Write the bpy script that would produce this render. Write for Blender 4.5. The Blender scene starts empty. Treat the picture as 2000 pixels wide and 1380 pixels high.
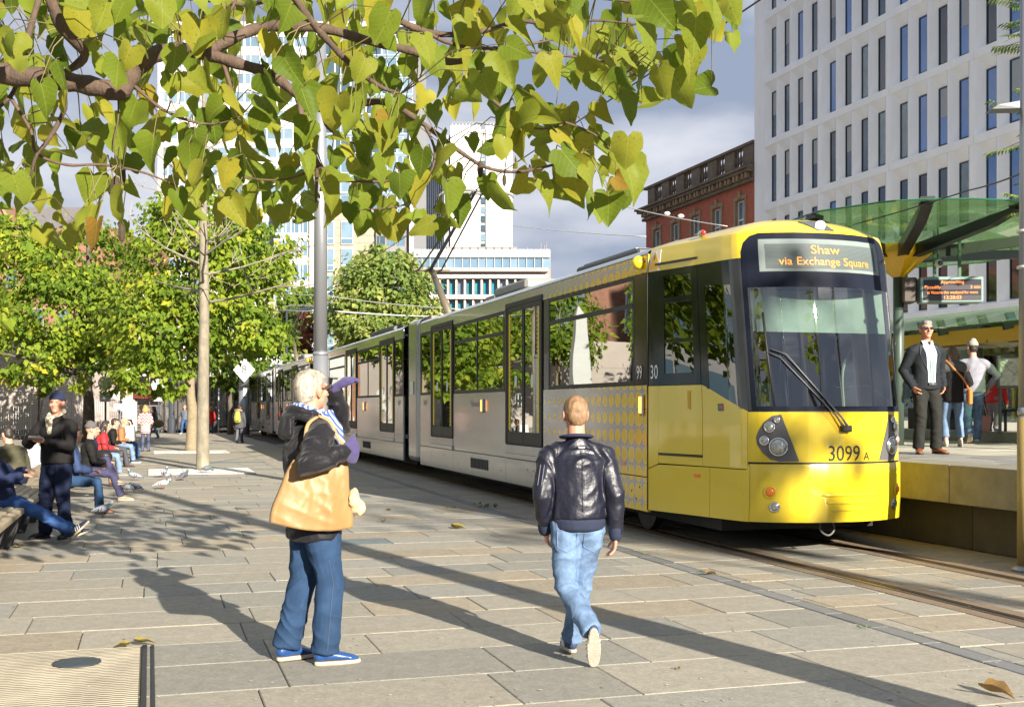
import bpy, bmesh, math, random
import numpy as np
from mathutils import Vector, Matrix, noise as mnoise

C = bpy.context
SC = C.scene
COL = SC.collection
R = math.radians
random.seed(7)

# ------------------------------------------------------------------ camera
F_PX, CX, HZ, EYE = 2300.0, 1000.0, 795.0, 1.6
cam_d = bpy.data.cameras.new('camera')
cam = bpy.data.objects.new('camera', cam_d)
COL.objects.link(cam)
cam.location = (0, 0, EYE)
cam.rotation_euler = (R(90), 0, 0)
cam_d.sensor_width = 36.0
cam_d.lens = 36.0 * F_PX / 2000.0
cam_d.shift_y = (HZ - 690.0) / 2000.0
cam_d.clip_start = 0.05
cam_d.clip_end = 6000
SC.camera = cam

# ------------------------------------------------------------------ sky and sun
SUN_EL = R(20.5)
TO_SUN = Vector((0.5 * math.cos(SUN_EL), -0.866 * math.cos(SUN_EL), math.sin(SUN_EL)))
world = bpy.data.worlds.new('World')
SC.world = world
world.use_nodes = True
wn = world.node_tree
wn.nodes.clear()


def wnode(t, **kw):
    n = wn.nodes.new(t)
    for k, v in kw.items():
        setattr(n, k, v)
    return n


w_out = wnode('ShaderNodeOutputWorld')
w_bg = wnode('ShaderNodeBackground')
w_sky = wnode('ShaderNodeTexSky', sky_type='NISHITA')
w_sky.sun_disc = False
w_sky.sun_elevation = SUN_EL
w_sky.sun_rotation = math.atan2(0.5, -0.866)
w_sky.altitude = 50
w_sky.air_density = 1.0
w_sky.dust_density = 1.2
w_bg.inputs['Strength'].default_value = 0.13
w_tc = wnode('ShaderNodeTexCoord')
w_map = wnode('ShaderNodeMapping')
w_map.inputs['Scale'].default_value = (1.0, 1.0, 2.6)
w_map.inputs['Location'].default_value = (0.35, 0.1, 0.2)
w_noise = wnode('ShaderNodeTexNoise')
w_noise.inputs['Scale'].default_value = 2.1
w_noise.inputs['Detail'].default_value = 7
w_noise.inputs['Roughness'].default_value = 0.55
w_noise.inputs['Distortion'].default_value = 0.4
w_cov = wnode('ShaderNodeValToRGB')
w_cov.color_ramp.elements[0].position = 0.20
w_cov.color_ramp.elements[1].position = 0.40
w_noise2 = wnode('ShaderNodeTexNoise')
w_noise2.inputs['Scale'].default_value = 4.2
w_noise2.inputs['Detail'].default_value = 6
w_shade = wnode('ShaderNodeValToRGB')
w_shade.color_ramp.elements[0].position = 0.43
w_shade.color_ramp.elements[0].color = (1.0, 1.2, 1.62, 1)
w_shade.color_ramp.elements[1].position = 0.72
w_shade.color_ramp.elements[1].color = (2.5, 2.55, 2.75, 1)
w_mix = wnode('ShaderNodeMix', data_type='RGBA')
L = wn.links.new
L(w_tc.outputs['Generated'], w_map.inputs['Vector'])
L(w_map.outputs['Vector'], w_noise.inputs['Vector'])
L(w_map.outputs['Vector'], w_noise2.inputs['Vector'])
L(w_noise.outputs['Fac'], w_cov.inputs['Fac'])
L(w_noise2.outputs['Fac'], w_shade.inputs['Fac'])
L(w_cov.outputs['Color'], w_mix.inputs['Factor'])
L(w_sky.outputs['Color'], w_mix.inputs['A'])
L(w_shade.outputs['Color'], w_mix.inputs['B'])
L(w_mix.outputs['Result'], w_bg.inputs['Color'])
L(w_bg.outputs['Background'], w_out.inputs['Surface'])

sun_d = bpy.data.lights.new('sun', 'SUN')
sun_d.energy = 4.9
sun_d.angle = R(0.53)
sun_d.color = (1.0, 0.92, 0.79)
sun = bpy.data.objects.new('sun', sun_d)
COL.objects.link(sun)
sun.rotation_euler = TO_SUN.to_track_quat('Z', 'Y').to_euler()
sun.location = (20, -35, 15)

vs = SC.view_settings
vs.view_transform = 'Standard'
vs.look = 'None'
vs.exposure = 1.4
vs.gamma = 1.0
vs.use_curve_mapping = False
SC.cycles.max_bounces = 7
SC.cycles.diffuse_bounces = 3
SC.cycles.glossy_bounces = 4
SC.cycles.transmission_bounces = 5
SC.cycles.transparent_max_bounces = 10
SC.cycles.caustics_reflective = False
SC.cycles.caustics_refractive = False
SC.cycles.use_denoising = True

# ------------------------------------------------------------------ frames
TH = math.asin(0.2938)
TRK = Vector((2.19, 12.5, 0))
T_R = Vector((math.cos(TH), math.sin(TH), 0))
T_B = Vector((-math.sin(TH), math.cos(TH), 0))


def tw(o, s, z=0.0):
    """track frame (offset to the right of the tram side, distance back from the nose) -> world"""
    return TRK + T_R * o + T_B * s + Vector((0, 0, z))


def wt(p):
    d = Vector((p[0], p[1], 0)) - TRK
    return d.dot(T_R), d.dot(T_B)


def px(x, y, Y):
    """photograph position at distance Y -> world point"""
    return Vector(((x - CX) * Y / F_PX, Y, EYE - (y - HZ) * Y / F_PX))


def gnd(x, y, z=0.0):
    """photograph position of a point on a level surface at height z"""
    Y = F_PX * (EYE - z) / (y - HZ)
    return Vector(((x - CX) * Y / F_PX, Y, z))


def proj(p):
    return CX + F_PX * p[0] / p[1], HZ - F_PX * (p[2] - EYE) / p[1]


# ------------------------------------------------------------------ materials
MATS = {}


def M(name, col=(0.5, 0.5, 0.5), rough=0.6, metal=0.0, var=0.0, vscale=6.0, bump=0.0, bscale=60.0, spec=0.5, coat=0.0,
      rnd=0.0, emit=None, estr=0.0, dirt=0.0, sss=0.0, sheen=0.0, alpha=1.0, stretch=(1, 1, 1), bdist=0.01):
    """a procedural principled material; var = tonal noise, rnd = per-object variation, dirt = large blotches"""
    if name in MATS:
        return MATS[name]
    m = bpy.data.materials.new(name)
    m.use_nodes = True
    nt = m.node_tree
    b = nt.nodes['Principled BSDF']
    b.inputs['Roughness'].default_value = rough
    b.inputs['Metallic'].default_value = metal
    b.inputs['Specular IOR Level'].default_value = spec
    if coat:
        b.inputs['Coat Weight'].default_value = coat
        b.inputs['Coat Roughness'].default_value = 0.06
    if sheen:
        b.inputs['Sheen Weight'].default_value = sheen
    if sss:
        b.inputs['Subsurface Weight'].default_value = sss
        b.inputs['Subsurface Radius'].default_value = (0.02, 0.008, 0.005)
    if emit:
        b.inputs['Emission Color'].default_value = (*emit, 1)
        b.inputs['Emission Strength'].default_value = estr
    b.inputs['Alpha'].default_value = alpha
    n = nt.nodes.new
    l = nt.links.new
    tc = n('ShaderNodeTexCoord')
    mp = n('ShaderNodeMapping')
    mp.inputs['Scale'].default_value = stretch
    l(tc.outputs['Object'], mp.inputs['Vector'])
    src = None
    rgb = n('ShaderNodeRGB')
    rgb.outputs[0].default_value = (*col, 1)
    src = rgb.outputs[0]

    def mul(src, fac_socket, lo, hi):
        mr = n('ShaderNodeMapRange')
        mr.inputs['From Min'].default_value = 0.25
        mr.inputs['From Max'].default_value = 0.75
        mr.inputs['To Min'].default_value = lo
        mr.inputs['To Max'].default_value = hi
        l(fac_socket, mr.inputs['Value'])
        mx = n('ShaderNodeMix')
        mx.data_type = 'RGBA'
        mx.blend_type = 'MULTIPLY'
        mx.inputs['Factor'].default_value = 1
        l(src, mx.inputs['A'])
        l(mr.outputs['Result'], mx.inputs['B'])
        return mx.outputs['Result']
    if var:
        nz = n('ShaderNodeTexNoise')
        nz.inputs['Scale'].default_value = vscale
        nz.inputs['Detail'].default_value = 6
        nz.inputs['Roughness'].default_value = 0.65
        l(mp.outputs['Vector'], nz.inputs['Vector'])
        src = mul(src, nz.outputs['Fac'], 1 - var, 1 + var)
    if dirt:
        nz = n('ShaderNodeTexNoise')
        nz.inputs['Scale'].default_value = vscale * 0.22
        nz.inputs['Detail'].default_value = 8
        nz.inputs['Roughness'].default_value = 0.7
        l(mp.outputs['Vector'], nz.inputs['Vector'])
        src = mul(src, nz.outputs['Fac'], 1 - dirt, 1 + dirt * 0.5)
    if rnd:
        oi = n('ShaderNodeObjectInfo')
        hs = n('ShaderNodeHueSaturation')
        mr = n('ShaderNodeMapRange')
        mr.inputs['To Min'].default_value = 1 - rnd
        mr.inputs['To Max'].default_value = 1 + rnd
        l(oi.outputs['Random'], mr.inputs['Value'])
        l(mr.outputs['Result'], hs.inputs['Value'])
        l(src, hs.inputs['Color'])
        src = hs.outputs['Color']
    l(src, b.inputs['Base Color'])
    if bump:
        nz = n('ShaderNodeTexNoise')
        nz.inputs['Scale'].default_value = bscale
        nz.inputs['Detail'].default_value = 5
        l(mp.outputs['Vector'], nz.inputs['Vector'])
        bp = n('ShaderNodeBump')
        bp.inputs['Strength'].default_value = bump
        bp.inputs['Distance'].default_value = bdist
        l(nz.outputs['Fac'], bp.inputs['Height'])
        l(bp.outputs['Normal'], b.inputs['Normal'])
    MATS[name] = m
    return m


def glass(name, tint=(0.3, 0.33, 0.32), refl=0.35, rough=0.01, rcol=(1, 1, 1)):
    """pane: a tinted see-through sheet under a mirror-like film"""
    if name in MATS:
        return MATS[name]
    m = bpy.data.materials.new(name)
    m.use_nodes = True
    nt = m.node_tree
    nt.nodes.clear()
    n, l = nt.nodes.new, nt.links.new
    out = n('ShaderNodeOutputMaterial')
    tr = n('ShaderNodeBsdfTransparent')
    tr.inputs['Color'].default_value = (*tint, 1)
    gl = n('ShaderNodeBsdfGlossy')
    gl.inputs['Color'].default_value = (*rcol, 1)
    gl.inputs['Roughness'].default_value = rough
    fr = n('ShaderNodeLayerWeight')
    fr.inputs['Blend'].default_value = 0.35
    mr = n('ShaderNodeMapRange')
    mr.inputs['To Min'].default_value = refl
    mr.inputs['To Max'].default_value = min(1.0, refl + 0.6)
    l(fr.outputs['Fresnel'], mr.inputs['Value'])
    tc = n('ShaderNodeTexCoord')
    nz = n('ShaderNodeTexNoise')
    nz.inputs['Scale'].default_value = 0.9
    nz.inputs['Detail'].default_value = 1
    l(tc.outputs['Object'], nz.inputs['Vector'])
    bp = n('ShaderNodeBump')
    bp.inputs['Strength'].default_value = 0.12
    bp.inputs['Distance'].default_value = 0.02
    l(nz.outputs['Fac'], bp.inputs['Height'])
    l(bp.outputs['Normal'], gl.inputs['Normal'])
    mx = n('ShaderNodeMixShader')
    l(mr.outputs['Result'], mx.inputs['Fac'])
    l(tr.outputs['BSDF'], mx.inputs[1])
    l(gl.outputs['BSDF'], mx.inputs[2])
    l(mx.outputs['Shader'], out.inputs['Surface'])
    MATS[name] = m
    return m


# ------------------------------------------------------------------ mesh building
class MB:
    def __init__(self):
        self.v, self.f, self.c = [], [], []

    def add(self, vs_, fs_):
        k = len(self.v)
        self.v += [tuple(p) for p in vs_]
        self.f += [tuple(i + k for i in q) for q in fs_]
        return self

    def box(self, x0, x1, y0, y1, z0, z1):
        v = [(x0, y0, z0), (x1, y0, z0), (x1, y1, z0), (x0, y1, z0), (x0, y0, z1), (x1, y0, z1), (x1, y1, z1), (x0, y1, z1)]
        f = [(0, 3, 2, 1), (4, 5, 6, 7), (0, 1, 5, 4), (1, 2, 6, 5), (2, 3, 7, 6), (3, 0, 4, 7)]
        return self.add(v, f)

    def obox(self, c, ux, uy, uz, hx, hy, hz):
        c, ux, uy, uz = Vector(c), Vector(ux), Vector(uy), Vector(uz)
        v = []
        for sz in (-1, 1):
            for sx, sy in ((-1, -1), (1, -1), (1, 1), (-1, 1)):
                v.append(c + ux * hx * sx + uy * hy * sy + uz * hz * sz)
        f = [(0, 3, 2, 1), (4, 5, 6, 7), (0, 1, 5, 4), (1, 2, 6, 5), (2, 3, 7, 6), (3, 0, 4, 7)]
        return self.add(v, f)

    def prism(self, poly, z0, z1, fn=None):
        """poly: 2-D outline (ccw); fn maps (a, b, h) -> point"""
        fn = fn or (lambda a, b, h: (a, b, h))
        n = len(poly)
        v = [fn(a, b, z0) for a, b in poly] + [fn(a, b, z1) for a, b in poly]
        f = [tuple(range(n - 1, -1, -1)), tuple(range(n, 2 * n))]
        f += [(i, (i + 1) % n, n + (i + 1) % n, n + i) for i in range(n)]
        return self.add(v, f)

    def tube(self, pts, r, n=8, side=None, caps=True):
        """swept round or elliptic tube; r: number, list of numbers or list of (lateral, depth)"""
        pts = [Vector(p) for p in pts]
        k = len(pts)
        rs = r if isinstance(r, list) else [r] * k
        rs = [(q, q) if not isinstance(q, (tuple, list)) else q for q in rs]
        prev = None
        rings = []
        for i, p in enumerate(pts):
            t = (pts[min(i + 1, k - 1)] - pts[max(i - 1, 0)])
            if t.length < 1e-9:
                t = Vector((0, 0, 1))
            t.normalize()
            a = Vector(side) if side is not None else (prev if prev is not None else
                                                       (Vector((1, 0, 0)) if abs(t.x) < 0.8 else Vector((0, 1, 0))))
            a = a - t * a.dot(t)
            if a.length < 1e-6:
                a = t.orthogonal()
            a.normalize()
            prev = a
            b = t.cross(a)
            rings.append([p + a * (math.cos(2 * math.pi * j / n) * rs[i][0]) + b * (math.sin(2 * math.pi * j / n) * rs[i][1]) for j in range(n)])
        v = [q for ring in rings for q in ring]
        f = [(i * n + j, i * n + (j + 1) % n, (i + 1) * n + (j + 1) % n, (i + 1) * n + j) for i in range(k - 1) for j in range(n)]
        if caps:
            f += [tuple(range(n - 1, -1, -1)), tuple((k - 1) * n + j for j in range(n))]
        return self.add(v, f)

    def capsule(self, pts, rs, n=14, side=None, f0=1.0, f1=1.0):
        """tube with domed ends (for bodies)"""
        pts = [Vector(p) for p in pts]
        rs = [(q, q) if not isinstance(q, (tuple, list)) else q for q in rs]
        d0 = (pts[0] - pts[1]).normalized()
        d1 = (pts[-1] - pts[-2]).normalized()
        P, Q = [], []
        for a in (85, 60, 30):
            e = min(rs[0])
            P.append(pts[0] + d0 * e * f0 * math.sin(R(a)))
            Q.append((rs[0][0] * math.cos(R(a)), rs[0][1] * math.cos(R(a))))
        P += pts
        Q += rs
        for a in (30, 60, 85):
            e = min(rs[-1])
            P.append(pts[-1] + d1 * e * f1 * math.sin(R(a)))
            Q.append((rs[-1][0] * math.cos(R(a)), rs[-1][1] * math.cos(R(a))))
        return self.tube(P, Q, n, side)

    def ell(self, c, r, rot=None, n=14, m=9):
        c = Vector(c)
        rot = rot or Matrix.Identity(3)
        v, f = [], []
        for i in range(m + 1):
            a = math.pi * i / m
            a = min(max(a, 0.04), math.pi - 0.04)
            for j in range(n):
                b = 2 * math.pi * j / n
                v.append(c + rot @ Vector((r[0] * math.sin(a) * math.cos(b), r[1] * math.sin(a) * math.sin(b), r[2] * math.cos(a))))
        for i in range(m):
            for j in range(n):
                f.append((i * n + j, (i + 1) * n + j, (i + 1) * n + (j + 1) % n, i * n + (j + 1) % n))
        f.append(tuple(range(n)))
        f.append(tuple(m * n + j for j in range(n - 1, -1, -1)))
        return self.add(v, f)

    def lathe(self, prof, c=(0, 0, 0), n=16):
        """prof: (radius, z) from bottom to top about a vertical axis"""
        v = [(c[0] + r * math.cos(2 * math.pi * j / n), c[1] + r * math.sin(2 * math.pi * j / n), c[2] + z) for r, z in prof for j in range(n)]
        k = len(prof)
        f = [(i * n + j, i * n + (j + 1) % n, (i + 1) * n + (j + 1) % n, (i + 1) * n + j) for i in range(k - 1) for j in range(n)]
        f += [tuple(range(n - 1, -1, -1)), tuple((k - 1) * n + j for j in range(n))]
        return self.add(v, f)

    def mesh(self, name, bevel=0.0, bseg=1):
        me = bpy.data.meshes.new(name)
        me.from_pydata(self.v, [], self.f)
        if bevel:
            bm = bmesh.new()
            bm.from_mesh(me)
            bmesh.ops.recalc_face_normals(bm, faces=bm.faces)
            bmesh.ops.bevel(bm, geom=[e for e in bm.edges if e.is_manifold and e.calc_face_angle(0) > 0.5], offset=bevel, segments=bseg,
                            affect='EDGES', profile=0.5)
            bm.to_mesh(me)
            bm.free()
        me.update()
        return me

    def build(self, name, mat, parent=None, smooth=False, bevel=0.0, bseg=1, angle=None):
        me = self.mesh(name, bevel, bseg)
        return link(name, me, mat, parent, smooth)


def link(name, me, mat, parent=None, smooth=False, loc=None, rot=None):
    if mat is not None and not me.materials:
        me.materials.append(mat)
    if smooth:
        me.polygons.foreach_set('use_smooth', [True] * len(me.polygons))
    o = bpy.data.objects.new(name, me)
    COL.objects.link(o)
    if parent is not None:
        o.parent = parent
    if loc is not None:
        o.location = loc
    if rot is not None:
        o.rotation_euler = rot
    return o


def thing(name, label=None, cat=None, loc=(0, 0, 0), rotz=0.0, group=None, kind=None):
    o = bpy.data.objects.new(name, None)
    o.empty_display_size = 0.2
    COL.objects.link(o)
    o.location = loc
    o.rotation_euler = (0, 0, rotz)
    return tag(o, label, cat, group, kind)


def tag(o, label=None, cat=None, group=None, kind=None):
    if label:
        o['label'] = label
    if cat:
        o['category'] = cat
    if group:
        o['group'] = group
    if kind:
        o['kind'] = kind
    return o


def copy_tree(o, parent=None, skip=()):
    c = o.copy()
    COL.objects.link(c)
    c.parent = parent
    for ch in list(o.children):
        if not ch.name.startswith(skip) if skip else True:
            copy_tree(ch, c, skip)
    return c


def bake(o, mods):
    """apply a list of (type, settings) modifiers to a fresh mesh object"""
    for t, kw in mods:
        m = o.modifiers.new(t, t)
        for k, v in kw.items():
            setattr(m, k, v)
    dg = C.evaluated_depsgraph_get()
    me = bpy.data.meshes.new_from_object(o.evaluated_get(dg))
    old = o.data
    o.modifiers.clear()
    o.data = me
    bpy.data.meshes.remove(old)
    return o


def text_mesh(body, size, depth=0.0, align='CENTER', xscale=1.0):
    cu = bpy.data.curves.new('text', 'FONT')
    cu.body = body
    cu.size = size
    cu.align_x = align
    cu.align_y = 'CENTER'
    cu.extrude = depth
    cu.resolution_u = 3
    o = bpy.data.objects.new('text', cu)
    COL.objects.link(o)
    dg = C.evaluated_depsgraph_get()
    dg.update()
    me = bpy.data.meshes.new_from_object(o.evaluated_get(dg))
    bpy.data.objects.remove(o)
    bpy.data.curves.remove(cu)
    if xscale != 1.0:
        me.transform(Matrix.Diagonal((xscale, 1, 1, 1)))
    return me


def put_text(name, body, size, origin, ux, uy, mat, parent=None, depth=0.002, align='CENTER', xscale=1.0):
    """lettering lying in the plane of ux (reading direction) and uy (up)"""
    me = text_mesh(body, size, depth, align, xscale)
    ux, uy = Vector(ux).normalized(), Vector(uy).normalized()
    uz = ux.cross(uy)
    mt = Matrix(((ux.x, uy.x, uz.x, origin[0]), (ux.y, uy.y, uz.y, origin[1]), (ux.z, uy.z, uz.z, origin[2]), (0, 0, 0, 1)))
    me.transform(mt)
    me.materials.clear()
    return link(name, me, mat, parent)


def smooth_line(pts, n):
    """Catmull-Rom through pts, n samples per span"""
    pts = [Vector(p) for p in pts]
    out = []
    for i in range(len(pts) - 1):
        p0, p1, p2, p3 = pts[max(i - 1, 0)], pts[i], pts[i + 1], pts[min(i + 2, len(pts) - 1)]
        for k in range(n):
            t = k / n
            out.append(0.5 * ((2 * p1) + (p2 - p0) * t + (2 * p0 - 5 * p1 + 4 * p2 - p3) * t * t + (3 * p1 - p0 - 3 * p2 + p3) * t ** 3))
    out.append(pts[-1])
    return out

# ================================================================== GROUND
m_earth = M('earth_base', (0.10, 0.095, 0.085), 0.95, var=0.25, vscale=0.6, bump=0.4, bscale=30)
m_asph = M('asphalt', (0.09, 0.088, 0.085), 0.9, var=0.2, vscale=4, bump=0.5, bscale=220)
m_joint = M('slab_joint', (0.05, 0.045, 0.038), 0.95, var=0.3, vscale=8)
m_slabA = M('sandstone_tan', (0.305, 0.277, 0.220), 0.82, var=0.24, vscale=34, bump=0.6, bscale=90, rnd=0.09, dirt=0.26, bdist=0.004)
m_slabB = M('sandstone_grey', (0.272, 0.258, 0.218), 0.8, var=0.26, vscale=40, bump=0.6, bscale=110, rnd=0.10, dirt=0.28, bdist=0.004)
m_slabC = M('sandstone_warm', (0.318, 0.27, 0.197), 0.82, var=0.24, vscale=30, bump=0.5, bscale=80, rnd=0.1, dirt=0.28, bdist=0.004)
m_slabD = M('slate_blue', (0.145, 0.172, 0.172), 0.7, var=0.14, vscale=8, bump=0.4, bscale=120, rnd=0.1, dirt=0.15, bdist=0.003)
m_kerb = M('kerb_granite', (0.165, 0.165, 0.162), 0.75, var=0.2, vscale=30, bump=0.5, bscale=160, rnd=0.12, bdist=0.003)

MB().box(-2500, 2500, -400, 4000, -0.35, -0.30).build('ground', m_asph)['kind'] = 'structure'


def visible_area(c, w, l):
    """rough size of a level slab in the photograph, 0 when outside the frame"""
    if c.y < 4:
        return 0
    x, y = proj(c)
    if x < -60 or x > 2060 or y > 1430 or y < 0:
        return 0
    return w * l * (F_PX / c.y) ** 2 * (abs(EYE - c.z) / c.y)


_slab_cache = {}


def slab_mesh(w, l, t, mat, name='paving_slab'):
    k = (round(w, 3), round(l, 3), mat.name, round(t, 3))
    if k not in _slab_cache:
        b = MB()
        x, y, e, h = l / 2, w / 2, 0.006, 0.005
        v = [(-x, -y, -t), (x, -y, -t), (x, y, -t), (-x, y, -t), (-x, -y, -h), (x, -y, -h), (x, y, -h), (-x, y, -h),
             (-x + e, -y + e, 0), (x - e, -y + e, 0), (x - e, y - e, 0), (-x + e, y - e, 0)]
        f = [(0, 1, 5, 4), (1, 2, 6, 5), (2, 3, 7, 6), (3, 0, 4, 7), (4, 5, 9, 8), (5, 6, 10, 9), (6, 7, 11, 10), (7, 4, 8, 11), (8, 9, 10, 11)]
        b.add(v, f)
        me = b.mesh(name)
        me.materials.append(mat)
        _slab_cache[k] = me
    return _slab_cache[k]


def lay_slabs(parent, rows, top, gap, pick_mat, limit, name='paving_slab', stuff='far_paving', seed=1, t=0.05, lens=(0.7, 0.9, 1.1, 1.35, 1.6)):
    """rows: list of (s0, width, o0, o1); courses run across the track"""
    rg = random.Random(seed)
    allr = []
    for s0, w, o0, o1 in rows:
        o = o0 - rg.random() * 1.2
        while o < o1:
            l = rg.choice(lens)
            a, b = max(o, o0), min(o + l, o1)
            if b - a > 0.02:
                if b - a < l - 1e-6:
                    l2 = b - a
                else:
                    l2 = l
                c = tw((a + b) / 2, s0 + w / 2, top)
                allr.append((visible_area(c, w, l2), (a + b) / 2, s0 + w / 2, w - gap, l2 - gap, pick_mat(rg, c), rg.uniform(-0.002, 0.002),
                             rg.uniform(-.0025, .0025), rg.uniform(-.0025, .0025)))
            o += l
    allr.sort(key=lambda q: -q[0])
    far = {}
    for i, (ar, o, s, w, l, mt, dz, ta, tb) in enumerate(allr):
        if i < limit and ar > 60:
            ob = bpy.data.objects.new(name, slab_mesh(w, l, t, mt, name))
            COL.objects.link(ob)
            ob.parent = parent
            ob.location = (o, s, top + dz)
            ob.rotation_euler = (ta, tb, 0)
        else:
            far.setdefault(mt.name, []).append((o, s, w, l, dz))
    b = MB()
    mats, mi = [], []
    for mn, lst in far.items():
        mats.append(bpy.data.materials[mn])
        for o, s, w, l, dz in lst:
            x, y = l / 2, w / 2
            v = [(o - x, s - y, top + dz - 0.03), (o + x, s - y, top + dz - 0.03), (o + x, s + y, top + dz - 0.03), (o - x, s + y, top + dz - 0.03)]
            v += [(p[0], p[1], top + dz) for p in v]
            b.add(v, [(4, 5, 6, 7), (0, 1, 5, 4), (1, 2, 6, 5), (2, 3, 7, 6), (3, 0, 4, 7)])
            mi += [len(mats) - 1] * 5
    if b.v:
        me = b.mesh(stuff)
        for q in mats:
            me.materials.append(q)
        me.polygons.foreach_set('material_index', mi)
        st = link(stuff, me, None, parent)
        st['kind'] = 'stuff'


BLUES = [(912, 1282), (1640, 1330), (700, 1068)]


def pick_plaza(rg, c):
    if c.y > 1:
        x, y = proj(c)
        for bx, by in BLUES:
            if abs(x - bx) < 40 and abs(y - by) < 16:
                return m_slabD
    r = rg.random()
    return m_slabA if r < 0.5 else (m_slabB if r < 0.82 else (m_slabC if r < 0.992 else m_slabD))


# the plaza: mortar bed with every near slab a piece of its own
rg = random.Random(3)
plaza = MB().box(-48, -0.62, -13, 66, -0.30, -0.018).build('plaza_paving', m_joint)
plaza.location, plaza.rotation_euler = TRK, (0, 0, TH)
tag(plaza, kind='structure')
rows, s = [], -12.9
while s < 64:
    w = rg.choice((0.62, 0.69, 0.69, 0.76))
    rows.append((s, w, -46 if s > 6 else -16, -0.77))
    s += w
lay_slabs(plaza, rows, 0.0, 0.007, pick_plaza, 300, seed=11)

kerb = MB().box(-0.765, -0.60, -13, 66, -0.29, -0.02).build('kerb_strip', m_joint)
kerb.location, kerb.rotation_euler = TRK, (0, 0, TH)
tag(kerb, kind='structure')
for i in range(96):
    ob = bpy.data.objects.new('kerb_stone', slab_mesh(0.594, 0.152, 0.06, m_kerb, 'kerb_stone'))
    COL.objects.link(ob)
    ob.parent = kerb
    ob.location = (-0.687, -12.0 + 0.6 * i, 0.003)

# track bed: slabs between concrete rail troughs
m_trough = M('rail_trough', (0.23, 0.165, 0.105), 0.85, var=0.25, vscale=40, bump=0.6, bscale=200, dirt=0.3)
m_railst = M('rail_steel', (0.16, 0.13, 0.105), 0.38, metal=0.8, var=0.25, vscale=9, stretch=(1, 0.05, 1))
m_black = M('groove_black', (0.012, 0.011, 0.010), 0.9)
track = MB().box(-0.60, 3.2, -13, 80, -0.29, -0.02).build('track_bed', m_joint)
track.location, track.rotation_euler = TRK, (0, 0, TH)
tag(track, kind='structure')
rows, s = [], -12.9
while s < 40:
    w = rg.choice((0.44, 0.5, 0.56))
    rows += [(s, w, -0.59, 0.30), (s, w, 0.74, 1.73), (s, w, 2.17, 3.03)]
    s += w
lay_slabs(track, rows, 0.0, 0.007, lambda r_, c: r_.choice((m_slabA, m_slabA, m_slabB, m_slabC)), 300, seed=5, stuff='far_track_slabs',
          lens=(0.45, 0.6, 0.75, 0.9))
for c in (0.52, 1.95):
    tr = MB().box(c - 0.215, c - 0.075, -12.9, 80, -0.06, 0.002).box(c + 0.075, c + 0.215, -12.9, 80, -0.06, 0.002).build('rail_trough', m_trough, track)
    rl = thing('tram_rail')
    rl.parent = track
    MB().box(c - 0.062, c - 0.008, -12.9, 80, -0.06, 0.004).box(c + 0.040, c + 0.060, -12.9, 80, -0.06, 0.0).build('rail_head', m_railst, rl, bevel=0.003)
    MB().box(c - 0.07, c + 0.07, -12.9, 80, -0.06, -0.045).build('groove', m_black, rl)

# ================================================================== PLATFORM
m_cope = M('coping_stone', (0.265, 0.245, 0.185), 0.8, var=0.2, vscale=4, bump=0.4, bscale=70, rnd=0.1, dirt=0.35, bdist=0.004)
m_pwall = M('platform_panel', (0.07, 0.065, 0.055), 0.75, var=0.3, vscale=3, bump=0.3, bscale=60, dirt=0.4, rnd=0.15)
m_ptop = M('platform_grey', (0.25, 0.245, 0.225), 0.75, var=0.12, vscale=6, bump=0.4, bscale=110, rnd=0.14, dirt=0.2)
m_pwarm = M('platform_pale', (0.47, 0.43, 0.35), 0.8, var=0.12, vscale=6, bump=0.4, bscale=110, rnd=0.1, dirt=0.2)
plat = MB().box(3.09, 9.0, -12, 36, -0.29, 0.93).build('platform', m_joint)
plat.location, plat.rotation_euler = TRK, (0, 0, TH)
tag(plat, kind='structure')
PZ = 0.96
s = -11.0
while s < 34:
    b = MB().box(2.74, 3.34, s + 0.004, s + 1.196, 0.53, PZ)
    k = b.mesh('coping_block', 0.012, 2)
    link('coping_block', k, m_cope, plat)
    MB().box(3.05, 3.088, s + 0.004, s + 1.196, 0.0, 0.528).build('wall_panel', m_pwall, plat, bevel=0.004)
    s += 1.2
rows, s = [], -10.8
while s < 33:
    w = rg.choice((0.45, 0.6))
    rows += [(s, w, 3.345, 4.25), (s, w, 4.26, 8.98)]
    s += w
lay_slabs(plat, rows, PZ, 0.006, lambda r_, c: (m_ptop if wt(c)[0] < 4.9 else r_.choice((m_pwarm, m_pwarm, m_ptop))), 260, seed=9, stuff='far_platform_slabs', t=0.03,
          lens=(0.6, 0.9, 1.2))
pave = MB().box(9.0, 30.7, -14, 62, -0.29, 1.13).build('rear_pavement', m_pwarm)
pave.location, pave.rotation_euler = TRK, (0, 0, TH)
tag(pave, kind='structure')
s = -11.0
while s < 34:
    MB().box(8.86, 9.2, s + 0.004, s + 1.796, PZ + 0.002, 1.16).build('step_block', m_cope, pave, bevel=0.008)
    s += 1.8

# ================================================================== BUILDINGS
m_white = M('white_concrete', (0.89, 0.90, 0.91), 0.72, var=0.05, vscale=1.2, bump=0.15, bscale=40, dirt=0.10, stretch=(1, 1, 0.35))
m_white2 = M('white_concrete_shade', (0.82, 0.82, 0.82), 0.75, var=0.05, vscale=1.0, dirt=0.12)
m_frame = M('dark_frame', (0.03, 0.032, 0.035), 0.4)
m_glassO = M('office_glass', (0.012, 0.035, 0.07), 0.03, spec=1.0, var=0.4, vscale=0.25, coat=0.6)
m_glassSky = M('painted_sky_glass', (0.02, 0.13, 0.40), 0.03, spec=1.0, var=0.4, vscale=0.3, coat=1.0)  # blue of the reflected sky put into the pane colour
m_dark = M('dark_interior', (0.02, 0.02, 0.02), 0.9)

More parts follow.
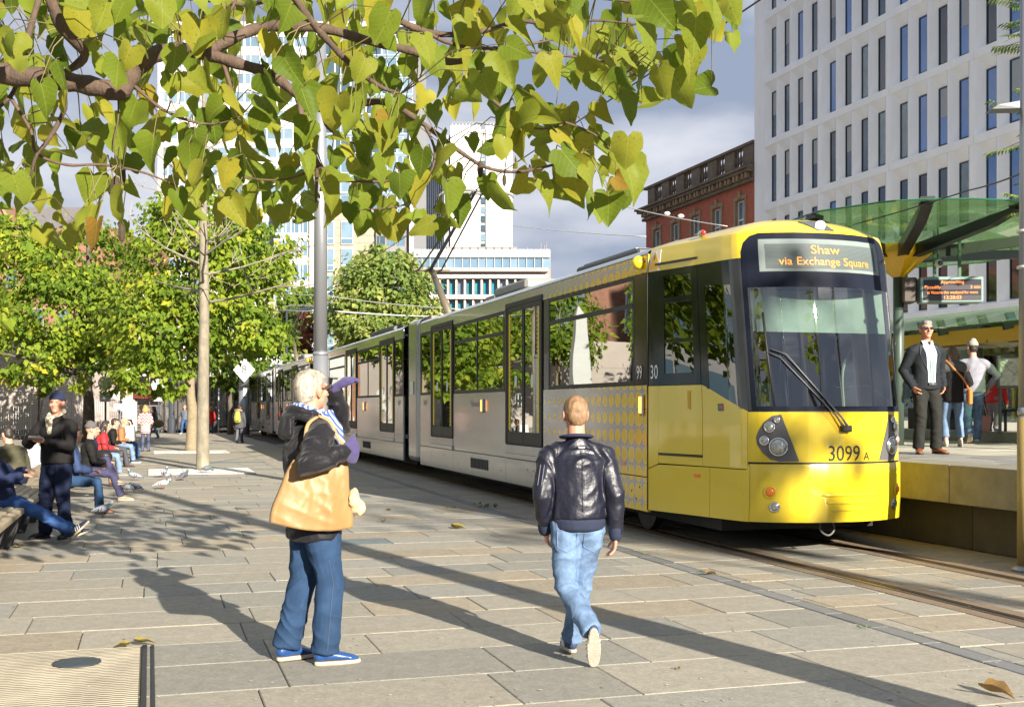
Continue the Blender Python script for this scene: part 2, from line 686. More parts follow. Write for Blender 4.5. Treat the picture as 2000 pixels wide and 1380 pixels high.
# ---- white office block with deep splayed window bays, parallel to the track
FO, FS = 30.93, 55.67
white = thing('office_building', 'tall white office block with a grid of deep splayed window bays', 'building', tw(FO, FS), TH)
GR, CELL, GRP, ST, Z0, DEP = 1.2, 1.55, 6.55, 3.95, 6.25, 0.34
NG, NS = 5, 7
LEN = GR + NG * GRP
ZT = Z0 + NS * ST
# local axes: x = away from the track (into the building), -y = towards the viewer
# body behind the bays
MB().box(DEP + 0.06, 20, -LEN, 0, Z0, ZT).build('wall_core', m_white2, white)
MB().box(0, DEP + 0.058, -GR, 0.0, Z0 - 0.2, ZT).build('corner_panel', m_white, white)
for g in range(NG):
    y0 = GR + g * GRP + 4 * CELL
    MB().box(0.0, DEP + 0.058, -(y0 + GRP - 4 * CELL), -y0, Z0, ZT).build('pier', m_white, white, bevel=0.015)
for k in range(NS + 1):
    z = Z0 + k * ST
    for g in range(NG):
        a, b_ = GR + g * GRP, GR + (g + 1) * GRP
        MB().box(-0.025, DEP + 0.056, -b_ + 0.012, -a - 0.012, z - 0.30, z + 0.10).build('ledge', m_white, white, bevel=0.012)


def bay_mesh():
    """one bay: fins, splayed jamb and soffit round a narrow window; x into the wall, y along it, z up"""
    H = ST - 0.40
    f, jl, jr, so = 0.11, 0.50, 0.07, 0.60
    b = MB()
    w = CELL
    # front ring (x=0) and back ring (x=DEP), y runs negative towards the viewer
    fr = [(0, -f, 0), (0, -w + 0.02, 0), (0, -w + 0.02, H), (0, -f, H)]
    bk = [(DEP, -jl, 0.12), (DEP, -w + jr, 0.12), (DEP, -w + jr, H - so), (DEP, -jl, H - so)]
    b.add(fr + bk, [(0, 1, 5, 4), (1, 2, 6, 5), (2, 3, 7, 6), (3, 0, 4, 7)])
    b.box(0.0, DEP, -f, 0, 0, H)
    me = b.mesh('window_bay')
    me.materials.append(m_white)
    p = MB().box(DEP - 0.02, DEP + 0.0, -w + jr + 0.03, -jl - 0.03, 0.16, H - so - 0.04).mesh('pane')
    fm = MB()
    y0, y1, z0, z1 = -w + jr, -jl, 0.12, H - so
    for q in ((y0, y1, z0, z0 + 0.05), (y0, y1, z1 - 0.05, z1), (y0, y0 + 0.04, z0 + 0.05, z1 - 0.05), (y1 - 0.06, y1, z0 + 0.05, z1 - 0.05)):
        fm.box(DEP - 0.06, DEP + 0.01, *q)
    fme = fm.mesh('frame')
    fme.materials.append(m_frame)
    return me, p, fme


bay_me, pane_me, frame_me = bay_mesh()
pane_sky = pane_me.copy()
pane_me.materials.append(m_glassO)
pane_sky.materials.append(m_glassSky)
pane_l, pane_d = pane_me.copy(), pane_me.copy()
for q, mt in ((pane_l, M('office_glass_lit', (0.10, 0.15, 0.17), 0.06, spec=1.0, var=0.6, vscale=1.1, coat=0.6)), (pane_d, M('office_glass_dark', (0.006, 0.012, 0.018), 0.04, spec=1.0, var=0.5, vscale=0.5, coat=0.5))):
    q.materials.clear()
    q.materials.append(mt)
blind_me = MB().box(DEP - 0.026, DEP - 0.021, -CELL + 0.11, -0.62, 1.5, ST - 0.40 - 0.68).mesh('blind')
blind_me.materials.append(M('roller_blind', (0.34, 0.36, 0.37), 0.6))
rgb_ = random.Random(4)
for k in range(NS):
    for g in range(NG):
        for i in range(4):
            y = -(GR + g * GRP + i * CELL)
            vz = rgb_.random()
            o = link('window_bay', bay_me, None, white, loc=(0, y, Z0 + k * ST + 0.10))
            link('pane', pane_l if vz < 0.10 else pane_d if vz < 0.28 else pane_sky if (g >= 2 and k >= 2) or vz > 0.86 else pane_me, None, o)
            if 0.28 < vz < 0.46:
                link('blind', blind_me, None, o)
            link('frame', frame_me, None, o)
# undercroft: soffit, columns and recessed shop glazing
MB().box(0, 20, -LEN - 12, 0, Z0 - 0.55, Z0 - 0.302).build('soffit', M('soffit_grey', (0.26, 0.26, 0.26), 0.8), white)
m_shopg = glass('shop_glass', (0.35, 0.42, 0.4), 0.25)
for i, y in enumerate((-3, -10.5, -18, -25.5, -33)):
    MB().lathe([(0.72, 0), (0.72, 4.35), (1.15, 4.55), (1.15, 4.63)], (1.3, y, 1.13), 28).build('column', m_white, white, smooth=False)
for i in range(22):
    y = -2.0 * i - 0.5
    MB().box(4.5, 4.54, y - 1.94, y, 1.2, Z0 - 0.6).build('shop_pane', m_shopg, white)
    MB().box(4.42, 4.6, y - 1.998, y - 1.942, 1.13, Z0 - 0.56).build('mullion', m_frame, white)
MB().box(9, 9.2, -LEN, 0, 1.13, Z0 - 0.56).build('shop_back_wall', M('shop_back', (0.35, 0.31, 0.25), 0.8, var=0.3, vscale=0.8), white)

# ---- red brick Victorian block next to it
m_brick = M('red_brick', (0.42, 0.10, 0.055), 0.85, var=0.3, vscale=14, bump=0.5, bscale=40, dirt=0.35)
m_sand = M('weathered_stone', (0.17, 0.13, 0.095), 0.85, var=0.35, vscale=5, bump=0.5, bscale=20, dirt=0.5)
m_sandl = M('buff_stone', (0.30, 0.215, 0.13), 0.85, var=0.25, vscale=5, bump=0.3, bscale=20, dirt=0.3)
m_sash = M('white_sash', (0.72, 0.72, 0.70), 0.5)
m_wglass = M('sash_glass', (0.10, 0.15, 0.17), 0.04, spec=1.0, var=0.5, vscale=1.2, coat=1.0)
brick = thing('brick_building', 'red brick Victorian block with a dark stone balustrade and sash windows', 'building', tw(FO + 0.1, FS + 0.12), TH)
BL, BZ = 17.2, 16.0


def brick_courses(o):
    """brick pattern with recessed joints in the relief"""
    return o


m_bw = M('brick_wall_pattern', (0.42, 0.10, 0.055), 0.85)
nt = m_bw.node_tree
tb = nt.nodes.new('ShaderNodeTexBrick')
tc_ = nt.nodes.new('ShaderNodeTexCoord')
sp_ = nt.nodes.new('ShaderNodeSeparateXYZ')
cb_ = nt.nodes.new('ShaderNodeCombineXYZ')
nt.links.new(tc_.outputs['Object'], sp_.inputs[0])
ad_ = nt.nodes.new('ShaderNodeMath')
ad_.operation = 'ADD'
nt.links.new(sp_.outputs['X'], ad_.inputs[0])
nt.links.new(sp_.outputs['Y'], ad_.inputs[1])
nt.links.new(ad_.outputs[0], cb_.inputs['X'])
nt.links.new(sp_.outputs['Z'], cb_.inputs['Y'])
nt.links.new(cb_.outputs[0], tb.inputs['Vector'])
tb.inputs['Color1'].default_value = (0.50, 0.105, 0.05, 1)
tb.inputs['Color2'].default_value = (0.33, 0.075, 0.042, 1)
tb.inputs['Mortar'].default_value = (0.26, 0.15, 0.10, 1)
tb.inputs['Scale'].default_value = 1.0
tb.inputs['Brick Width'].default_value = 0.235
tb.inputs['Row Height'].default_value = 0.085
tb.inputs['Mortar Size'].default_value = 0.008
nt.links.new(tb.outputs['Color'], nt.nodes['Principled BSDF'].inputs['Base Color'])

# wall with window openings: storeys of 3.7 m, 5 windows along the track face
win_c = [1.9, 5.2, 8.5, 11.8, 15.1]
WW, WH = 1.25, 2.45
sts = [2.6, 6.0, 9.4, 12.6]
edges_y = [0.0]
for c in win_c:
    edges_y += [c - WW / 2, c + WW / 2]
edges_y.append(BL)
edges_z = [0.0]
for z in sts:
    edges_z += [z, z + WH]
edges_z.append(BZ)
wb = MB()
for i in range(len(edges_y) - 1):
    for j in range(len(edges_z) - 1):
        if i % 2 == 1 and j % 2 == 1:
            continue
        wb.box(0, 0.35, edges_y[i], edges_y[i + 1], edges_z[j], edges_z[j + 1])
wb.box(0.36, 12, 0.0, BL, 0, BZ)
wb.build('wall', m_bw, brick)
for z in sts:
    for c in win_c:
        w = MB()
        for q in ((c - WW / 2 - 0.2, c - WW / 2 + 0.02, z - 0.1, z + WH + 0.05), (c + WW / 2 - 0.02, c + WW / 2 + 0.2, z - 0.1, z + WH + 0.05),
                  (c - WW / 2 - 0.28, c + WW / 2 + 0.28, z + WH + 0.052, z + WH + 0.32), (c - WW / 2 - 0.25, c + WW / 2 + 0.25, z - 0.28, z - 0.102)):
            w.box(-0.09, 0.12, *q)
        w.box(-0.16, 0.02, c - 0.14, c + 0.14, z + WH + 0.1, z + WH + 0.62)
        wo = w.build('window', m_sandl, brick, bevel=0.015)
        s_ = MB()
        for q in ((c - WW / 2 + .02, c - WW / 2 + 0.10, z, z + WH), (c + WW / 2 - 0.10, c + WW / 2 - .02, z, z + WH), (c - WW / 2 + 0.1, c + WW / 2 - 0.1, z + WH - 0.08, z + WH),
                  (c - WW / 2 + 0.1, c + WW / 2 - 0.1, z, z + 0.09), (c - WW / 2 + 0.1, c + WW / 2 - 0.1, z + WH / 2 - 0.05, z + WH / 2 + 0.05)):
            s_.box(0.13, 0.2, *q)
        s_.build('sash', m_sash, wo)
        MB().box(0.18, 0.195, c - WW / 2 + 0.1, c + WW / 2 - 0.1, z + 0.09, z + WH - 0.08).build('pane', m_wglass, wo)
cn = MB()
cn.box(-0.25, 0.3, -0.05, BL + 0.3, BZ + 0.002, BZ + 0.22).box(-0.55, 0.3, -0.05, BL + 0.6, BZ + 0.62, BZ + 0.82).box(-0.70, 0.3, -0.05, BL + 0.75, BZ + 0.822, BZ + 0.98)
cn.box(-0.12, 0.3, -0.05, BL + 0.1, BZ + 0.222, BZ + 0.618)
cn.build('cornice', m_sand, brick, bevel=0.02)
for i in range(15):
    for d in (0, 0.45):
        y = 0.35 + i * 1.15 + d
        MB().box(-0.48, -0.122, y, y + 0.2, BZ + 0.24, BZ + 0.615).build('bracket', m_sandl, brick, bevel=0.03)
PB = BZ + 0.98
MB().box(-0.15, 0.25, 0, BL, PB, PB + 0.22).build('plinth', m_sand, brick)
MB().box(-0.22, 0.32, -0.05, BL + 0.08, PB + 1.42, PB + 1.62).build('coping', m_sand, brick, bevel=0.03)
bal = MB().lathe([(0.10, 0), (0.10, 0.08), (0.06, 0.12), (0.115, 0.38), (0.115, 0.5), (0.055, 0.85), (0.055, 1.0), (0.10, 1.06), (0.10, 1.2)], n=8).mesh('baluster')
bal.materials.append(m_sand)
y = 0.0
for i in range(7):
    MB().box(-0.12, 0.22, y, y + 1.35, PB + 0.222, PB + 1.418).build('parapet_panel', m_sand, brick, bevel=0.03)
    y += 1.35
    if i < 6:
        for q in range(3):
            link('baluster', bal, None, brick, loc=(0.05, y + 0.22 + q * 0.37, PB + 0.22))
        y += 1.2
st_ = MB().box(4, 5.2, 6.2, 9.4, BZ, BZ + 3.1)
ch = st_.build('chimney_stack', m_brick, brick, bevel=0.04)
for q in range(4):
    MB().lathe([(0.24, 0), (0.2, 0.2), (0.24, 0.9), (0.32, 1.0), (0.32, 1.2)], (4.6, 6.6 + q * 0.8, BZ + 3.1), 10).build('chimney_pot', M('pot_clay', (0.1, 0.07, 0.06), 0.9, var=.3), ch)

# ---- helpers for far facades facing the camera
def facade(parent, x0, x1, Y, z0, z1, mats, storeys, bays, spandrel=0.3, mull=0.12, dep=0.5, wname='window', skip=None):
    """curtain wall: every bay a window part (frame) with its pane"""
    mw, mg, mf = mats
    h = (z1 - z0) / storeys
    w = (x1 - x0) / bays
    fr = MB()
    a, b_, c, d = 0, w, 0, h * (1 - spandrel)
    for q in ((0, mull, c, d), (w - mull, w, c, d), (mull, w - mull, d - mull, d), (mull, w - mull, c, c + mull)):
        fr.box(q[0], q[1], -0.12, 0.1, q[2], q[3])
    fr.box(w * 0.36, w * 0.36 + mull * 0.7, -0.08, 0.05, mull, d - mull)
    fm = fr.mesh(wname)
    fm.materials.append(mf)
    pm = MB().box(mull, w - mull, 0.0, 0.04, mull, d - mull).mesh('pane')
    pms = []
    for g in (mg if isinstance(mg, list) else [mg]):
        q = pm.copy()
        q.materials.append(g)
        pms.append(q)
    rr = random.Random(int(x0 * 7 + Y))
    for k in range(storeys):
        MB().box(x0, x1, Y - 0.2, Y + 0.6, z0 + k * h + d, z0 + (k + 1) * h).build('spandrel', mw, parent)
        for i in range(bays):
            if skip and skip(i, k):
                continue
            o = link(wname, fm, None, parent, loc=(x0 + i * w, Y, z0 + k * h))
            link('pane', rr.choice(pms), None, o)


m_spw = M('pale_spandrel', (0.46, 0.46, 0.46), 0.6, dirt=0.12)
m_alu = M('pale_mullion', (0.58, 0.58, 0.57), 0.5)
m_skyg = M('sky_glass', (0.12, 0.20, 0.27), 0.05, spec=1.0, var=0.35, vscale=0.15, coat=1.0)
m_skyg2 = M('sky_glass_pale', (0.17, 0.25, 0.32), 0.06, spec=1.0, var=0.3, vscale=0.2, coat=1.0)
m_skyg3 = M('sky_glass_dark', (0.05, 0.09, 0.12), 0.05, spec=1.0, var=0.4, vscale=0.2, coat=1.0)
m_tan = M('tan_cladding', (0.36, 0.29, 0.22), 0.75, var=0.08, vscale=0.5, dirt=0.15)
m_panelg = M('grey_cladding', (0.22, 0.21, 0.20), 0.7, var=0.1, vscale=0.5)

# glass office tower behind the trees (left half pale with spandrels, right half darker curtain wall)
YT = 190.0
sc_ = YT / F_PX
X_ = lambda p: (p - CX) * sc_
Z_ = lambda q: EYE + (HZ - q) * sc_
tower = thing('glass_tower', 'pale glass office tower half hidden behind the hanging catalpa leaves', 'building', (0, 0, 0))
MB().box(X_(316), X_(806), YT + 0.65, YT + 30, 0, Z_(55)).build('core', M('tower_core', (0.3, 0.3, 0.3), 0.8), tower)
facade(tower, X_(316), X_(606), YT, Z_(598), Z_(58), (m_spw, [m_skyg, m_skyg2, m_skyg2], m_alu), 15, 9, 0.36, 0.16)
MB().box(X_(606), X_(624), YT - 0.8, YT + 0.7, 0, Z_(50)).build('corner_fin', m_spw, tower)
MB().box(X_(311), X_(319), YT - 0.8, YT + 0.7, 0, Z_(26)).build('corner_fin', m_spw, tower)
facade(tower, X_(624), X_(806), YT, Z_(415), Z_(70), (m_skyg2, [m_skyg2, m_skyg, m_skyg3], m_alu), 9, 6, 0.12, 0.1)
MB().box(X_(800), X_(808), YT - 0.8, YT + 0.7, 0, Z_(200)).build('corner_fin', m_spw, tower)
MB().box(X_(300), X_(812), YT - 1.0, YT + 0.7, Z_(56), Z_(46)).build('roof_edge', m_spw, tower)
# tan clad lower storeys
MB().box(X_(606), X_(735), YT - 0.02, YT + 0.64, 0, Z_(412)).build('cladding', m_tan, tower)
for q in range(12):
    for pxx, wpx in ((640, 13), (667, 23)):
        yb = 478 + q * 52
        if yb > 760:
            continue
        o = MB().box(X_(pxx), X_(pxx + wpx), YT - 0.3, YT - 0.022, Z_(yb), Z_(yb - 46)).build('window', m_alu, tower)
        MB().box(X_(pxx + 1), X_(pxx + wpx - 1), YT - 0.36, YT - 0.302, Z_(yb - 2), Z_(yb - 11)).build('pane', m_skyg, o)
        MB().box(X_(pxx + 1), X_(pxx + wpx - 1), YT - 0.36, YT - 0.302, Z_(yb - 13), Z_(yb - 44)).build('pane', m_skyg2, o)
for q in range(12):
    MB().box(X_(606), X_(735), YT - 0.05, YT - 0.021, Z_(415 + q * 15), Z_(415 + q * 15 - 1)).build('cladding_joint', m_panelg, tower)
facade(tower, X_(735), X_(792), YT - 0.5, Z_(610), Z_(420), (m_panelg, [m_skyg3, m_skyg, m_skyg3], m_panelg), 6, 3, 0.3, 0.12)
MB().box(X_(735), X_(800), YT + 0.12, YT + 0.64, 0, Z_(410)).build('cladding', m_panelg, tower)
facade(tower, X_(540), X_(606), YT - 2.0, Z_(640), Z_(415), (m_spw, [m_skyg, m_skyg2], m_alu), 5, 4, 0.3, 0.12)

# white slab tower far away
YC = 300.0
sc2 = YC / F_PX
X2 = lambda p: (p - CX) * sc2
Z2 = lambda q: EYE + (HZ - q) * sc2
m_plain = M('bare_white_render', (0.72, 0.69, 0.64), 0.8, var=0.04, vscale=0.05, dirt=0.08)
m_rib = M('slate_rib', (0.16, 0.18, 0.21), 0.5)
city = thing('slab_tower', 'tall blank white slab tower with one thin slot of windows up its side', 'building', (0, 0, 0))
MB().box(X2(880), X2(938), YC, YC + 40, 0, Z2(245)).box(X2(949), X2(1001), YC, YC + 40, 0, Z2(245)).box(X2(938), X2(949), YC + 0.6, YC + 40, 0, Z2(252)).build('wall', m_plain, city)
for q in range(17):
    MB().box(X2(939), X2(948), YC + 0.3, YC + 0.59, Z2(295 + q * 18 + 13), Z2(295 + q * 18)).build('window', m_skyg3 if q % 3 else m_skyg2, city)
# dark ribbed long side going away to the left
e0, e1 = Vector((X2(880), YC, 0)), Vector((X2(830) * 1.21, YC * 1.21, 0))
dv = (e1 - e0).normalized()
nv = Vector((dv.y, -dv.x, 0)) * -1
L_ = (e1 - e0).length
MB().obox((e0 + e1) / 2 + Vector((6, 6, Z2(262) / 2)), dv, Vector((-dv.y, dv.x, 0)), (0, 0, 1), L_ / 2, 6, Z2(262) / 2).build('side_wall', m_rib, city)
for i in range(26):
    p = e0 + dv * (L_ * (i + 0.5) / 26)
    MB().obox(p + Vector((0, 0, Z2(262) / 2)), dv, Vector((-dv.y, dv.x, 0)), (0, 0, 1), 0.32, 1.6, Z2(262) / 2 - 0.1).build('rib', m_skyg2 if i % 2 else m_rib, city)
tr = MB()
for i in range(18):
    x = X2(884) + (X2(998) - X2(884)) * i / 17
    tr.box(x - 0.12, x + 0.12, YC, YC + 0.3, Z2(245), Z2(238))
tr.box(X2(882), X2(1000), YC, YC + 0.3, Z2(239.5), Z2(238.5))
tr.build('roof_railing', M('steel_grey', (0.3, 0.31, 0.32), 0.5, metal=0.5), city)

# low white office range
YL = 160.0
sc3 = YL / F_PX
X3 = lambda p: (p - CX) * sc3
Z3 = lambda q: EYE + (HZ - q) * sc3
low = thing('low_office', 'low white office range with teal windows below the slab tower', 'building', (0, 0, 0))
m_pink = M('pinkish_concrete', (0.60, 0.52, 0.46), 0.8, var=0.06, vscale=0.6, dirt=0.12)
m_teal = M('teal_glass', (0.02, 0.20, 0.27), 0.08, spec=0.8, var=0.4, vscale=0.5)
MB().box(X3(806), X3(1076), YL + 0.7, YL + 18, 0, Z3(488)).build('core', M('low_core', (0.25, 0.23, 0.21), 0.8), low)
for i in range(17):
    x0 = 808 + i * 15.7
    o = MB().box(X3(x0), X3(x0 + 14.9), YL - 0.2, YL + 0.6, Z3(503), Z3(487)).build('parapet_panel', m_spw, low, bevel=0.03)
    f_ = MB().box(X3(x0), X3(x0 + 0.8), YL - 0.05, YL + 0.3, Z3(524), Z3(503.2)).build('window', m_alu, low)
    MB().box(X3(x0 + 0.8), X3(x0 + 15.7), YL + 0.15, YL + 0.2, Z3(524), Z3(503.2)).build('pane', m_skyg if i % 4 else m_skyg2, f_)
for yb, hh in ((531, 7), (545, 8), (585, 9), (620, 9)):
    MB().box(X3(806), X3(1070), YL - 1.0, YL + 0.6, Z3(yb), Z3(yb - hh + 0.5)).build('beam', m_pink, low, bevel=0.05)
for r_ in range(3):
    yt = 545.5 + r_ * 39
    for i in range(16):
        x0 = 808 + i * 16.4
        o = MB().box(X3(x0), X3(x0 + 3.4), YL - 0.6, YL + 0.6, Z3(yt + 30), Z3(yt)).build('window', m_pink, low)
        MB().box(X3(x0 + 3.4), X3(x0 + 4.9), YL - 0.3, YL + 0.4, Z3(yt + 30), Z3(yt)).build('frame', M('rust_frame', (0.20, 0.09, 0.06), 0.7), o)
        MB().box(X3(x0 + 4.9), X3(x0 + 16.4), YL + 0.3, YL + 0.36, Z3(yt + 30), Z3(yt)).build('pane', m_teal if (i * 7 + r_) % 5 else m_skyg, o)
MB().box(X3(868), X3(1010), YL + 4, YL + 14, Z3(489), Z3(474)).build('plant_room', m_panelg, low)
for i in range(9):
    MB().box(X3(868 + i * 16), X3(869 + i * 16), YL + 3.9, YL + 3.99, Z3(488), Z3(474)).build('plant_rib', m_frame, low)
for p, t in ((1057, 470), (1064, 475), (1068, 468), (1030, 478)):
    MB().tube([(X3(p), YL + 2, Z3(490)), (X3(p), YL + 2, Z3(t))], 0.07, 6).build('aerial', m_panelg, low)

# ---- street-level buildings beyond the square on the left
shop = thing('shop_parade', 'pale shop parade with glazed fronts and a dark red shop sign', 'building', (0, 0, 0))
YS = 78.0
sS = YS / F_PX
XS = lambda p: (p - CX) * sS
ZS = lambda q: EYE + (HZ - q) * sS
MB().box(XS(225), XS(480), YS + 4, YS + 16, -0.3, ZS(560)).build('wall', m_pink, shop)
MB().box(XS(225), XS(640), YS + 0.2, YS + 3.99, ZS(735), ZS(690)).build('fascia', m_spw, shop, bevel=0.05)
MB().box(XS(238), XS(262), YS, YS + 1.2, -0.3, ZS(735.2)).build('pier', m_pink, shop, bevel=0.04)
sg = MB().box(XS(262), XS(312), YS - 0.15, YS + 0.18, ZS(778), ZS(757)).build('shop_sign', M('sign_maroon', (0.13, 0.015, 0.012), 0.5), shop)
put_text('lettering', 'Ban Di B', 0.36, (XS(286), YS - 0.17, ZS(768)), (1, 0, 0), (0, 0, 1), M('sign_red', (0.75, 0.05, 0.03), 0.5), sg)
for i in range(14):
    x0 = 262 + i * 27
    f_ = MB().box(XS(x0), XS(x0 + 1.5), YS + 0.3, YS + 0.5, -0.3, ZS(735.2)).build('shop_window', m_alu, shop)
    MB().box(XS(x0 + 1.5), XS(x0 + 27), YS + 0.38, YS + 0.42, ZS(845), ZS(735.2)).build('pane', m_shopg, f_)
    if i % 3 == 1:
        MB().box(XS(x0 + 3), XS(x0 + 25), YS + 1.2, YS + 1.4, -0.3, ZS(800)).build('counter', M('counter_white', (0.6, 0.58, 0.55), 0.6), shop)
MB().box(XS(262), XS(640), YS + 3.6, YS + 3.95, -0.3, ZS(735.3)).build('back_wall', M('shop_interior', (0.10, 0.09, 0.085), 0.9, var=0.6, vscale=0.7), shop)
for i in range(5):
    MB().box(XS(330 + i * 34), XS(352 + i * 34), YS + 2.8, YS + 3.2, -0.3, ZS(815 - (i % 2) * 30)).build('display', M('display%d' % i, random.Random(i).choice([(0.55, 0.5, 0.45), (0.1, 0.12, 0.2), (0.35, 0.05, 0.04), (0.2, 0.22, 0.1)]), 0.6), shop)

wallb = thing('rendered_building', 'pale pinkish rendered building dappled with leaf shade behind the fence', 'building', (0, 0, 0))
YW = 62.0
sW = YW / F_PX
XW = lambda p: (p - CX) * sW
ZW = lambda q: EYE + (HZ - q) * sW
m_rend = M('pink_render', (0.46, 0.39, 0.35), 0.85, var=0.06, vscale=1.0, dirt=0.15)
MB().box(XW(-420), XW(84), YW, YW + 12, -0.3, ZW(640)).build('wall', m_rend, wallb)
MB().box(XW(-420), XW(86), YW - 0.1, YW - 0.002, -0.3, ZW(840)).build('plinth', M('plinth_grey', (0.22, 0.2, 0.19), 0.85, dirt=.3), wallb)
for q in (700, 745, 790):
    MB().box(XW(-420), XW(84), YW - 0.012, YW - 0.001, ZW(q + 0.8), ZW(q)).build('render_joint', M('joint_grey', (0.3, 0.26, 0.24), 0.9), wallb)

m_oldb = M('dull_brick', (0.26, 0.125, 0.085), 0.88, var=0.2, vscale=3, bump=0.4, bscale=20, dirt=0.3)
gab = thing('gabled_brick_house', 'brick building with a slate roof and pointed gable above the trees', 'building', (0, 0, 0))
YG = 92.0
sG = YG / F_PX
XG = lambda p: (p - CX) * sG
ZG = lambda q: EYE + (HZ - q) * sG
MB().box(XG(-260), XG(228), YG, YG + 14, -0.3, ZG(445)).build('wall', m_oldb, gab)
m_slate = M('slate_roof', (0.17, 0.155, 0.15), 0.8, var=0.2, vscale=3, bump=0.4, bscale=8)
MB().add([(XG(-270), YG - 0.3, ZG(447)), (XG(112), YG - 0.3, ZG(447)), (XG(112), YG + 7, ZG(375)), (XG(-270), YG + 7, ZG(375)),
          (XG(-270), YG + 14.3, ZG(447)), (XG(112), YG + 14.3, ZG(447))], [(0, 1, 2, 3), (3, 2, 5, 4), (1, 5, 2), (0, 3, 4), (0, 4, 5, 1)]).build('roof', m_slate, gab)
gb = MB().add([(XG(-18), YG - 0.9, ZG(446)), (XG(36), YG - 0.9, ZG(446)), (XG(9), YG - 0.9, ZG(398)), (XG(-18), YG + 3, ZG(446)), (XG(36), YG + 3, ZG(446)), (XG(9), YG + 3, ZG(398))],
              [(0, 1, 2), (0, 2, 5, 3), (1, 4, 5, 2), (3, 5, 4), (0, 3, 4, 1)]).build('gable', m_oldb, gab)
MB().obox(((XG(-18) + XG(9)) / 2, YG - 1.0, (ZG(446) + ZG(398)) / 2), Vector((XG(9) - XG(-18), 0, ZG(398) - ZG(446))).normalized(), (0, 1, 0), Vector((ZG(446) - ZG(398), 0, XG(9) - XG(-18))).normalized(), 1.15, 0.15, 0.09).obox(
    ((XG(36) + XG(9)) / 2, YG - 1.0, (ZG(446) + ZG(398)) / 2), Vector((XG(9) - XG(36), 0, ZG(398) - ZG(446))).normalized(), (0, 1, 0), Vector((ZG(398) - ZG(446), 0, XG(36) - XG(9))).normalized(), 1.15, 0.15, 0.09).build('verge', m_sandl, gb)
for i in range(9):
    x0 = -250 + i * 52
    for q in (520, 600, 690):
        o = MB().box(XG(x0), XG(x0 + 26), YG - 0.12, YG - 0.002, ZG(q + 44), ZG(q)).build('window', m_sandl, gab)
        MB().box(XG(x0 + 3), XG(x0 + 23), YG - 0.16, YG - 0.122, ZG(q + 41), ZG(q + 4)).build('pane', m_wglass, o)

# ---- buildings outside the frame to the left: the tram's glazing mirrors them
refl = thing('brick_warehouse', 'tall red brick warehouse with arched pale windows across the square', 'building', (-58, 57, 0), R(38))
rb = MB().box(-22, 22, 0, 10, -0.3, 20)
rb.build('wall', m_oldb, refl)
for i in range(9):
    for k in range(4):
        x = -19.5 + i * 4.6
        o = MB().box(x, x + 1.9, -0.12, -0.002, 2.4 + k * 4.5, 5.4 + k * 4.5).build('window', m_sash, refl)
        MB().box(x + 0.15, x + 1.75, -0.16, -0.122, 2.55 + k * 4.5, 5.25 + k * 4.5).build('pane', m_wglass, o)
MB().box(-22.3, 22.3, -0.4, 0.2, 20.01, 20.7).build('cornice', m_sandl, refl)
ref2 = thing('glass_block', 'pale glass office block across the square beside the brick warehouse', 'building', (-30, 24, 0), R(62))
MB().box(-14, 14, 0, 9, -0.3, 24).build('core', m_spw, ref2)
for k in range(6):
    for i in range(10):
        x = -13.6 + i * 2.75
        MB().box(x, x + 2.5, -0.1, -0.002, 1 + k * 3.8, 3.8 + k * 3.8).build('window', m_skyg2 if (i + k) % 3 else m_skyg, ref2)
obl = thing('stone_obelisk', 'pale stone obelisk across the square mirrored in the tram windows', 'monument', (-23.6, 48.6, 0), R(20))
MB().box(-1.3, 1.3, -1.3, 1.3, 0, 0.5).box(-0.9, 0.9, -0.9, 0.9, 0.502, 1.4).build('plinth', m_spw, obl, bevel=0.04)
v = [(x * w, y * w, z) for z, w in ((1.402, 0.40), (6.0, 0.24), (6.5, 0.02)) for x, y in ((-1, -1), (1, -1), (1, 1), (-1, 1))]
MB().add(v, [(0, 3, 2, 1)] + [(k * 4 + i, k * 4 + (i + 1) % 4, k * 4 + 4 + (i + 1) % 4, k * 4 + 4 + i) for k in (0, 1) for i in range(4)] + [(8, 9, 10, 11)]).build('shaft', m_spw, obl)

# ================================================================== TRAM
m_yel = M('tram_yellow', (0.72, 0.535, 0.020), 0.25, coat=0.7, var=0.03, vscale=1.5, spec=0.5, dirt=0.07, bump=0.04, bscale=2.2, bdist=0.05)
m_sil = M('tram_silver', (0.43, 0.445, 0.45), 0.24, metal=0.75, var=0.05, vscale=1.6, dirt=0.14, coat=0.3, bump=0.05, bscale=1.6, bdist=0.05)
m_silr = M('tram_roof_silver', (0.46, 0.50, 0.53), 0.35, metal=0.35, var=0.05, vscale=2, coat=0.3)
m_blk = M('tram_black', (0.006, 0.006, 0.007), 0.12, coat=0.15, spec=0.35)
m_rub = M('rubber_black', (0.015, 0.015, 0.015), 0.55)
m_und = M('underframe_black', (0.010, 0.0095, 0.009), 0.8, var=0.3)
m_grey = M('grey_plastic', (0.10, 0.10, 0.105), 0.45)
m_lens = M('lamp_lens', (0.42, 0.43, 0.42), 0.15, metal=0.6, var=0.5, vscale=40)
m_chr = M('chrome_ring', (0.6, 0.6, 0.58), 0.18, metal=1.0)
m_amb = M('amber_lens', (0.80, 0.22, 0.02), 0.2, coat=0.5)
m_red = M('red_lens', (0.65, 0.02, 0.02), 0.2, coat=0.5)
m_amblit = M('amber_lit', (0.9, 0.35, 0.05), 0.3, emit=(1.0, 0.35, 0.05), estr=1.6)
m_led = M('led_orange', (0.5, 0.2, 0.02), 0.5, emit=(1.0, 0.30, 0.02), estr=0.55)
m_win = glass('tram_glass', (0.13, 0.16, 0.14), 0.42, 0.008, (0.92, 0.97, 0.94))
m_scr = glass('windscreen_glass', (0.50, 0.62, 0.57), 0.14, 0.006)
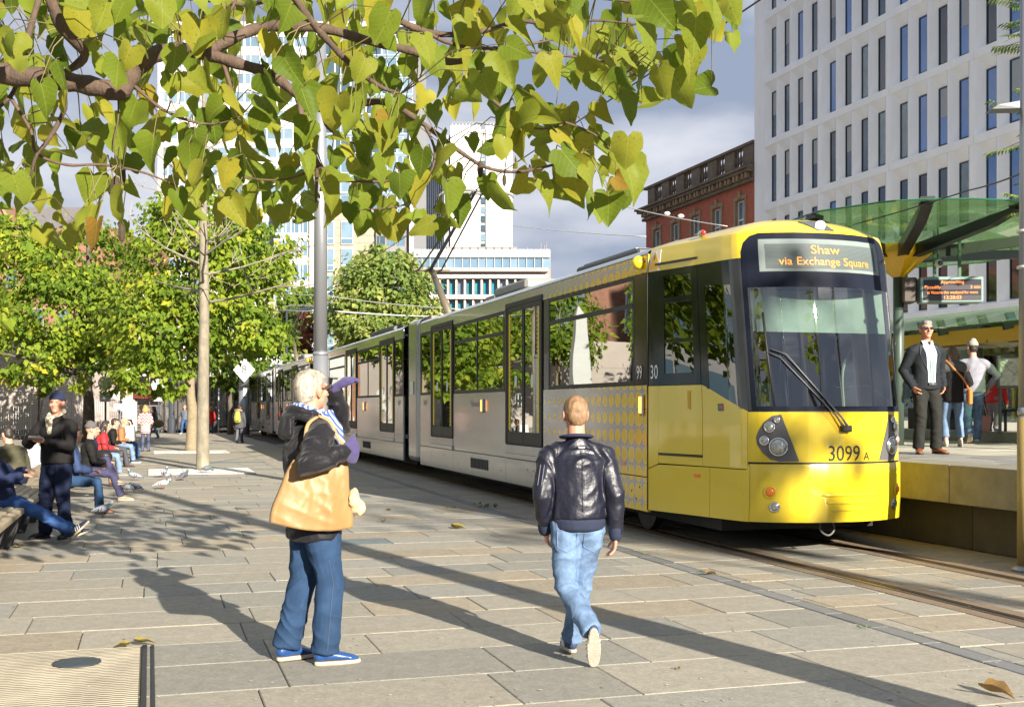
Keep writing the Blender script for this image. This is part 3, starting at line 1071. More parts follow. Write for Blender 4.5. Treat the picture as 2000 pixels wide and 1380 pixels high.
m_cabw = glass('cab_glass', (0.06, 0.055, 0.05), 0.10, 0.01)
m_seat = M('seat_moquette', (0.10, 0.11, 0.10), 0.9, var=0.3, vscale=20)
m_int = M('interior_grey', (0.30, 0.31, 0.30), 0.7)
m_yed = M('door_edge_yellow', (0.72, 0.55, 0.02), 0.45)

# silver panels carrying the pattern of printed yellow discs that thins out away from the cab
m_dot = M('silver_with_discs', (0.52, 0.53, 0.53), 0.25, metal=0.75, coat=0.3)
nt = m_dot.node_tree
N_ = nt.nodes.new
lk = nt.links.new
tc_ = N_('ShaderNodeTexCoord')
sp_ = N_('ShaderNodeSeparateXYZ')
lk(tc_.outputs['Object'], sp_.inputs[0])


def mth(op, a, b=None):
    q = N_('ShaderNodeMath')
    q.operation = op
    for i, w in enumerate((a, b)):
        if w is None:
            continue
        if isinstance(w, (int, float)):
            q.inputs[i].default_value = w
        else:
            lk(w, q.inputs[i])
    return q.outputs[0]


CS = 0.225
fy = mth('SUBTRACT', mth('FRACT', mth('DIVIDE', sp_.outputs['Y'], CS)), 0.5)
fz = mth('SUBTRACT', mth('FRACT', mth('DIVIDE', sp_.outputs['Z'], CS)), 0.5)
rad = mth('SQRT', mth('ADD', mth('MULTIPLY', fy, fy), mth('MULTIPLY', fz, fz)))
thr = mth('MAXIMUM', mth('SUBTRACT', 0.66, mth('MULTIPLY', sp_.outputs['Y'], 0.093)), 0.0)
inside = mth('LESS_THAN', rad, mth('MINIMUM', thr, 0.475))
cm = N_('ShaderNodeMix')
cm.data_type = 'RGBA'
cm.inputs['A'].default_value = (0.42, 0.435, 0.44, 1)
cm.inputs['B'].default_value = (0.78, 0.52, 0.015, 1)
lk(inside, cm.inputs['Factor'])
pb = nt.nodes['Principled BSDF']
lk(cm.outputs['Result'], pb.inputs['Base Color'])
lk(mth('SUBTRACT', 0.75, mth('MULTIPLY', inside, 0.7)), pb.inputs['Metallic'])

TW, TC, TL = 2.65, 1.325, 30.7
tram = thing('tram', 'yellow nosed silver tram at the platform with a lit destination board', 'tram', tw(0, 0), TH, group='coupled trams on the line')

# ---- the cab: a surface S(u, z); u runs round the nose (0 = middle, negative = plaza side)
half = [(0.0, -0.31), (0.2, -0.30), (0.4, -0.262), (0.6, -0.19), (0.75, -0.115), (0.87, -0.03), (0.935, 0.045), (0.972, 0.14), (1.015, 0.33), (1.12, 0.90), (1.22, 1.36), (1.30, 1.74), (1.322, 1.86)]
_cu = [0.0]
for i in range(1, len(half)):
    _cu.append(_cu[-1] + math.hypot(half[i][0] - half[i - 1][0], half[i][1] - half[i - 1][1]))
UMAX = _cu[-1]


def base_pt(u):
    a = min(abs(u), UMAX - 1e-6)
    for i in range(1, len(_cu)):
        if a <= _cu[i]:
            t = (a - _cu[i - 1]) / (_cu[i] - _cu[i - 1])
            x = half[i - 1][0] + (half[i][0] - half[i - 1][0]) * t
            y = half[i - 1][1] + (half[i][1] - half[i - 1][1]) * t
            return (x if u >= 0 else -x), y
    return half[-1]


def u_of(f):
    """fraction along the tapered cab side, 0 = nose corner, 1 = end of the cab"""
    return -(_cu[7] + (UMAX - _cu[7]) * f)


def S0(u, z):
    x, y = base_pt(u)
    k = max(0.0, min(1.0, 1.0 - y / 1.86))
    rk = 0.0
    if z > 1.56:
        rk = (z - 1.56) * 0.155
    if z < 1.0:
        rk = -0.012 * min(1, (1.0 - z) / 0.04) + max(0, 0.62 - z) * 0.10
    shr = 0.0
    if z > 3.2:
        shr = (z - 3.2) ** 2 * 0.35
    return Vector((TC + x * (1 - shr), y + rk * k + shr * k * 0.6, z))


def Sn(u, z, off=0.0):
    p = S0(u, z)
    if not off:
        return p
    du = S0(u + 0.004, z) - S0(u - 0.004, z)
    dz = S0(u, z + 0.004) - S0(u, z - 0.004)
    n = du.cross(dz).normalized()
    return p + n * off


def Snorm(u, z):
    du = S0(u + 0.004, z) - S0(u - 0.004, z)
    dz = S0(u, z + 0.004) - S0(u, z - 0.004)
    return du.cross(dz).normalized(), du.normalized(), dz.normalized()


def patch(poly, off=0.0, thick=0.02, du=0.07, dz=0.22, fn=None):
    fn = fn or Sn
    bm = bmesh.new()
    bm.faces.new([bm.verts.new((a, b, 0)) for a, b in poly])
    us = [a for a, b in poly]
    zs = [b for a, b in poly]
    cuts = sorted(set([round(c, 4) for s_ in (-1, 1) for c in [s_ * q for q in _cu]] + [min(us) + du * i for i in range(int((max(us) - min(us)) / du) + 1)]))
    for c in cuts:
        if min(us) + 1e-3 < c < max(us) - 1e-3:
            bmesh.ops.bisect_plane(bm, geom=bm.verts[:] + bm.edges[:] + bm.faces[:], plane_co=(c, 0, 0), plane_no=(1, 0, 0), dist=1e-5)
    zc = min(zs) + dz
    zl = [min(zs) + dz * i for i in range(1, int((max(zs) - min(zs)) / dz) + 1)] + [1.0, 0.96, 1.56]
    for c in zl:
        if min(zs) + 1e-3 < c < max(zs) - 1e-3:
            bmesh.ops.bisect_plane(bm, geom=bm.verts[:] + bm.edges[:] + bm.faces[:], plane_co=(0, c, 0), plane_no=(0, 1, 0), dist=1e-5)
    bmesh.ops.triangulate(bm, faces=[f for f in bm.faces if len(f.verts) > 4])
    uv = {v: (v.co.x, v.co.y) for v in bm.verts}
    be = [e for e in bm.edges if e.is_boundary]
    inner = {}
    for e in be:
        for v in e.verts:
            if v not in inner:
                inner[v] = bm.verts.new((0, 0, 0))
    for v, (a, b) in uv.items():
        v.co = fn(a, b, off)
    for v, w in inner.items():
        a, b = uv[v]
        w.co = fn(a, b, off - thick)
    for e in be:
        a, b = e.verts
        bm.faces.new((a, b, inner[b], inner[a]))
    me = bpy.data.meshes.new('patch')
    bm.to_mesh(me)
    bm.free()
    return me


def pat(name, poly, mat, parent, off=0.0, thick=0.02, smooth=True, **kw):
    o = link(name, patch(poly, off, thick, **kw), mat, parent)
    me = o.data
    if smooth:
        n_ = len(me.polygons)
        me.polygons.foreach_set('use_smooth', [True] * n_)
        me.set_sharp_from_angle(angle=R(35))
    return o


def rect(a, b, c, d):
    return [(a, c), (b, c), (b, d), (a, d)]


def disc(name, u, z, r, mat, parent, off=0.004, dome=0.02, n=18, ring=None):
    nn, du, dz = Snorm(u, z)
    c = Sn(u, z, off)
    b = MB()
    v = [c + nn * dome]
    f = []
    for k, (rr, hh) in enumerate(((0.5, 0.86), (0.85, 0.5), (1.0, 0.0), (1.0, -0.6))):
        for j in range(n):
            a = 2 * math.pi * j / n
            v.append(c + (du * math.cos(a) + dz * math.sin(a)) * r * rr + nn * (dome * hh))
    for j in range(n):
        f.append((0, 1 + j, 1 + (j + 1) % n))
        for k in range(3):
            f.append((1 + k * n + j, 1 + (k + 1) * n + j, 1 + (k + 1) * n + (j + 1) % n, 1 + k * n + (j + 1) % n))
    b.add(v, f)
    o = b.build(name, mat, parent, smooth=True)
    if ring:
        t = MB()
        pts = [c + (du * math.cos(2 * math.pi * j / 20) + dz * math.sin(2 * math.pi * j / 20)) * r * 1.06 + nn * 0.004 for j in range(21)]
        t.tube(pts, 0.010, 6)
        t.build('bezel', ring, o, smooth=True)
    return o


def decal(name, body, size, u0, z0, mat, parent, off=0.004, xscale=1.0, fn=None, align='CENTER'):
    fn = fn or Sn
    me = text_mesh(body, size, 0, align, xscale)
    for v in me.vertices:
        v.co = fn(u0 + v.co.x, z0 + v.co.y, off)
    me.materials.clear()
    return link(name, me, mat, parent)


UA = _cu[6]            # nose corner
UD = UMAX
# lower nose, bumper and side panels
pat('bonnet', rect(-UA - 0.02, UA + 0.02, 1.014, 1.550), m_yel, tram, 0.0)
pat('bumper', rect(-UA + 0.01, UA - 0.01, 0.375, 0.990), m_yel, tram, 0.014, 0.03)
# three raised ribs on the bumper
for k, (a, b_, z) in enumerate(((-0.27, 0.48, 0.665), (-0.22, 0.46, 0.585), (-0.17, 0.43, 0.51))):
    MB().tube([Sn(a + (b_ - a) * i / 16, z, 0.014) for i in range(17)], [(0.006, 0.008)] + [(0.020, 0.017)] * 15 + [(0.006, 0.008)], 8, (0, 0, 1)).build('bumper_rib', m_yel, tram, smooth=True)
for sgn in (-1, 1):
    def mir(poly):
        return poly if sgn < 0 else [(-a, b) for a, b in poly][::-1]
    u1, ud0, ud1 = u_of(0.0), u_of(0.395), u_of(0.87)
    # side lower yellow: panel in front of the door, door, panel behind, skirts
    pat('side_panel', mir([(ud0 + 0.006, 0.935), (-UA - 0.026, 0.935), (-UA - 0.026, 1.56), (ud0 + 0.03, 1.855), (ud0 + 0.006, 1.855)]), m_yel, tram, 0.0)
    d = pat('cab_door', mir(rect(ud1, ud0, 1.06, 1.855)), m_yel, tram, 0.004)
    pat('door_handle', mir(rect(ud0 - 0.26, ud0 - 0.205, 1.58, 1.79)), M('handle_shade', (0.55, 0.34, 0.01), 0.4), d, 0.010, 0.006)
    pat('sill_strip', mir(rect(ud1, ud0, 1.035, 1.056)), m_rub, d, 0.010, 0.006)
    pat('side_panel', mir([(ud1 - 0.004, 0.935), (ud0, 0.935), (ud0, 1.03), (ud1 - 0.004, 1.03)]), m_yel, tram, 0.0)
    pat('side_panel', mir([(-UD, 0.86), (ud1 - 0.008, 0.93), (ud1 - 0.008, 1.855), (-UD, 1.855)]), m_yel, tram, 0.0)
    pat('skirt', mir([(-UD, 0.36), (u_of(0.32) - .004, 0.365), (u_of(0.32) - .004, 0.925), (ud1, 0.918), (-UD, 0.85)]), m_yel, tram, 0.0, 0.06)
    pat('skirt', mir([(u_of(0.32) + .004, 0.365), (-UA - 0.002, 0.37), (-UA - 0.002, 0.998), (-UA - 0.05, 0.925), (u_of(0.32) + .004, 0.925)]), m_yel, tram, 0.0, 0.06)
    # black band
    pat('black_panel', mir([(-UD, 1.862), (ud1, 1.862), (ud1, 3.228), (-UD, 3.228)]), m_blk, tram, 0.0)
    fr = pat('cab_door_frame', mir(rect(ud1 + 0.004, ud0 - 0.004, 1.862, 2.0)), m_blk, tram, 0.004)
    for q in (rect(ud1 + 0.004, ud1 + 0.13, 2.0, 3.15), rect(ud0 - 0.13, ud0 - 0.004, 2.0, 3.15), rect(ud1 + 0.13, ud0 - 0.13, 2.83, 2.90), rect(ud1 + 0.004, ud0 - 0.004, 3.152, 3.226)):
        pat('frame_bar', mir(q), m_blk, fr, 0.004)
    pat('pane', mir(rect(ud1 + 0.13, ud0 - 0.13, 2.0, 2.83)), m_cabw, fr, -0.004, 0.005)
    pat('pane', mir(rect(ud1 + 0.13, ud0 - 0.13, 2.90, 3.15)), m_cabw, fr, -0.004, 0.005)
    pat('window_rail', mir(rect(ud1 + 0.13, ud0 - 0.13, 2.36, 2.40)), m_blk, fr, 0.002, 0.02)
    pat('black_panel', mir([(ud0, 1.862), (ud0 + 0.14, 1.80), (ud0 + 0.14, 3.228), (ud0, 3.228)]), m_blk, tram, 0.0)
    pat('quarter_light', mir([(ud0 + 0.14, 1.80), (-UA - 0.16, 1.60), (-UA - 0.16, 2.95), (ud0 + 0.14, 2.98)]), m_cabw, tram, -0.003, 0.006)
    pat('black_panel', mir([(ud0 + 0.14, 2.98), (-UA - 0.16, 2.95), (-UA - 0.16, 3.228), (ud0 + 0.14, 3.228)]), m_blk, tram, 0.0)
    pat('windscreen_pillar', mir([(-UA - 0.16, 1.60), (-UA - 0.04, 1.562), (-UA + 0.03, 1.562), (-UA + 0.03, 3.228), (-UA - 0.16, 3.228)]), M('pillar_grey', (0.03, 0.031, 0.035), 0.3, coat=0.4), tram, 0.0)
    pat('cant_panel', mir([(-UD, 3.232), (-UA + 0.03, 3.232), (-UA + 0.03, 3.515), (-UD, 3.515)]), m_yel, tram, 0.0)
    pat('gutter', mir([(ud1 - 0.06, 3.30), (ud0 + 0.01, 3.30), (ud0 + 0.01, 3.325), (ud1 - 0.06, 3.325)]), m_rub, tram, 0.008, 0.008)
    # headlamp pod
    pod = pat('headlamp_pod', mir([(-0.50, 1.026), (-0.69, 1.524), (-0.785, 1.507), (-0.87, 1.44), (-0.92, 1.36), (-0.95, 1.28), (-0.94, 1.205), (-0.88, 1.11), (-0.80, 1.045), (-0.71, 1.022)][::-1]), m_grey, tram, 0.008, 0.02, du=0.05)
    for (u, z, r, mt, dm) in ((-0.72, 1.18, 0.088, m_lens, 0.035), (-0.81, 1.39, 0.050, m_lens, 0.025), (-0.865, 1.245, 0.043, m_lens if sgn < 0 else M('pink_lens', (0.75, 0.4, 0.36), 0.15, metal=0.4), 0.025), (-0.735, 1.465, 0.026, m_lens, 0.012)):
        disc('headlamp', u * -sgn, z, r, mt, pod, 0.014, dm, ring=m_chr)
    disc('indicator', sgn * 0.81, 0.70, 0.056, m_amb, tram, 0.018, 0.03, ring=m_yed)
    disc('marker_lamp', sgn * 0.76, 0.54, 0.046, m_lens, tram, 0.018, 0.02, ring=m_chr)
# windscreen with its black surround; the glass has rounded top corners
ZB, ZTOP = 1.566, 3.50
UW = UA - 0.035
outer = [(-UW, ZB), (UW, ZB), (UW, 3.30), (UW - 0.03, 3.40), (UW - 0.10, 3.47), (UW - 0.20, ZTOP), (-UW + 0.20, ZTOP), (-UW + 0.10, 3.47), (-UW + 0.03, 3.40), (-UW, 3.30)]
ws = pat('windscreen', [(-UW + 0.05, ZB + 0.045), (UW - 0.05, ZB + 0.045), (UW - 0.05, 2.90), (-UW + 0.05, 2.90)], m_scr, tram, 0.0, 0.006)
for q in ([(-UW, ZB), (UW, ZB), (UW, ZB + 0.045), (-UW, ZB + 0.045)], [(-UW, ZB + 0.045), (-UW + 0.05, ZB + 0.045), (-UW + 0.05, 2.90), (-UW, 2.90)],
          [(UW - 0.05, ZB + 0.045), (UW, ZB + 0.045), (UW, 2.90), (UW - 0.05, 2.90)],
          [(-UW, 2.90), (UW, 2.90), (UW, 3.30), (UW - 0.03, 3.40), (UW - 0.10, 3.47), (UW - 0.20, ZTOP), (-UW + 0.20, ZTOP), (-UW + 0.10, 3.47), (-UW + 0.03, 3.40), (-UW, 3.30)]):
    pat('surround', q, M('screen_black', (0.012, 0.015, 0.026), 0.5, spec=0.06), ws, 0.001, 0.03)
pat('header_panel', [(-UA + 0.028, 3.3), (-UW - 0.003, 3.3), (-UW + 0.027, 3.40), (-UW + 0.097, 3.474), (-UW + 0.20, 3.504), (UW - 0.20, 3.504), (UW - 0.097, 3.474), (UW - 0.027, 3.40), (UW + 0.003, 3.3), (UA - 0.028, 3.3), (UA - 0.028, 3.52), (-UA + 0.028, 3.52)], m_yel, tram, 0.0)
dsp = pat('destination_display', rect(-0.80, 0.74, 3.07, 3.43), M('display_pane', (0.20, 0.235, 0.23), 0.5, spec=0.03), tram, 0.006, 0.008)
scr_ = M('display_inset', (0.12, 0.145, 0.145), 0.5, spec=0.03)
pat('screen', rect(-0.73, 0.67, 3.105, 3.375), scr_, dsp, 0.009, 0.004)
for k in range(18):
    z = 3.112 + k * 0.0145
    pat('screen_line', rect(-0.725, 0.665, z, z + 0.003), M('display_line', (0.06, 0.075, 0.075), 0.4), dsp, 0.0105, 0.002, du=0.2)
decal('lettering', 'Shaw', 0.135, -0.06, 3.305, m_led, dsp, 0.013, 1.25)
decal('lettering', 'via Exchange Square', 0.125, -0.03, 3.178, m_led, dsp, 0.013, 1.1)
m_num = M('number_black', (0.02, 0.02, 0.02), 0.4)
num = decal('fleet_number', '3099', 0.235, 0.01, 1.10, m_num, tram, 0.003, 0.86)
decal('suffix_letter', 'A', 0.12, 0.30, 1.07, m_num, num, 0.003)
decal('fleet_number', '30', 0.24, -UD + 0.06, 2.015, M('number_white', (0.8, 0.8, 0.78), 0.5), tram, 0.006, 0.7, align='LEFT')
# wiper
wp = []
wb_ = [Sn(0.02, 1.39, 0.045), Sn(-0.05, 1.49, 0.05), Sn(-0.60, 2.16, 0.05), Sn(-0.76, 2.22, 0.04)]
wiper = MB().tube(wb_, [0.018, 0.011, 0.008, 0.008], 6).tube([Sn(-0.02, 1.365, 0.04), Sn(-0.10, 1.49, 0.05), Sn(-0.66, 2.13, 0.05), Sn(-0.78, 2.18, 0.04)], [0.013, 0.008, 0.007, 0.007], 6).build('wiper_arm', m_grey, tram, smooth=True)
MB().tube([Sn(-0.80, 2.62, 0.022), Sn(-0.785, 2.15, 0.028), Sn(-0.755, 1.62, 0.022)], 0.014, 6).build('wiper_blade', m_rub, wiper, smooth=True)
MB().obox(Sn(0.01, 1.372, 0.03), Snorm(0.01, 1.372)[1], Snorm(0.01, 1.372)[2], Snorm(0.01, 1.372)[0], 0.06, 0.035, 0.03).build('wiper_motor', m_rub, wiper, bevel=0.01)
v_ = [(-0.235, 1.55), (-0.21, 1.55), (0.055, 1.335), (0.035, 1.335)]
pat('bonnet_recess', [(-0.26, 1.548), (-0.07, 1.335), (0.09, 1.335), (0.31, 1.548)], M('yellow_recess', (0.70, 0.45, 0.008), 0.25, coat=0.6), tram, 0.003, 0.01)
# fascia seams
for q in (rect(-UA + 0.0, UA - 0.0, 0.984, 1.018), rect(-UA - 0.02, UA + 0.02, 1.546, 1.570)):
    pat('seam', q, m_rub, tram, -0.006, 0.02)
MB().tube(smooth_line([Vector((1.30, 0.05, 0.42)), Vector((1.24, 0.02, 0.27)), Vector((1.33, 0.0, 0.20)), Vector((1.42, 0.02, 0.27)), Vector((1.38, 0.05, 0.42))], 6), 0.012, 6).build('coupling_hose', M('hose_grey', (0.12, 0.12, 0.11), 0.5), tram, smooth=True)

# ---- roof of the cab: from the rim at z = 3.515 inwards
def Rf(u, t, off=0.0):
    p = S0(u, 3.515)
    q = Vector((TC, max(p.y, 0.98), 0))
    k = max(0.0, min(1.0, (1.86 - p.y) / 1.86))
    a = 1 - (1 - t) ** 1.0
    pt = Vector((p.x + (q.x - p.x) * a, p.y + (q.y - p.y) * a, 3.515 + (0.215 + 0.03 * k) * (1 - (1 - t) ** 2.6) + off))
    return pt


b = MB()
us = sorted(set([-UD + (2 * UD) * i / 60 for i in range(61)]))
ts = [0, 0.06, 0.13, 0.22, 0.34, 0.5, 0.7, 0.88, 1.0]
v = [Rf(u, t) for t in ts for u in us]
n_ = len(us)
b.add(v, [(i * n_ + j, i * n_ + j + 1, (i + 1) * n_ + j + 1, (i + 1) * n_ + j) for i in range(len(ts) - 1) for j in range(n_ - 1)])
b.build('cab_roof', m_yel, tram, smooth=True)
lampf = lambda u, t, off=0.0: Rf(u, t, off)
hl = link('roof_lamp', patch([(-0.27, 0.30), (-0.10, 0.035), (0.12, 0.035), (0.14, 0.30)], 0.012, 0.01, fn=lampf), M('lamp_recess', (0.05, 0.055, 0.07), 0.1, coat=1.0), tram)
p0 = Rf(-0.02, 0.11, 0.03)
MB().ell(p0, (0.06, 0.04, 0.05)).build('lens', M('lit_lamp', (0.9, 0.9, 0.9), 0.2, emit=(1, 1, 0.95), estr=0.8), hl, smooth=True)
ml = MB().ell((0, 0, 0), (0.035, 0.085, 0.038)).build('marker_light', m_chr, tram, smooth=True)
ml.location = Rf(-UD + 0.95, 0.10, 0.045)
r2 = MB().ell((-0.012, -0.06, -0.004), (0.03, 0.035, 0.03)).build('red_lens', m_red, ml, smooth=True)

# ---- the two sections of the body
def body(mirror):
    """one section, s from 1.86 to 14.45; mirror reflects it end for end"""
    def Y(a):
        return TL - a if mirror else a

    def bx(mb, x0, x1, a, b_, z0, z1):
        mb.box(x0, x1, min(Y(a), Y(b_)), max(Y(a), Y(b_)), z0, z1)
        return mb
    S1, S2 = 1.862, 14.42
    wins = [(2.28, 5.58, 2.87, 1), (7.93, 11.38, 2.87, 2), (13.42, 14.36, None, 1)]
    doors = [(5.86, 7.80), (11.46, 13.34)]
    for side in (0, 1):
        def X(a):
            return a if side == 0 else TW - a

        def sb(mb, x0, x1, a, b_, z0, z1):
            return bx(mb, min(X(x0), X(x1)), max(X(x0), X(x1)), a, b_, z0, z1)
        # lower silver panels between the doors
        cuts = [S1, 5.84, 7.82, 11.44, 13.36, S2]
        for i in range(0, 6, 2):
            sb(MB(), 0, 0.05, cuts[i] + 0.004, cuts[i + 1] - 0.004, 0.755, 1.87).build('side_panel', m_dot if (i == 0 and not mirror) else m_sil, tram, bevel=0.006)
        k = S1
        for e in (4.0, 5.84, 7.82, 10.0, 11.44, 13.36, S2):
            sb(MB(), 0.0, 0.05, k + 0.004, e - 0.004, 0.33, 0.745).build('skirt_panel', m_dot if (e < 4.1 and not mirror) else m_sil, tram, bevel=0.006)
            k = e
        gr = sb(MB(), -0.006, 0.0, 8.9, 10.1, 0.47, 0.66)
        gr.build('vent_grille', m_grey, tram)
        for q in range(12):
            sb(MB(), -0.012, -0.006, 8.92 + q * 0.098, 8.96 + q * 0.098, 0.48, 0.65).build('grille_bar', m_und, tram)
        # cant rail and window band
        sb(MB(), 0.0, 0.05, S1, S2, 3.235, 3.46).build('cant_rail', m_dot if not mirror else m_sil, tram, bevel=0.01)
        band = MB()
        z0, z1 = 1.875, 3.23
        e = [S1, wins[0][0], wins[0][1], doors[0][0], doors[0][1], wins[1][0], wins[1][1], doors[1][0], doors[1][1], wins[2][0], wins[2][1], S2]
        for i in range(0, 12, 2):
            if e[i + 1] - e[i] > 0.02:
                sb(band, 0.004, 0.05, e[i], e[i + 1], z0, z1)
        band.build('window_pillars', m_blk, tram)
        for (a, b_, hz, nn) in wins:
            w = MB()
            for q in ((a, b_, z0, z0 + 0.05), (a, b_, z1 - 0.05, z1), (a, a + 0.05, z0 + 0.05, z1 - 0.05), (b_ - 0.05, b_, z0 + 0.05, z1 - 0.05)):
                sb(w, 0.002, 0.05, *q)
            if nn == 2:
                m_ = (a + b_) / 2
                sb(w, -0.002, 0.045, m_ - 0.03, m_ + 0.03, z0 + 0.05, z1 - 0.05)
            if hz:
                sb(w, -0.004, 0.045, a + 0.05, b_ - 0.05, hz - 0.03, hz + 0.03)
            wo = w.build('window', m_rub, tram)
            segs = [(a, b_)] if nn == 1 else [(a, (a + b_) / 2), ((a + b_) / 2, b_)]
            for (c, d_) in segs:
                sb(MB(), 0.008, 0.014, c + 0.03, d_ - 0.03, z0 + 0.03, z1 - 0.03).build('pane', m_win, wo)
        for (a, b_) in doors:
            f = MB()
            for q in ((a, b_, 3.26, 3.34), (a, a + 0.09, 1.0, 3.26), (b_ - 0.09, b_, 1.0, 3.26), (a, b_, 0.985, 1.0)):
                sb(f, -0.018, 0.05, *q)
            do = f.build('door', m_rub, tram, bevel=0.008)
            m_ = (a + b_) / 2
            for (c, d_, yl) in ((a + 0.095, m_ - 0.008, 0), (m_ + 0.008, b_ - 0.095, 1)):
                lf = MB()
                for q in ((c, d_, 1.003, 1.20), (c, d_, 3.18, 3.255), (c, c + 0.05, 1.2, 3.18), (d_ - 0.05, d_, 1.2, 3.18)):
                    sb(lf, -0.008, 0.02, *q)
                lf.build('door_leaf', m_rub, do, bevel=0.004)
                sb(MB(), 0.004, 0.010, c + 0.05, d_ - 0.05, 1.2, 3.18).build('pane', m_win, do)
                y0 = c + 0.05 if yl == 0 else d_ - 0.15
                sb(MB(), -0.002, 0.003, y0, y0 + 0.085, 1.22, 3.16).build('yellow_edge', m_yed, do)
                yd = y0 + 0.085 if yl == 0 else y0 - 0.05
                for q in range(28):
                    sb(MB(), -0.001, 0.003, yd, yd + 0.05, 1.24 + q * 0.068, 1.262 + q * 0.068).build('edge_dash', m_yed, do)
                sb(MB(), 0.0006, 0.0036, (c + d_) / 2 - 0.08, (c + d_) / 2 + 0.04, 1.93, 2.12).build('notice', M('notice_white', (0.7, 0.7, 0.68), 0.5), do)
            st = MB()
            sb(st, -0.03, 0.05, a - 0.01, b_ + 0.01, 0.755, 0.83)
            sb(st, -0.012, 0.05, a - 0.01, b_ + 0.01, 0.832, 0.98)
            st.build('door_sill', m_sil, tram, bevel=0.006)
        ind = [9.2, 1.98] if not mirror else [9.2]
        for q in ind:
            il = sb(MB(), -0.045, 0.0, q - 0.04, q + 0.04, 1.50, 1.76).build('side_indicator', m_chr, tram, bevel=0.015)
            sb(MB(), -0.055, -0.046, q - 0.03, q + 0.03, 1.53, 1.73).build('lens', m_amblit, il)
    # roof
    b = MB()
    prof = [(0.0, 3.462), (0.03, 3.50), (0.10, 3.535), (0.28, 3.60), (0.55, 3.66), (0.95, 3.70), (1.325, 3.72)]
    prof += [(TW - x, z) for x, z in prof[-2::-1]]
    n_ = len(prof)
    v = [(x, Y(q), z) for q in (S1, S1 + 0.02, 6, 10, S2) for x, z in prof]
    b.add(v, [(i * n_ + j, i * n_ + j + 1, (i + 1) * n_ + j + 1, (i + 1) * n_ + j) for i in range(4) for j in range(n_ - 1)])
    b.build('roof', m_dot if False else m_silr, tram, smooth=True)
    # floor, underframe, bulkheads, ceiling
    bx(MB(), 0.06, TW - 0.06, S1, S2, 0.86, 0.95).build('floor', m_int, tram)
    bx(MB(), 0.06, TW - 0.06, S1, S2, 3.30, 3.34).build('ceiling', m_int, tram)
    bx(MB(), 0.35, TW - 0.35, 0.6, S2, 0.22, 0.85).build('underframe', m_und, tram)
    for q in (3.0, 4.8):
        for xx in (0.55, 1.98):
            wv = MB().tube([(xx - 0.06, Y(q), 0.33), (xx + 0.06, Y(q), 0.33)], 0.33, 20).build('wheel', M('wheel_steel', (0.05, 0.045, 0.04), 0.6, metal=0.4, var=.3), tram)
            MB().tube([(xx - 0.1, Y(q), 0.33), (xx - 0.062, Y(q), 0.33)], 0.12, 12).build('hub', m_und, wv)
    # seats: pairs facing both ways
    for q in (2.7, 3.5, 4.5, 5.2, 8.4, 9.3, 10.2, 11.0, 13.9):
        for xx in (0.12, 1.65):
            st = MB()
            bx(st, xx, xx + 0.88, q, q + 0.42, 1.36, 1.44)
            bx(st, xx, xx + 0.88, q - 0.06, q + 0.02, 1.40, 2.05)
            bx(st, xx + 0.3, xx + 0.6, q + 0.1, q + 0.3, 0.95, 1.36)
            st.build('passenger_seat', m_seat, tram, bevel=0.03)
    for q in (6.2, 7.4, 11.9, 13.0):
        MB().tube([(0.75, Y(q), 0.95), (0.75, Y(q), 3.3)], 0.02, 6).build('grab_pole', m_yed, tram)


body(False)
body(True)
decal2 = lambda body_, size, y, z, mat: put_text('lettering', body_, size, (-0.004, y, z), (0, -1, 0), (0, 0, 1), mat, tram, 0.001)
put_text('fleet_number', '99', 0.24, (-0.006, 1.862 + 0.24, 2.02), (0, -1, 0), (0, 0, 1), MATS['number_white'], tram, 0.001, xscale=0.7)
decal2('Metrolink', 0.17, 9.75, 1.66, M('letter_grey', (0.33, 0.34, 0.34), 0.4))
decal2('3099', 0.16, 13.95, 1.70, MATS['letter_grey'])
decal2('3099', 0.16, TL - 13.95, 1.70, MATS['letter_grey'])
# warning label beside the cab
wl = pat('warning_label', rect(-UD + 0.03, -UD + 0.26, 3.24, 3.49), M('label_pale', (0.7, 0.69, 0.66), 0.5), tram, 0.004, 0.004)
pat('warning_triangle', [(-UD + 0.05, 3.34), (-UD + 0.24, 3.34), (-UD + 0.145, 3.475)], M('label_yellow', (0.8, 0.42, 0.01), 0.5), wl, 0.006, 0.002)
pat('warning_bolt', [(-UD + 0.13, 3.36), (-UD + 0.165, 3.39), (-UD + 0.15, 3.395), (-UD + 0.16, 3.44), (-UD + 0.125, 3.40), (-UD + 0.14, 3.397)], m_num, wl, 0.0075, 0.001)
pat('warning_text', rect(-UD + 0.05, -UD + 0.24, 3.255, 3.325), MATS['label_yellow'], wl, 0.006, 0.002)
pod = MB().ell((-0.045, 2.03, 3.37), (0.085, 0.075, 0.085)).build('camera_pod', m_yel, tram, smooth=True)
MB().box(-0.004, 0.004, 1.852, 1.872, 0.36, 3.46).build('joint_seal', m_rub, tram)
pat('reflector', rect(-UD + 0.9, -UD + 1.02, 0.80, 0.84), m_amb, tram, 0.004, 0.006)
cb_ = pat('door_button', rect(u_of(0.2) - 0.05, u_of(0.2) + 0.05, 1.56, 1.64), m_grey, tram, 0.006, 0.01)
pat('button_light', rect(u_of(0.2) - 0.03, u_of(0.2) - 0.004, 1.585, 1.615), M('button_green', (0.05, 0.3, 0.1), 0.4), cb_, 0.009, 0.004)
pat('button_red', rect(u_of(0.2) + 0.004, u_of(0.2) + 0.03, 1.585, 1.615), m_red, cb_, 0.009, 0.004)
MB().box(-0.004, 0.0, 2.55, 2.68, 0.86, 0.91).build('reflector', m_amb, tram)
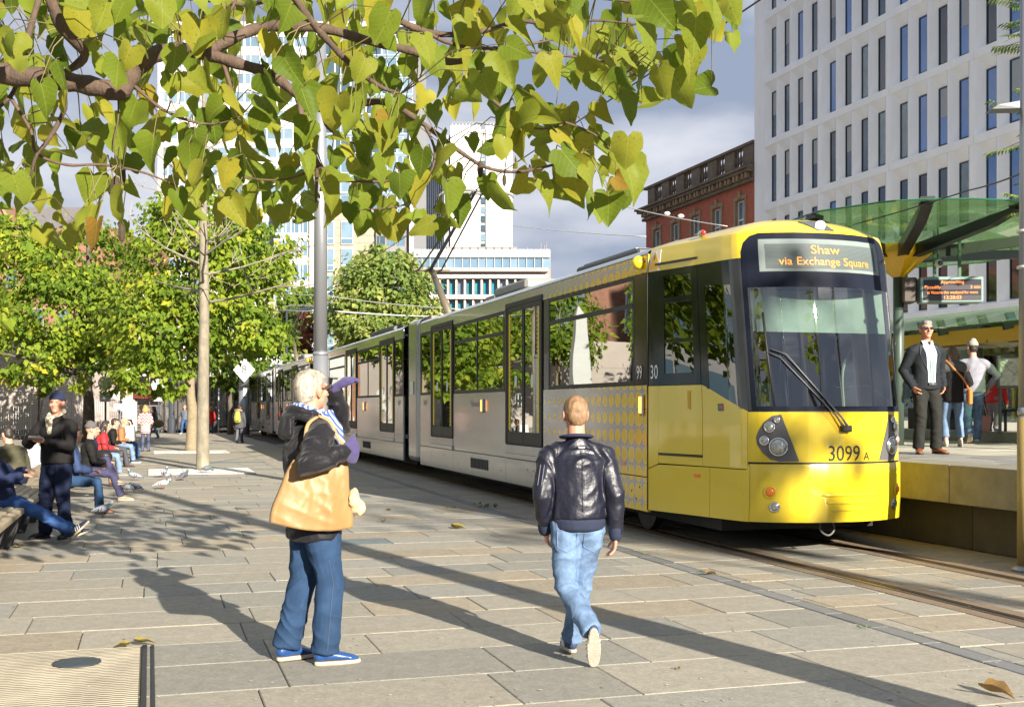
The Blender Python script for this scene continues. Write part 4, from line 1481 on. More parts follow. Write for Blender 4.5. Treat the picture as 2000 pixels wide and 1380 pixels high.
for (y, z) in ((2.1, 0.62), (2.35, 0.56), (2.2, 0.47), (6.3, 0.6), (6.6, 0.6), (8.1, 0.52), (11.0, 0.5), (12.2, 0.62), (17.6, 0.55), (21.4, 0.6)):
    MB().tube([(-0.003, y, z), (0.0, y, z)], 0.014, 8).build('latch', m_rub, tram)
# rear cab of the unit: plain mirrored taper
rc = MB()
v = []
for z in (0.36, 1.0, 1.56, 3.2, 3.515):
    for i in range(25):
        u = -UD + 2 * UD * i / 24
        p = S0(u, z)
        v.append((p.x, TL - p.y, z))
rc.add(v, [(k * 25 + i, (k + 1) * 25 + i, (k + 1) * 25 + i + 1, k * 25 + i + 1) for k in range(4) for i in range(24)])
v = []
for t in (0, 0.1, 0.3, 0.6, 1.0):
    for i in range(25):
        p = Rf(-UD + 2 * UD * i / 24, t)
        v.append((p.x, TL - p.y, p.z))
rc.add(v, [(k * 25 + i, (k + 1) * 25 + i, (k + 1) * 25 + i + 1, k * 25 + i + 1) for k in range(4) for i in range(24)])
rcab = rc.build('rear_cab', m_yel, tram, smooth=True)
rcab.data.set_sharp_from_angle(angle=R(35))
for q in (0, 1):
    x0 = -0.004 if q == 0 else TW - 0.05
for (a, b_, z0, z1) in ((-UD + .02, -UD + 1.5, 1.86, 3.2), (UD - 1.5, UD - .02, 1.86, 3.2), (-UW, UW, 1.6, 3.4)):
    me = patch(rect(a, b_, z0, z1), 0.006, 0.01)
    for vv in me.vertices:
        vv.co.y = TL - vv.co.y
    link('rear_window', me, m_blk, rcab, smooth=True)
# articulation
MB().box(0.10, TW - 0.10, 14.46, 16.24, 0.40, 3.60).build('bellows', m_und, tram, bevel=0.05)
MB().box(0.02, TW - 0.02, 14.86, 15.84, 0.36, 3.62).build('joint_portal', m_sil, tram, bevel=0.12, bseg=3)
MB().box(0.0, 0.018, 15.2, 15.5, 1.9, 2.2).build('notice', MATS['notice_white'], tram)
# cab interior: dashboard, blind, driver seat, bulkhead
MB().box(0.5, 2.15, 0.18, 0.75, 0.95, 1.60).build('dashboard', M('dash_black', (0.02, 0.022, 0.022), 0.5), tram, bevel=0.05)
bl = MB()
bl.add([Sn(-UW + 0.07, 2.43, -0.05), Sn(UW - 0.09, 2.43, -0.05), Sn(UW - 0.09, 2.89, -0.05), Sn(-UW + 0.07, 2.89, -0.05)], [(0, 1, 2, 3)])
bl.build('sun_blind', M('blind_pale', (0.50, 0.50, 0.46), 0.8, var=0.12, vscale=2.5), tram)
MB().box(0.95, 1.5, 1.05, 1.6, 0.95, 1.45).box(0.95, 1.5, 1.5, 1.66, 1.4, 2.25).build('driver_seat', M('driver_seat_dark', (0.03, 0.035, 0.05), 0.9), tram, bevel=0.05)
MB().box(0.1, TW - 0.1, 1.84, 1.88, 0.95, 1.5).box(0.1, 0.9, 1.84, 1.88, 1.5, 3.3).box(1.8, TW - 0.1, 1.84, 1.88, 1.5, 3.3).build('cab_bulkhead', M('bulkhead', (0.07, 0.075, 0.07), 0.6), tram)
MB().box(0.4, TW - 0.4, 0.3, 1.86, 0.86, 0.94).build('cab_floor', m_und, tram)
MB().tube(smooth_line([(1.75, 0.35, 1.6), (1.78, 0.42, 2.0), (1.95, 0.5, 2.3)], 5), 0.018, 6).build('radio_stalk', M('stalk_pale', (0.4, 0.4, 0.36), 0.5), tram)
# roof equipment
MB().box(0.75, 1.95, 3.9, 6.4, 3.70, 3.83).build('roof_box', M('roof_box_dark', (0.06, 0.065, 0.07), 0.5), tram, bevel=0.03)
MB().box(0.8, 1.9, 4.1, 6.2, 3.832, 3.86).build('roof_box_lid', M('roof_box_lid', (0.3, 0.33, 0.36), 0.4), tram, bevel=0.01)
MB().box(0.6, 2.05, 8.6, 10.6, 3.70, 3.90).build('roof_box', M('roof_box_grey', (0.25, 0.24, 0.22), 0.6), tram, bevel=0.05)
MB().box(0.7, 1.95, 10.9, 11.6, 3.70, 3.82).build('roof_vent', MATS['roof_box_grey'], tram, bevel=0.03)
MB().box(0.6, 2.05, 20.5, 24, 3.70, 3.85).build('roof_box', MATS['roof_box_dark'], tram, bevel=0.03)
# pantograph
m_pan = M('pantograph_brown', (0.16, 0.13, 0.09), 0.5, metal=0.3)
pan = MB().box(0.75, 1.9, 16.6, 17.4, 3.74, 3.84).build('pantograph', m_pan, tram, bevel=0.02)
MB().tube([(TC, 17.0, 3.85), (TC, 18.95, 5.20)], [0.10, 0.075], 10).build('lower_arm', m_pan, pan, smooth=True)
MB().tube([(TC - 0.05, 18.95, 5.20), (TC - 0.05, 14.45, 6.46)], [0.05, 0.035], 8).tube([(TC + 0.25, 18.95, 5.2), (TC + 0.12, 14.5, 6.44)], 0.025, 6).tube([(TC - 0.35, 18.95, 5.2), (TC - 0.12, 14.5, 6.44)], 0.025, 6).build('upper_arm', M('pantograph_dark', (0.05, 0.05, 0.055), 0.5), pan)
MB().tube([(TC - 0.5, 18.95, 5.20), (TC + 0.5, 18.95, 5.20)], 0.04, 8).build('knuckle', m_pan, pan)
MB().tube([(TC + 0.1, 17.2, 3.85), (TC + 0.1, 19.1, 5.1)], 0.022, 6).build('control_rod', MATS['pantograph_dark'], pan)
MB().tube(smooth_line([(TC - 0.85, 14.4, 6.38), (TC - 0.6, 14.4, 6.48), (TC + 0.6, 14.4, 6.48), (TC + 0.85, 14.4, 6.38)], 5), 0.028, 6).tube(smooth_line([(TC - 0.85, 14.75, 6.38), (TC - 0.6, 14.75, 6.48), (TC + 0.6, 14.75, 6.48), (TC + 0.85, 14.75, 6.38)], 5), 0.028, 6).build('contact_strip', MATS['pantograph_dark'], pan)

tram2 = copy_tree(tram, None, ('fleet_number', 'lettering', 'roof_lamp'))
tram2['label'] = 'second silver tram coupled behind the first, beside the numbered pole'
tram2.location = tw(-0.02, 31.35)

# ================================================================== CANOPIES AND PLATFORM FURNITURE
m_green = M('canopy_green_glass_edge', (0.02, 0.10, 0.05), 0.2)


def green_glass(name, tint, refl, diff):
    m = bpy.data.materials.new(name)
    m.use_nodes = True
    nt = m.node_tree
    nt.nodes.clear()
    n, l = nt.nodes.new, nt.links.new
    out = n('ShaderNodeOutputMaterial')
    tr = n('ShaderNodeBsdfTransparent')
    tr.inputs['Color'].default_value = (*tint, 1)
    gl = n('ShaderNodeBsdfGlossy')
    gl.inputs['Roughness'].default_value = 0.02
    tl = n('ShaderNodeBsdfTranslucent')
    tl.inputs['Color'].default_value = (*diff, 1)
    df = n('ShaderNodeBsdfDiffuse')
    df.inputs['Color'].default_value = (*diff, 1)
    fr = n('ShaderNodeLayerWeight')
    fr.inputs['Blend'].default_value = 0.25
    a, b_, c = n('ShaderNodeMixShader'), n('ShaderNodeMixShader'), n('ShaderNodeMixShader')
    a.inputs['Fac'].default_value = 0.5
    l(tl.outputs[0], a.inputs[1])
    l(df.outputs[0], a.inputs[2])
    b_.inputs['Fac'].default_value = 0.22
    l(tr.outputs[0], b_.inputs[1])
    l(a.outputs[0], b_.inputs[2])
    mr = n('ShaderNodeMapRange')
    mr.inputs['To Min'].default_value = refl
    mr.inputs['To Max'].default_value = refl + 0.35
    l(fr.outputs['Fresnel'], mr.inputs['Value'])
    l(mr.outputs[0], c.inputs['Fac'])
    l(b_.outputs[0], c.inputs[1])
    l(gl.outputs[0], c.inputs[2])
    l(c.outputs[0], out.inputs['Surface'])
    return m


m_gg = green_glass('green_canopy_glass', (0.76, 0.92, 0.70), 0.05, (0.46, 0.72, 0.30))
m_gl2 = green_glass('green_shelter_glass', (0.7, 0.87, 0.66), 0.07, (0.42, 0.62, 0.32))
m_beam = M('canopy_beam_black', (0.012, 0.012, 0.013), 0.35)
m_yst = M('yellow_steel', (0.78, 0.45, 0.01), 0.35, coat=0.3)
m_gpost = M('green_grey_post', (0.05, 0.075, 0.06), 0.45)

can = thing('platform_canopy', 'green glass canopy on black beams fanning out of a yellow bracket', 'canopy', (0, 0, 0))
hub = Vector((6.50, 19.8, 4.22))
rim = [Vector((4.45, 19.2, 4.60)), Vector((4.75, 18.2, 4.62)), Vector((5.45, 17.55, 4.64)), px(1750, 393, 17.2), px(1810, 390, 17.1), px(1900, 389, 17.1), px(1992, 393, 17.2), Vector((8.6, 17.9, 4.65)), Vector((9.9, 19.4, 4.65)),
       Vector((10.6, 22.2, 4.65)), Vector((10.0, 25.0, 4.66)), Vector((8.0, 26.5, 4.66)), Vector((5.8, 25.6, 4.66)), Vector((4.6, 22.5, 4.62))]
cen = Vector((7.2, 21.5, 4.44))
for i in range(len(rim)):
    a, b_ = rim[i], rim[(i + 1) % len(rim)]
    t = Vector((0, 0, 0.016))
    MB().add([a, b_, cen, a + t, b_ + t, cen + t], [(0, 1, 2), (3, 5, 4), (0, 3, 4, 1), (1, 4, 5, 2), (2, 5, 3, 0)]).build('glass_panel', m_gg, can)
MB().tube([r_ + Vector((0, 0, 0.008)) for r_ in rim] + [rim[0]], 0.014, 6).build('rim_edge', m_green, can)
tips = [px(1810, 396, 17.3), px(1990, 403, 17.5), Vector((9.6, 19.6, 4.58)), Vector((10.1, 22.4, 4.58)), Vector((4.75, 18.5, 4.55)), Vector((4.8, 22.5, 4.55)), Vector((6.2, 25.2, 4.58)), Vector((8.6, 25.9, 4.58))]
for tpt in tips:
    d = (tpt - hub)
    L_ = d.length
    d.normalize()
    sx = d.cross(Vector((0, 0, 1))).normalized()
    up = sx.cross(d)
    bm_ = MB()
    w, h0, h1 = 0.085, 0.20, 0.05
    v = []
    for q, hh in ((0.25, h0), (L_ * 0.8, h0 * 0.75), (L_, h1)):
        for sgn in (-1, 1):
            for top in (0, 1):
                v.append(hub + d * q + sx * w * sgn + up * (0.0 if top else -hh))
    f = [(0, 1, 3, 2), (8, 10, 11, 9)]
    for k in (0, 4):
        f += [(k, k + 4, k + 5, k + 1), (k + 2, k + 3, k + 7, k + 6), (k + 1, k + 5, k + 7, k + 3), (k, k + 2, k + 6, k + 4)]
    bm_.add(v, f)
    bo = bm_.build('beam', m_beam, can)
    MB().obox(tpt + Vector((0, 0, 0.03)), d, sx, up, 0.10, 0.10, 0.035).build('clamp', m_beam, bo)
# yellow bracket: inverted pyramid of folded plates on a post
br = MB()
pts = []
for z, r_ in ((3.78, 0.10), (4.12, 0.52), (4.16, 0.56), (4.30, 0.55)):
    for k in range(6):
        a = R(25 + 60 * k)
        pts.append(hub + Vector((r_ * math.cos(a), r_ * math.sin(a), z - 4.22)))
br.add(pts, [(k * 6 + i, k * 6 + (i + 1) % 6, (k + 1) * 6 + (i + 1) % 6, (k + 1) * 6 + i) for k in range(3) for i in range(6)] + [tuple(range(5, -1, -1))])
br.build('bracket', m_yst, can)
MB().tube([(hub.x, hub.y, PZ), (hub.x, hub.y, 3.8)], 0.09, 12).build('post', m_gpost, can, smooth=True)

# information display hanging under the canopy
sc0 = px(1858, 566, 19.4)
info = thing('information_display', 'hanging passenger information display with lines of orange text', 'display', sc0, R(-6))
MB().box(-0.50, 0.50, -0.06, 0.26, -0.215, 0.215).build('housing', M('display_housing', (0.20, 0.28, 0.27), 0.35, coat=0.4), info, bevel=0.02)
MB().box(-0.46, 0.46, -0.066, -0.060, -0.175, 0.165).build('screen', M('display_screen', (0.015, 0.015, 0.022), 0.15, coat=0.6), info)
m_led2 = M('led_amber', (0.5, 0.16, 0.03), 0.5, emit=(1.0, 0.26, 0.06), estr=0.9)
for k in range(4):
    MB().box(-0.455, 0.455, -0.070, -0.0665, 0.162 - 0.085 * k - 0.08, 0.162 - 0.085 * k).build('text_row', M('row_%d' % (k % 2), (0.015, 0.015, 0.02) if k % 2 == 0 else (0.055, 0.05, 0.06), 0.3), info)
ly = -0.0725
put_text('lettering', 'Approaching', 0.072, (0.0, ly, 0.122), (1, 0, 0), (0, 0, 1), m_led2, info, 0.0005)
put_text('lettering', 'Piccadilly', 0.072, (-0.445, ly, 0.038), (1, 0, 0), (0, 0, 1), m_led2, info, 0.0005, 'LEFT')
put_text('lettering', '3 min', 0.072, (0.445, ly, 0.038), (1, 0, 0), (0, 0, 1), m_led2, info, 0.0005, 'RIGHT')
put_text('lettering', 'at Victoria this weekend for more', 0.068, (0.0, ly, -0.048), (1, 0, 0), (0, 0, 1), m_led2, info, 0.0005, xscale=0.86)
put_text('lettering', '13:28:03', 0.085, (0.0, ly, -0.132), (1, 0, 0), (0, 0, 1), m_led2, info, 0.0005)
for x in (-0.27, 0.13):
    MB().box(x, x + 0.045, 0.06, 0.11, 0.216, 1.0).build('hanger', M('hanger_green', (0.03, 0.10, 0.05), 0.4), info)
MB().box(-0.75, -0.53, 0.05, 0.5, -0.19, 0.22).build('rear_box', M('brown_box', (0.06, 0.045, 0.035), 0.5), info, bevel=0.02)
cctv = thing('dome_camera', 'round white dome camera under the canopy above the information display', 'camera', px(1835, 514, 19.3))
b_ = MB().ell((0, 0.03, 0), (0.068, 0.06, 0.072)).build('shell', M('camera_white', (0.75, 0.75, 0.72), 0.3), cctv, smooth=True)
MB().ell((0.012, -0.01, 0.0), (0.05, 0.05, 0.048)).build('dome', M('camera_dome', (0.02, 0.04, 0.03), 0.05, coat=1.0), cctv, smooth=True)
MB().tube([(0.0, 0.06, 0.05), (0.0, 0.08, 1.0)], 0.018, 8).build('stem', m_gpost, cctv)

# shelter: yellow gutter beam, sloping green glass on dark ribs
def th(o, s_, z):
    return Vector((o, s_, z))


shel = thing('platform_shelter', 'shelter with sloping green glass roof on a yellow lit beam', 'shelter', TRK, TH)
gb_ = MB()
prof = [(8.95, 3.06), (9.02, 2.80), (9.75, 2.74), (9.85, 2.90), (9.85, 3.10)]
gb_.prism(prof, 1.0, 24.0, lambda a, b, h: (a, h, b))
gb_.build('gutter_beam', m_yst, shel)
for k in range(12):
    s0 = 1.6 + 1.9 * k
    MB().box(9.15, 9.62, s0, s0 + 1.15, 2.735, 2.775).build('light_panel', M('light_panel', (0.55, 0.55, 0.5), 0.4), shel)
    MB().add([(8.955, s0 + 1.5, 3.065), (9.02, s0 + 1.5, 2.795), (9.02, s0 + 1.53, 2.795), (8.955, s0 + 1.53, 3.065)], [(0, 1, 2, 3)]).build('beam_joint', m_beam, shel)
for k in range(13):
    s0 = 0.8 + 1.8 * k
    MB().add([(8.75, s0, 3.12), (8.75, s0 + 1.74, 3.12), (11.2, s0 + 1.74, 3.66), (11.2, s0, 3.66), (8.75, s0, 3.136), (8.75, s0 + 1.74, 3.136), (11.2, s0 + 1.74, 3.676), (11.2, s0, 3.676)],
             [(0, 3, 2, 1), (4, 5, 6, 7), (0, 1, 5, 4), (1, 2, 6, 5), (2, 3, 7, 6), (3, 0, 4, 7)]).build('glass_panel', m_gl2, shel)
    MB().obox((9.98, s0 - 0.03, 3.30), Vector((2.45, 0, 0.54)).normalized(), (0, 1, 0), Vector((-0.54, 0, 2.45)).normalized(), 1.25, 0.028, 0.06).build('rib', m_beam, shel)
for s0 in (3.4, 7.6, 12.0, 17.0, 22.0):
    MB().box(9.40, 9.48, s0, s0 + 0.08, 1.135, 2.74).build('post', m_gpost, shel)
for k in range(10):
    s0 = 1.2 + 2.0 * k
    MB().box(10.6, 10.63, s0, s0 + 1.94, 1.3, 3.3).build('back_pane', glass('shelter_pane', (0.62, 0.72, 0.68), 0.10), shel)
    MB().box(10.58, 10.65, s0 - 0.03, s0 + 0.0, 1.135, 3.45).build('back_mullion', m_gpost, shel)

# poster case
p0 = gnd(1975, 822, 1.14)
pf = px(1974, 726, 20.6)
poster = thing('poster_case', 'framed route map poster standing under the shelter', 'poster', (pf.x, pf.y, 1.135), R(8))
fz = pf.z - 1.135
fb = MB()
for q in ((-0.26, 0.26, fz + 0.24, fz + 0.28), (-0.26, 0.26, fz - 0.28, fz - 0.24), (-0.26, -0.215, fz - 0.24, fz + 0.24), (0.215, 0.26, fz - 0.24, fz + 0.24)):
    fb.box(q[0], q[1], -0.03, 0.03, q[2], q[3])
fb.build('frame', M('poster_frame', (0.10, 0.10, 0.085), 0.45), poster, bevel=0.008)
m_map = M('poster_print', (0.52, 0.54, 0.46), 0.5, var=0.35, vscale=14)
MB().box(-0.215, 0.215, -0.012, 0.0, fz - 0.24, fz + 0.24).build('poster', m_map, poster)
lw = MB()
rr = random.Random(8)
for k in range(9):
    x, z = rr.uniform(-0.17, 0.17), rr.uniform(fz - 0.2, fz + 0.2)
    for j in range(3):
        x2, z2 = x + rr.uniform(-0.12, 0.12), z + rr.uniform(-0.1, 0.1)
        x2, z2 = max(-.2, min(.2, x2)), max(fz - .22, min(fz + .22, z2))
        lw.tube([(x, -0.014, z), (x2, -0.014, z2)], 0.0035, 4)
        x, z = x2, z2
lw.build('route_lines', M('route_line', (0.16, 0.22, 0.16), 0.5), poster)
for x in (-0.2, 0.2):
    MB().box(x - 0.02, x + 0.02, -0.02, 0.02, 0, fz - 0.28).build('leg', m_gpost, poster)


def metal_bench(o, s_, label):
    b_ = thing('platform_bench', label, 'bench', tw(o, s_, 1.135), TH, group='dark benches on the platform')
    for k in range(4):
        MB().box(-0.22 + k * 0.115, -0.12 + k * 0.115, -0.9, 0.9, 0.42, 0.45).build('slat', m_gpost, b_)
    for y in (-0.7, 0, 0.7):
        MB().box(-0.2, -0.16, y - 0.02, y + 0.02, 0, 0.42).box(0.16, 0.2, y - 0.02, y + 0.02, 0, 0.42).box(-0.2, 0.2, y - 0.02, y + 0.02, 0.38, 0.418).build('leg', m_beam, b_)
    return b_


metal_bench(9.9, 5.6, 'dark slatted bench under the poster case')
metal_bench(9.9, 8.4, 'dark slatted bench just behind the person in the red coat')
for i, (o, s_) in enumerate(((10.2, 9.9), (10.3, 4.6))):
    bx_ = thing('planter', ['low dark planter of leafy green plants behind the red coat', 'low dark planter of leafy green plants behind the poster'][i], 'planter', tw(o, s_, 1.135), TH, group='planters on the rear pavement')
    MB().box(-0.25, 0.25, -0.7, 0.7, 0, 0.45).build('box', m_beam, bx_, bevel=0.01)
    pb_ = MB()
    rr = random.Random(i)
    for k in range(160):
        p = Vector((rr.uniform(-0.3, 0.3), rr.uniform(-0.75, 0.75), 0.45 + rr.random() ** 1.5 * 0.5))
        a, b2 = Vector((rr.uniform(-1, 1), rr.uniform(-1, 1), rr.uniform(-0.2, 1))).normalized() * 0.13, Vector((rr.uniform(-1, 1), rr.uniform(-1, 1), rr.uniform(-1, 1))).normalized() * 0.04
        pb_.add([p, p + a * 0.5 + b2, p + a, p + a * 0.5 - b2], [(0, 1, 2, 3)])
    pb_.build('foliage', M('planter_green', (0.03, 0.10, 0.035), 0.6), bx_)

# ================================================================== POLES AND WIRES
m_pole = M('galvanised_steel', (0.30, 0.31, 0.33), 0.42, metal=0.55, var=0.06, vscale=3, stretch=(1, 1, 0.1))
m_dpole = M('dark_painted_steel', (0.035, 0.042, 0.055), 0.45)
m_wire = M('wire_dark', (0.03, 0.03, 0.035), 0.6)
m_wirel = M('wire_pale', (0.62, 0.60, 0.56), 0.5)


def tram_pole(base, h, r_, label, collar=2.7, taper=0.72, dark=None):
    p = thing('tram_pole', label, 'pole', base)
    MB().tube([(0, 0, 0), (0, 0, collar)], [r_, r_ * 0.98], 24).build('lower_shaft', dark or m_pole, p, smooth=True)
    MB().tube([(0, 0, collar + 0.001), (0, 0, h)], [r_ * 0.93, r_ * taper], 24).build('upper_shaft', m_pole, p, smooth=True)
    MB().lathe([(r_ * 1.0, collar - 0.03), (r_ * 1.06, collar), (r_ * 0.95, collar + 0.05)], n=24).build('collar', m_pole, p, smooth=True)
    MB().lathe([(r_ * taper, 0), (r_ * taper * 1.05, 0.02), (0.01, 0.10)], (0, 0, h), 16).build('cap', m_pole, p, smooth=True)
    MB().lathe([(r_ * 1.7, 0), (r_ * 1.7, 0.03), (r_ * 1.02, 0.06)], n=20).build('base_flange', m_pole, p, smooth=True)
    return p


Yp = 24.3
pole1 = tram_pole(((626 - CX) * Yp / F_PX, Yp, 0), 9.2, 0.155, 'thick grey steel tram pole rising behind the head of the man with the tote bag')
pole8 = tram_pole(((477 - CX) * 66.0 / F_PX, 66.0, 0), 9.0, 0.30, 'distant tram pole carrying a white diamond sign numbered 8', 2.6)
pole8b = tram_pole(((513 - CX) * 88.0 / F_PX, 88.0, 0), 13.0, 0.19, 'thin distant lamp column behind the numbered tram pole', 4.0)
polR = tram_pole((5.03, 11.5, 0), 6.15, 0.085, 'slim grey pole at the platform edge with a yellow lower sleeve', 1.55)
MB().tube([(0, 0, 0.02), (0, 0, 1.5)], 0.092, 20).build('yellow_sleeve', M('sleeve_yellow', (0.34, 0.25, 0.08), 0.5, dirt=0.3), polR, smooth=True)
for z in (2.95, 3.3):
    MB().lathe([(0.09, 0), (0.097, 0.01), (0.09, 0.03)], (0, 0, z), 16).build('band', m_wirel, polR, smooth=True)
MB().add([(-0.02, 0, 4.52), (-0.36, -0.05, 4.50), (-0.36, 0.14, 4.50), (-0.02, 0.2, 4.52), (-0.02, 0, 4.60), (-0.3, -0.05, 4.54), (-0.3, 0.14, 4.54), (-0.02, 0.2, 4.60)],
         [(0, 3, 2, 1), (4, 5, 6, 7), (0, 1, 5, 4), (1, 2, 6, 5), (2, 3, 7, 6), (3, 0, 4, 7)]).build('lamp_head', M('lamp_grey', (0.16, 0.17, 0.18), 0.4), polR)
# the pole outside the frame on the right that throws the long shadow across the paving
tram_pole((3.62, 3.98, 0), 8.6, 0.20, 'tram pole beside the kerb line in front of the tram', 2.7)
# pole sign
sg8 = px(477, 722, 65.5)
dia = thing('diamond_sign', 'white diamond sign with the number 8 fixed to a far pole', 'sign', sg8)
h_ = 0.60
MB().add([(0, -0.02, -h_ * 1.15), (h_, -0.02, 0), (0, -0.02, h_ * 1.15), (-h_, -0.02, 0), (0, 0.02, -h_ * 1.15), (h_, 0.02, 0), (0, 0.02, h_ * 1.15), (-h_, 0.02, 0)],
         [(0, 1, 2, 3), (7, 6, 5, 4), (0, 4, 5, 1), (1, 5, 6, 2), (2, 6, 7, 3), (3, 7, 4, 0)]).build('plate', M('sign_white', (0.8, 0.8, 0.79), 0.5), dia)
put_text('lettering', '8', 0.62, (0, -0.025, 0), (1, 0, 0), (0, 0, 1), M('sign_black', (0.015, 0.015, 0.02), 0.5), dia, 0.001)
stk = px(478, 765, 65.6)
MB().box(stk.x - 0.1, stk.x + 0.1, 65.64, 65.66, stk.z - 0.25, stk.z + 0.25).build('sticker', M('sign_white'), None)
o = C.scene.objects['sticker']
tag(o, 'small white notice stuck on the far tram pole under the diamond sign', 'notice')


def wire(label, pts, r_, mat, sag=0.0, n=14):
    P = []
    for i in range(len(pts) - 1):
        a, b2 = Vector(pts[i]), Vector(pts[i + 1])
        for k in range(n):
            t = k / n
            p = a.lerp(b2, t)
            p.z -= sag * 4 * t * (1 - t)
            P.append(p)
    P.append(Vector(pts[-1]))
    o = MB().tube(P, r_, 5).build('overhead_wire', mat, None, smooth=True)
    return tag(o, label, 'wire')


w0 = wire('dark overhead contact wire running above the tram roof', [tw(TC, -10, 6.55), tw(TC, 75, 6.55)], 0.012, m_wire)
wire('pale span wire with insulators from above the tram to the brick building', [px(1180, 392, 30), px(1420, 442, 22)], 0.011, m_wirel, 0.05)
wire('thin pale wire level across the sky below the white slab tower', [px(985, 438, 42), px(1262, 462, 30)], 0.012, m_wirel, 0.05)
wire('pale wire crossing the round tree behind the tram pole', [px(440, 562, 50), px(640, 578, 40), px(900, 578 + 26, 34)], 0.016, m_wirel, 0.05)
wire('pale cable with an arm running past the tram pole at roof height', [px(474, 605, 66), px(560, 606, 50), px(640, 607, 24.6), px(850, 618, 36)], 0.020, m_wirel, 0.02)
wire('dark wire dropping from the slim right pole over the green canopy', [px(2010, 332, 11.6), px(1890, 372, 15), px(1640, 445, 20)], 0.010, m_wire, 0.02)
wire('dark wire slanting behind the leaves to the glass tower', [px(640, 210, 32), px(810, 240, 40), px(960, 352, 44)], 0.012, m_wire, 0.05)
# insulators on the span wire
for i, (x, y, Y) in enumerate(((1303, 417, 26), (1330, 422, 25))):
    tag(MB().ell(px(x, y, Y), (0.07, 0.045, 0.045)).build('wire_insulator', m_wirel, None, smooth=True), ['white insulator on the span wire nearer the leaves', 'white insulator on the span wire nearer the tram roof'][i], 'insulator', 'insulators on the span wire')
arm = MB().tube([px(560, 607, 52), px(610, 602, 52), px(634, 604, 52)], 0.06, 6).tube([px(560, 607, 52), px(560, 690, 52)], 0.05, 6).build('wire_bracket', m_dpole, None)
tag(arm, 'dark bracket frame beyond the tram pole', 'bracket')

# ================================================================== PLAZA FURNITURE
# expanded-metal grating at the near left corner
g1, g2 = wt(gnd(292, 1262)), wt(gnd(284, 1380))
GO, GS = g1[0], g1[1]
gr = thing('metal_grating', 'rusty expanded metal grating set in the paving with a round plate', 'grating', tw(GO, GS, 0), TH)
m_gr = M('grating_tan', (0.62, 0.54, 0.40), 0.6, var=0.30, vscale=2.2, dirt=0.4)
gm = MB()
rowh = 0.046
for k in range(42):
    y = -0.02 - k * rowh
    v = []
    for i in range(64):
        x = -0.06 - i * 0.040
        dz = 0.003
        yo = 0.0055 if i % 2 else -0.0055
        v += [(x, y - 0.0115 + yo, dz + 0.004), (x, y + 0.0115 + yo, dz + 0.0055)]
    gm.add(v, [(2 * i, 2 * i + 2, 2 * i + 3, 2 * i + 1) for i in range(63)])
mo = gm.build('mesh_strands', m_gr, gr)
mo['kind'] = 'stuff'
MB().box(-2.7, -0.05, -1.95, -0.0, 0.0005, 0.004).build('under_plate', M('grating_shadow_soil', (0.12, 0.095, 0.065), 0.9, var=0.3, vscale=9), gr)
MB().box(-0.045, -0.015, -1.95, 0.0, 0.0005, 0.016).box(0.01, 0.03, -1.95, 0.0, 0.0005, 0.012).build('edge_angle', M('edge_dark', (0.035, 0.034, 0.03), 0.5, metal=0.4), gr)
pc = gnd(150, 1297)
po, ps = wt(pc)
MB().lathe([(0.145, 0.0), (0.145, 0.006), (0.12, 0.010), (0.02, 0.009)], (po - GO, ps - GS, 0.012), 30).build('round_plate', M('plate_dark', (0.05, 0.062, 0.066), 0.5, metal=0.3, var=.2), gr, smooth=False)

# pale tree pit covers
m_pit = M('pit_pale', (0.66, 0.63, 0.57), 0.8, var=0.12, vscale=14, dirt=0.12)
pits = []
for (lab, x0, x1, y, so) in (('pale tree pit cover round the bare sapling with pigeons on it', 289, 506, 928, 2.6), ('pale tree pit cover round the darker trunk behind the sapling', 300, 452, 886, 2.4)):
    a, b_ = gnd(x0, y), gnd(x1, y)
    o0, s0 = wt(a)
    w = (b_ - a).dot(T_R)
    pt_ = thing('tree_pit_cover', lab, 'tree pit', tw(o0, s0, 0), TH, group='pale tree pit covers')
    n_ = 6
    for i in range(n_):
        for j in range(n_):
            MB().box(w * i / n_ + 0.006, w * (i + 1) / n_ - 0.006, so * j / n_ + 0.006, so * (j + 1) / n_ - 0.006, 0.003, 0.022).build('tile', m_pit, pt_)
    MB().box(0, w, 0, so, 0.002, 0.008).build('bed', m_joint, pt_)

# long slatted bench running back from the left edge
m_btop = M('bench_timber', (0.36, 0.29, 0.19), 0.75, var=0.28, vscale=7, bump=0.4, bscale=50, stretch=(1, 0.12, 1), dirt=0.3)
m_bleg = M('bench_leg', (0.05, 0.05, 0.055), 0.55, metal=0.3)
be0 = wt(Vector((-4.92, 11.3, 0)))
for bi, (s0, n_seg) in enumerate(((be0[1] - 2.2, 3), (be0[1] + 2.35, 6), (be0[1] + 11.4, 8))):
    lab = ['nearest curved timber bench at the left edge under the man in jeans', 'timber bench behind the man in the navy beanie', 'far timber bench under the row of seated people'][bi]
    bt = thing('timber_bench', lab, 'bench', tw(be0[0], s0, 0), TH, group='timber benches along the square')
    ln = n_seg * 1.5
    for k in range(7):
        MB().box(-0.11 - k * 0.112, -0.004 - k * 0.112, 0, ln, 0.40 + (-0.03 if k in (0, 6) else 0), 0.455 + (-0.012 if k in (0, 6) else 0)).build('slat', m_btop, bt, bevel=0.018, bseg=2)
    for k in range(n_seg + 1):
        y = 0.12 + k * (ln - 0.24) / n_seg
        MB().prism([(-0.02, 0.40), (-0.74, 0.40), (-0.64, 0.0), (-0.14, 0.0)], y - 0.035, y + 0.035, lambda a, b, h: (a, h, b)).build('support', m_bleg, bt, bevel=0.008)

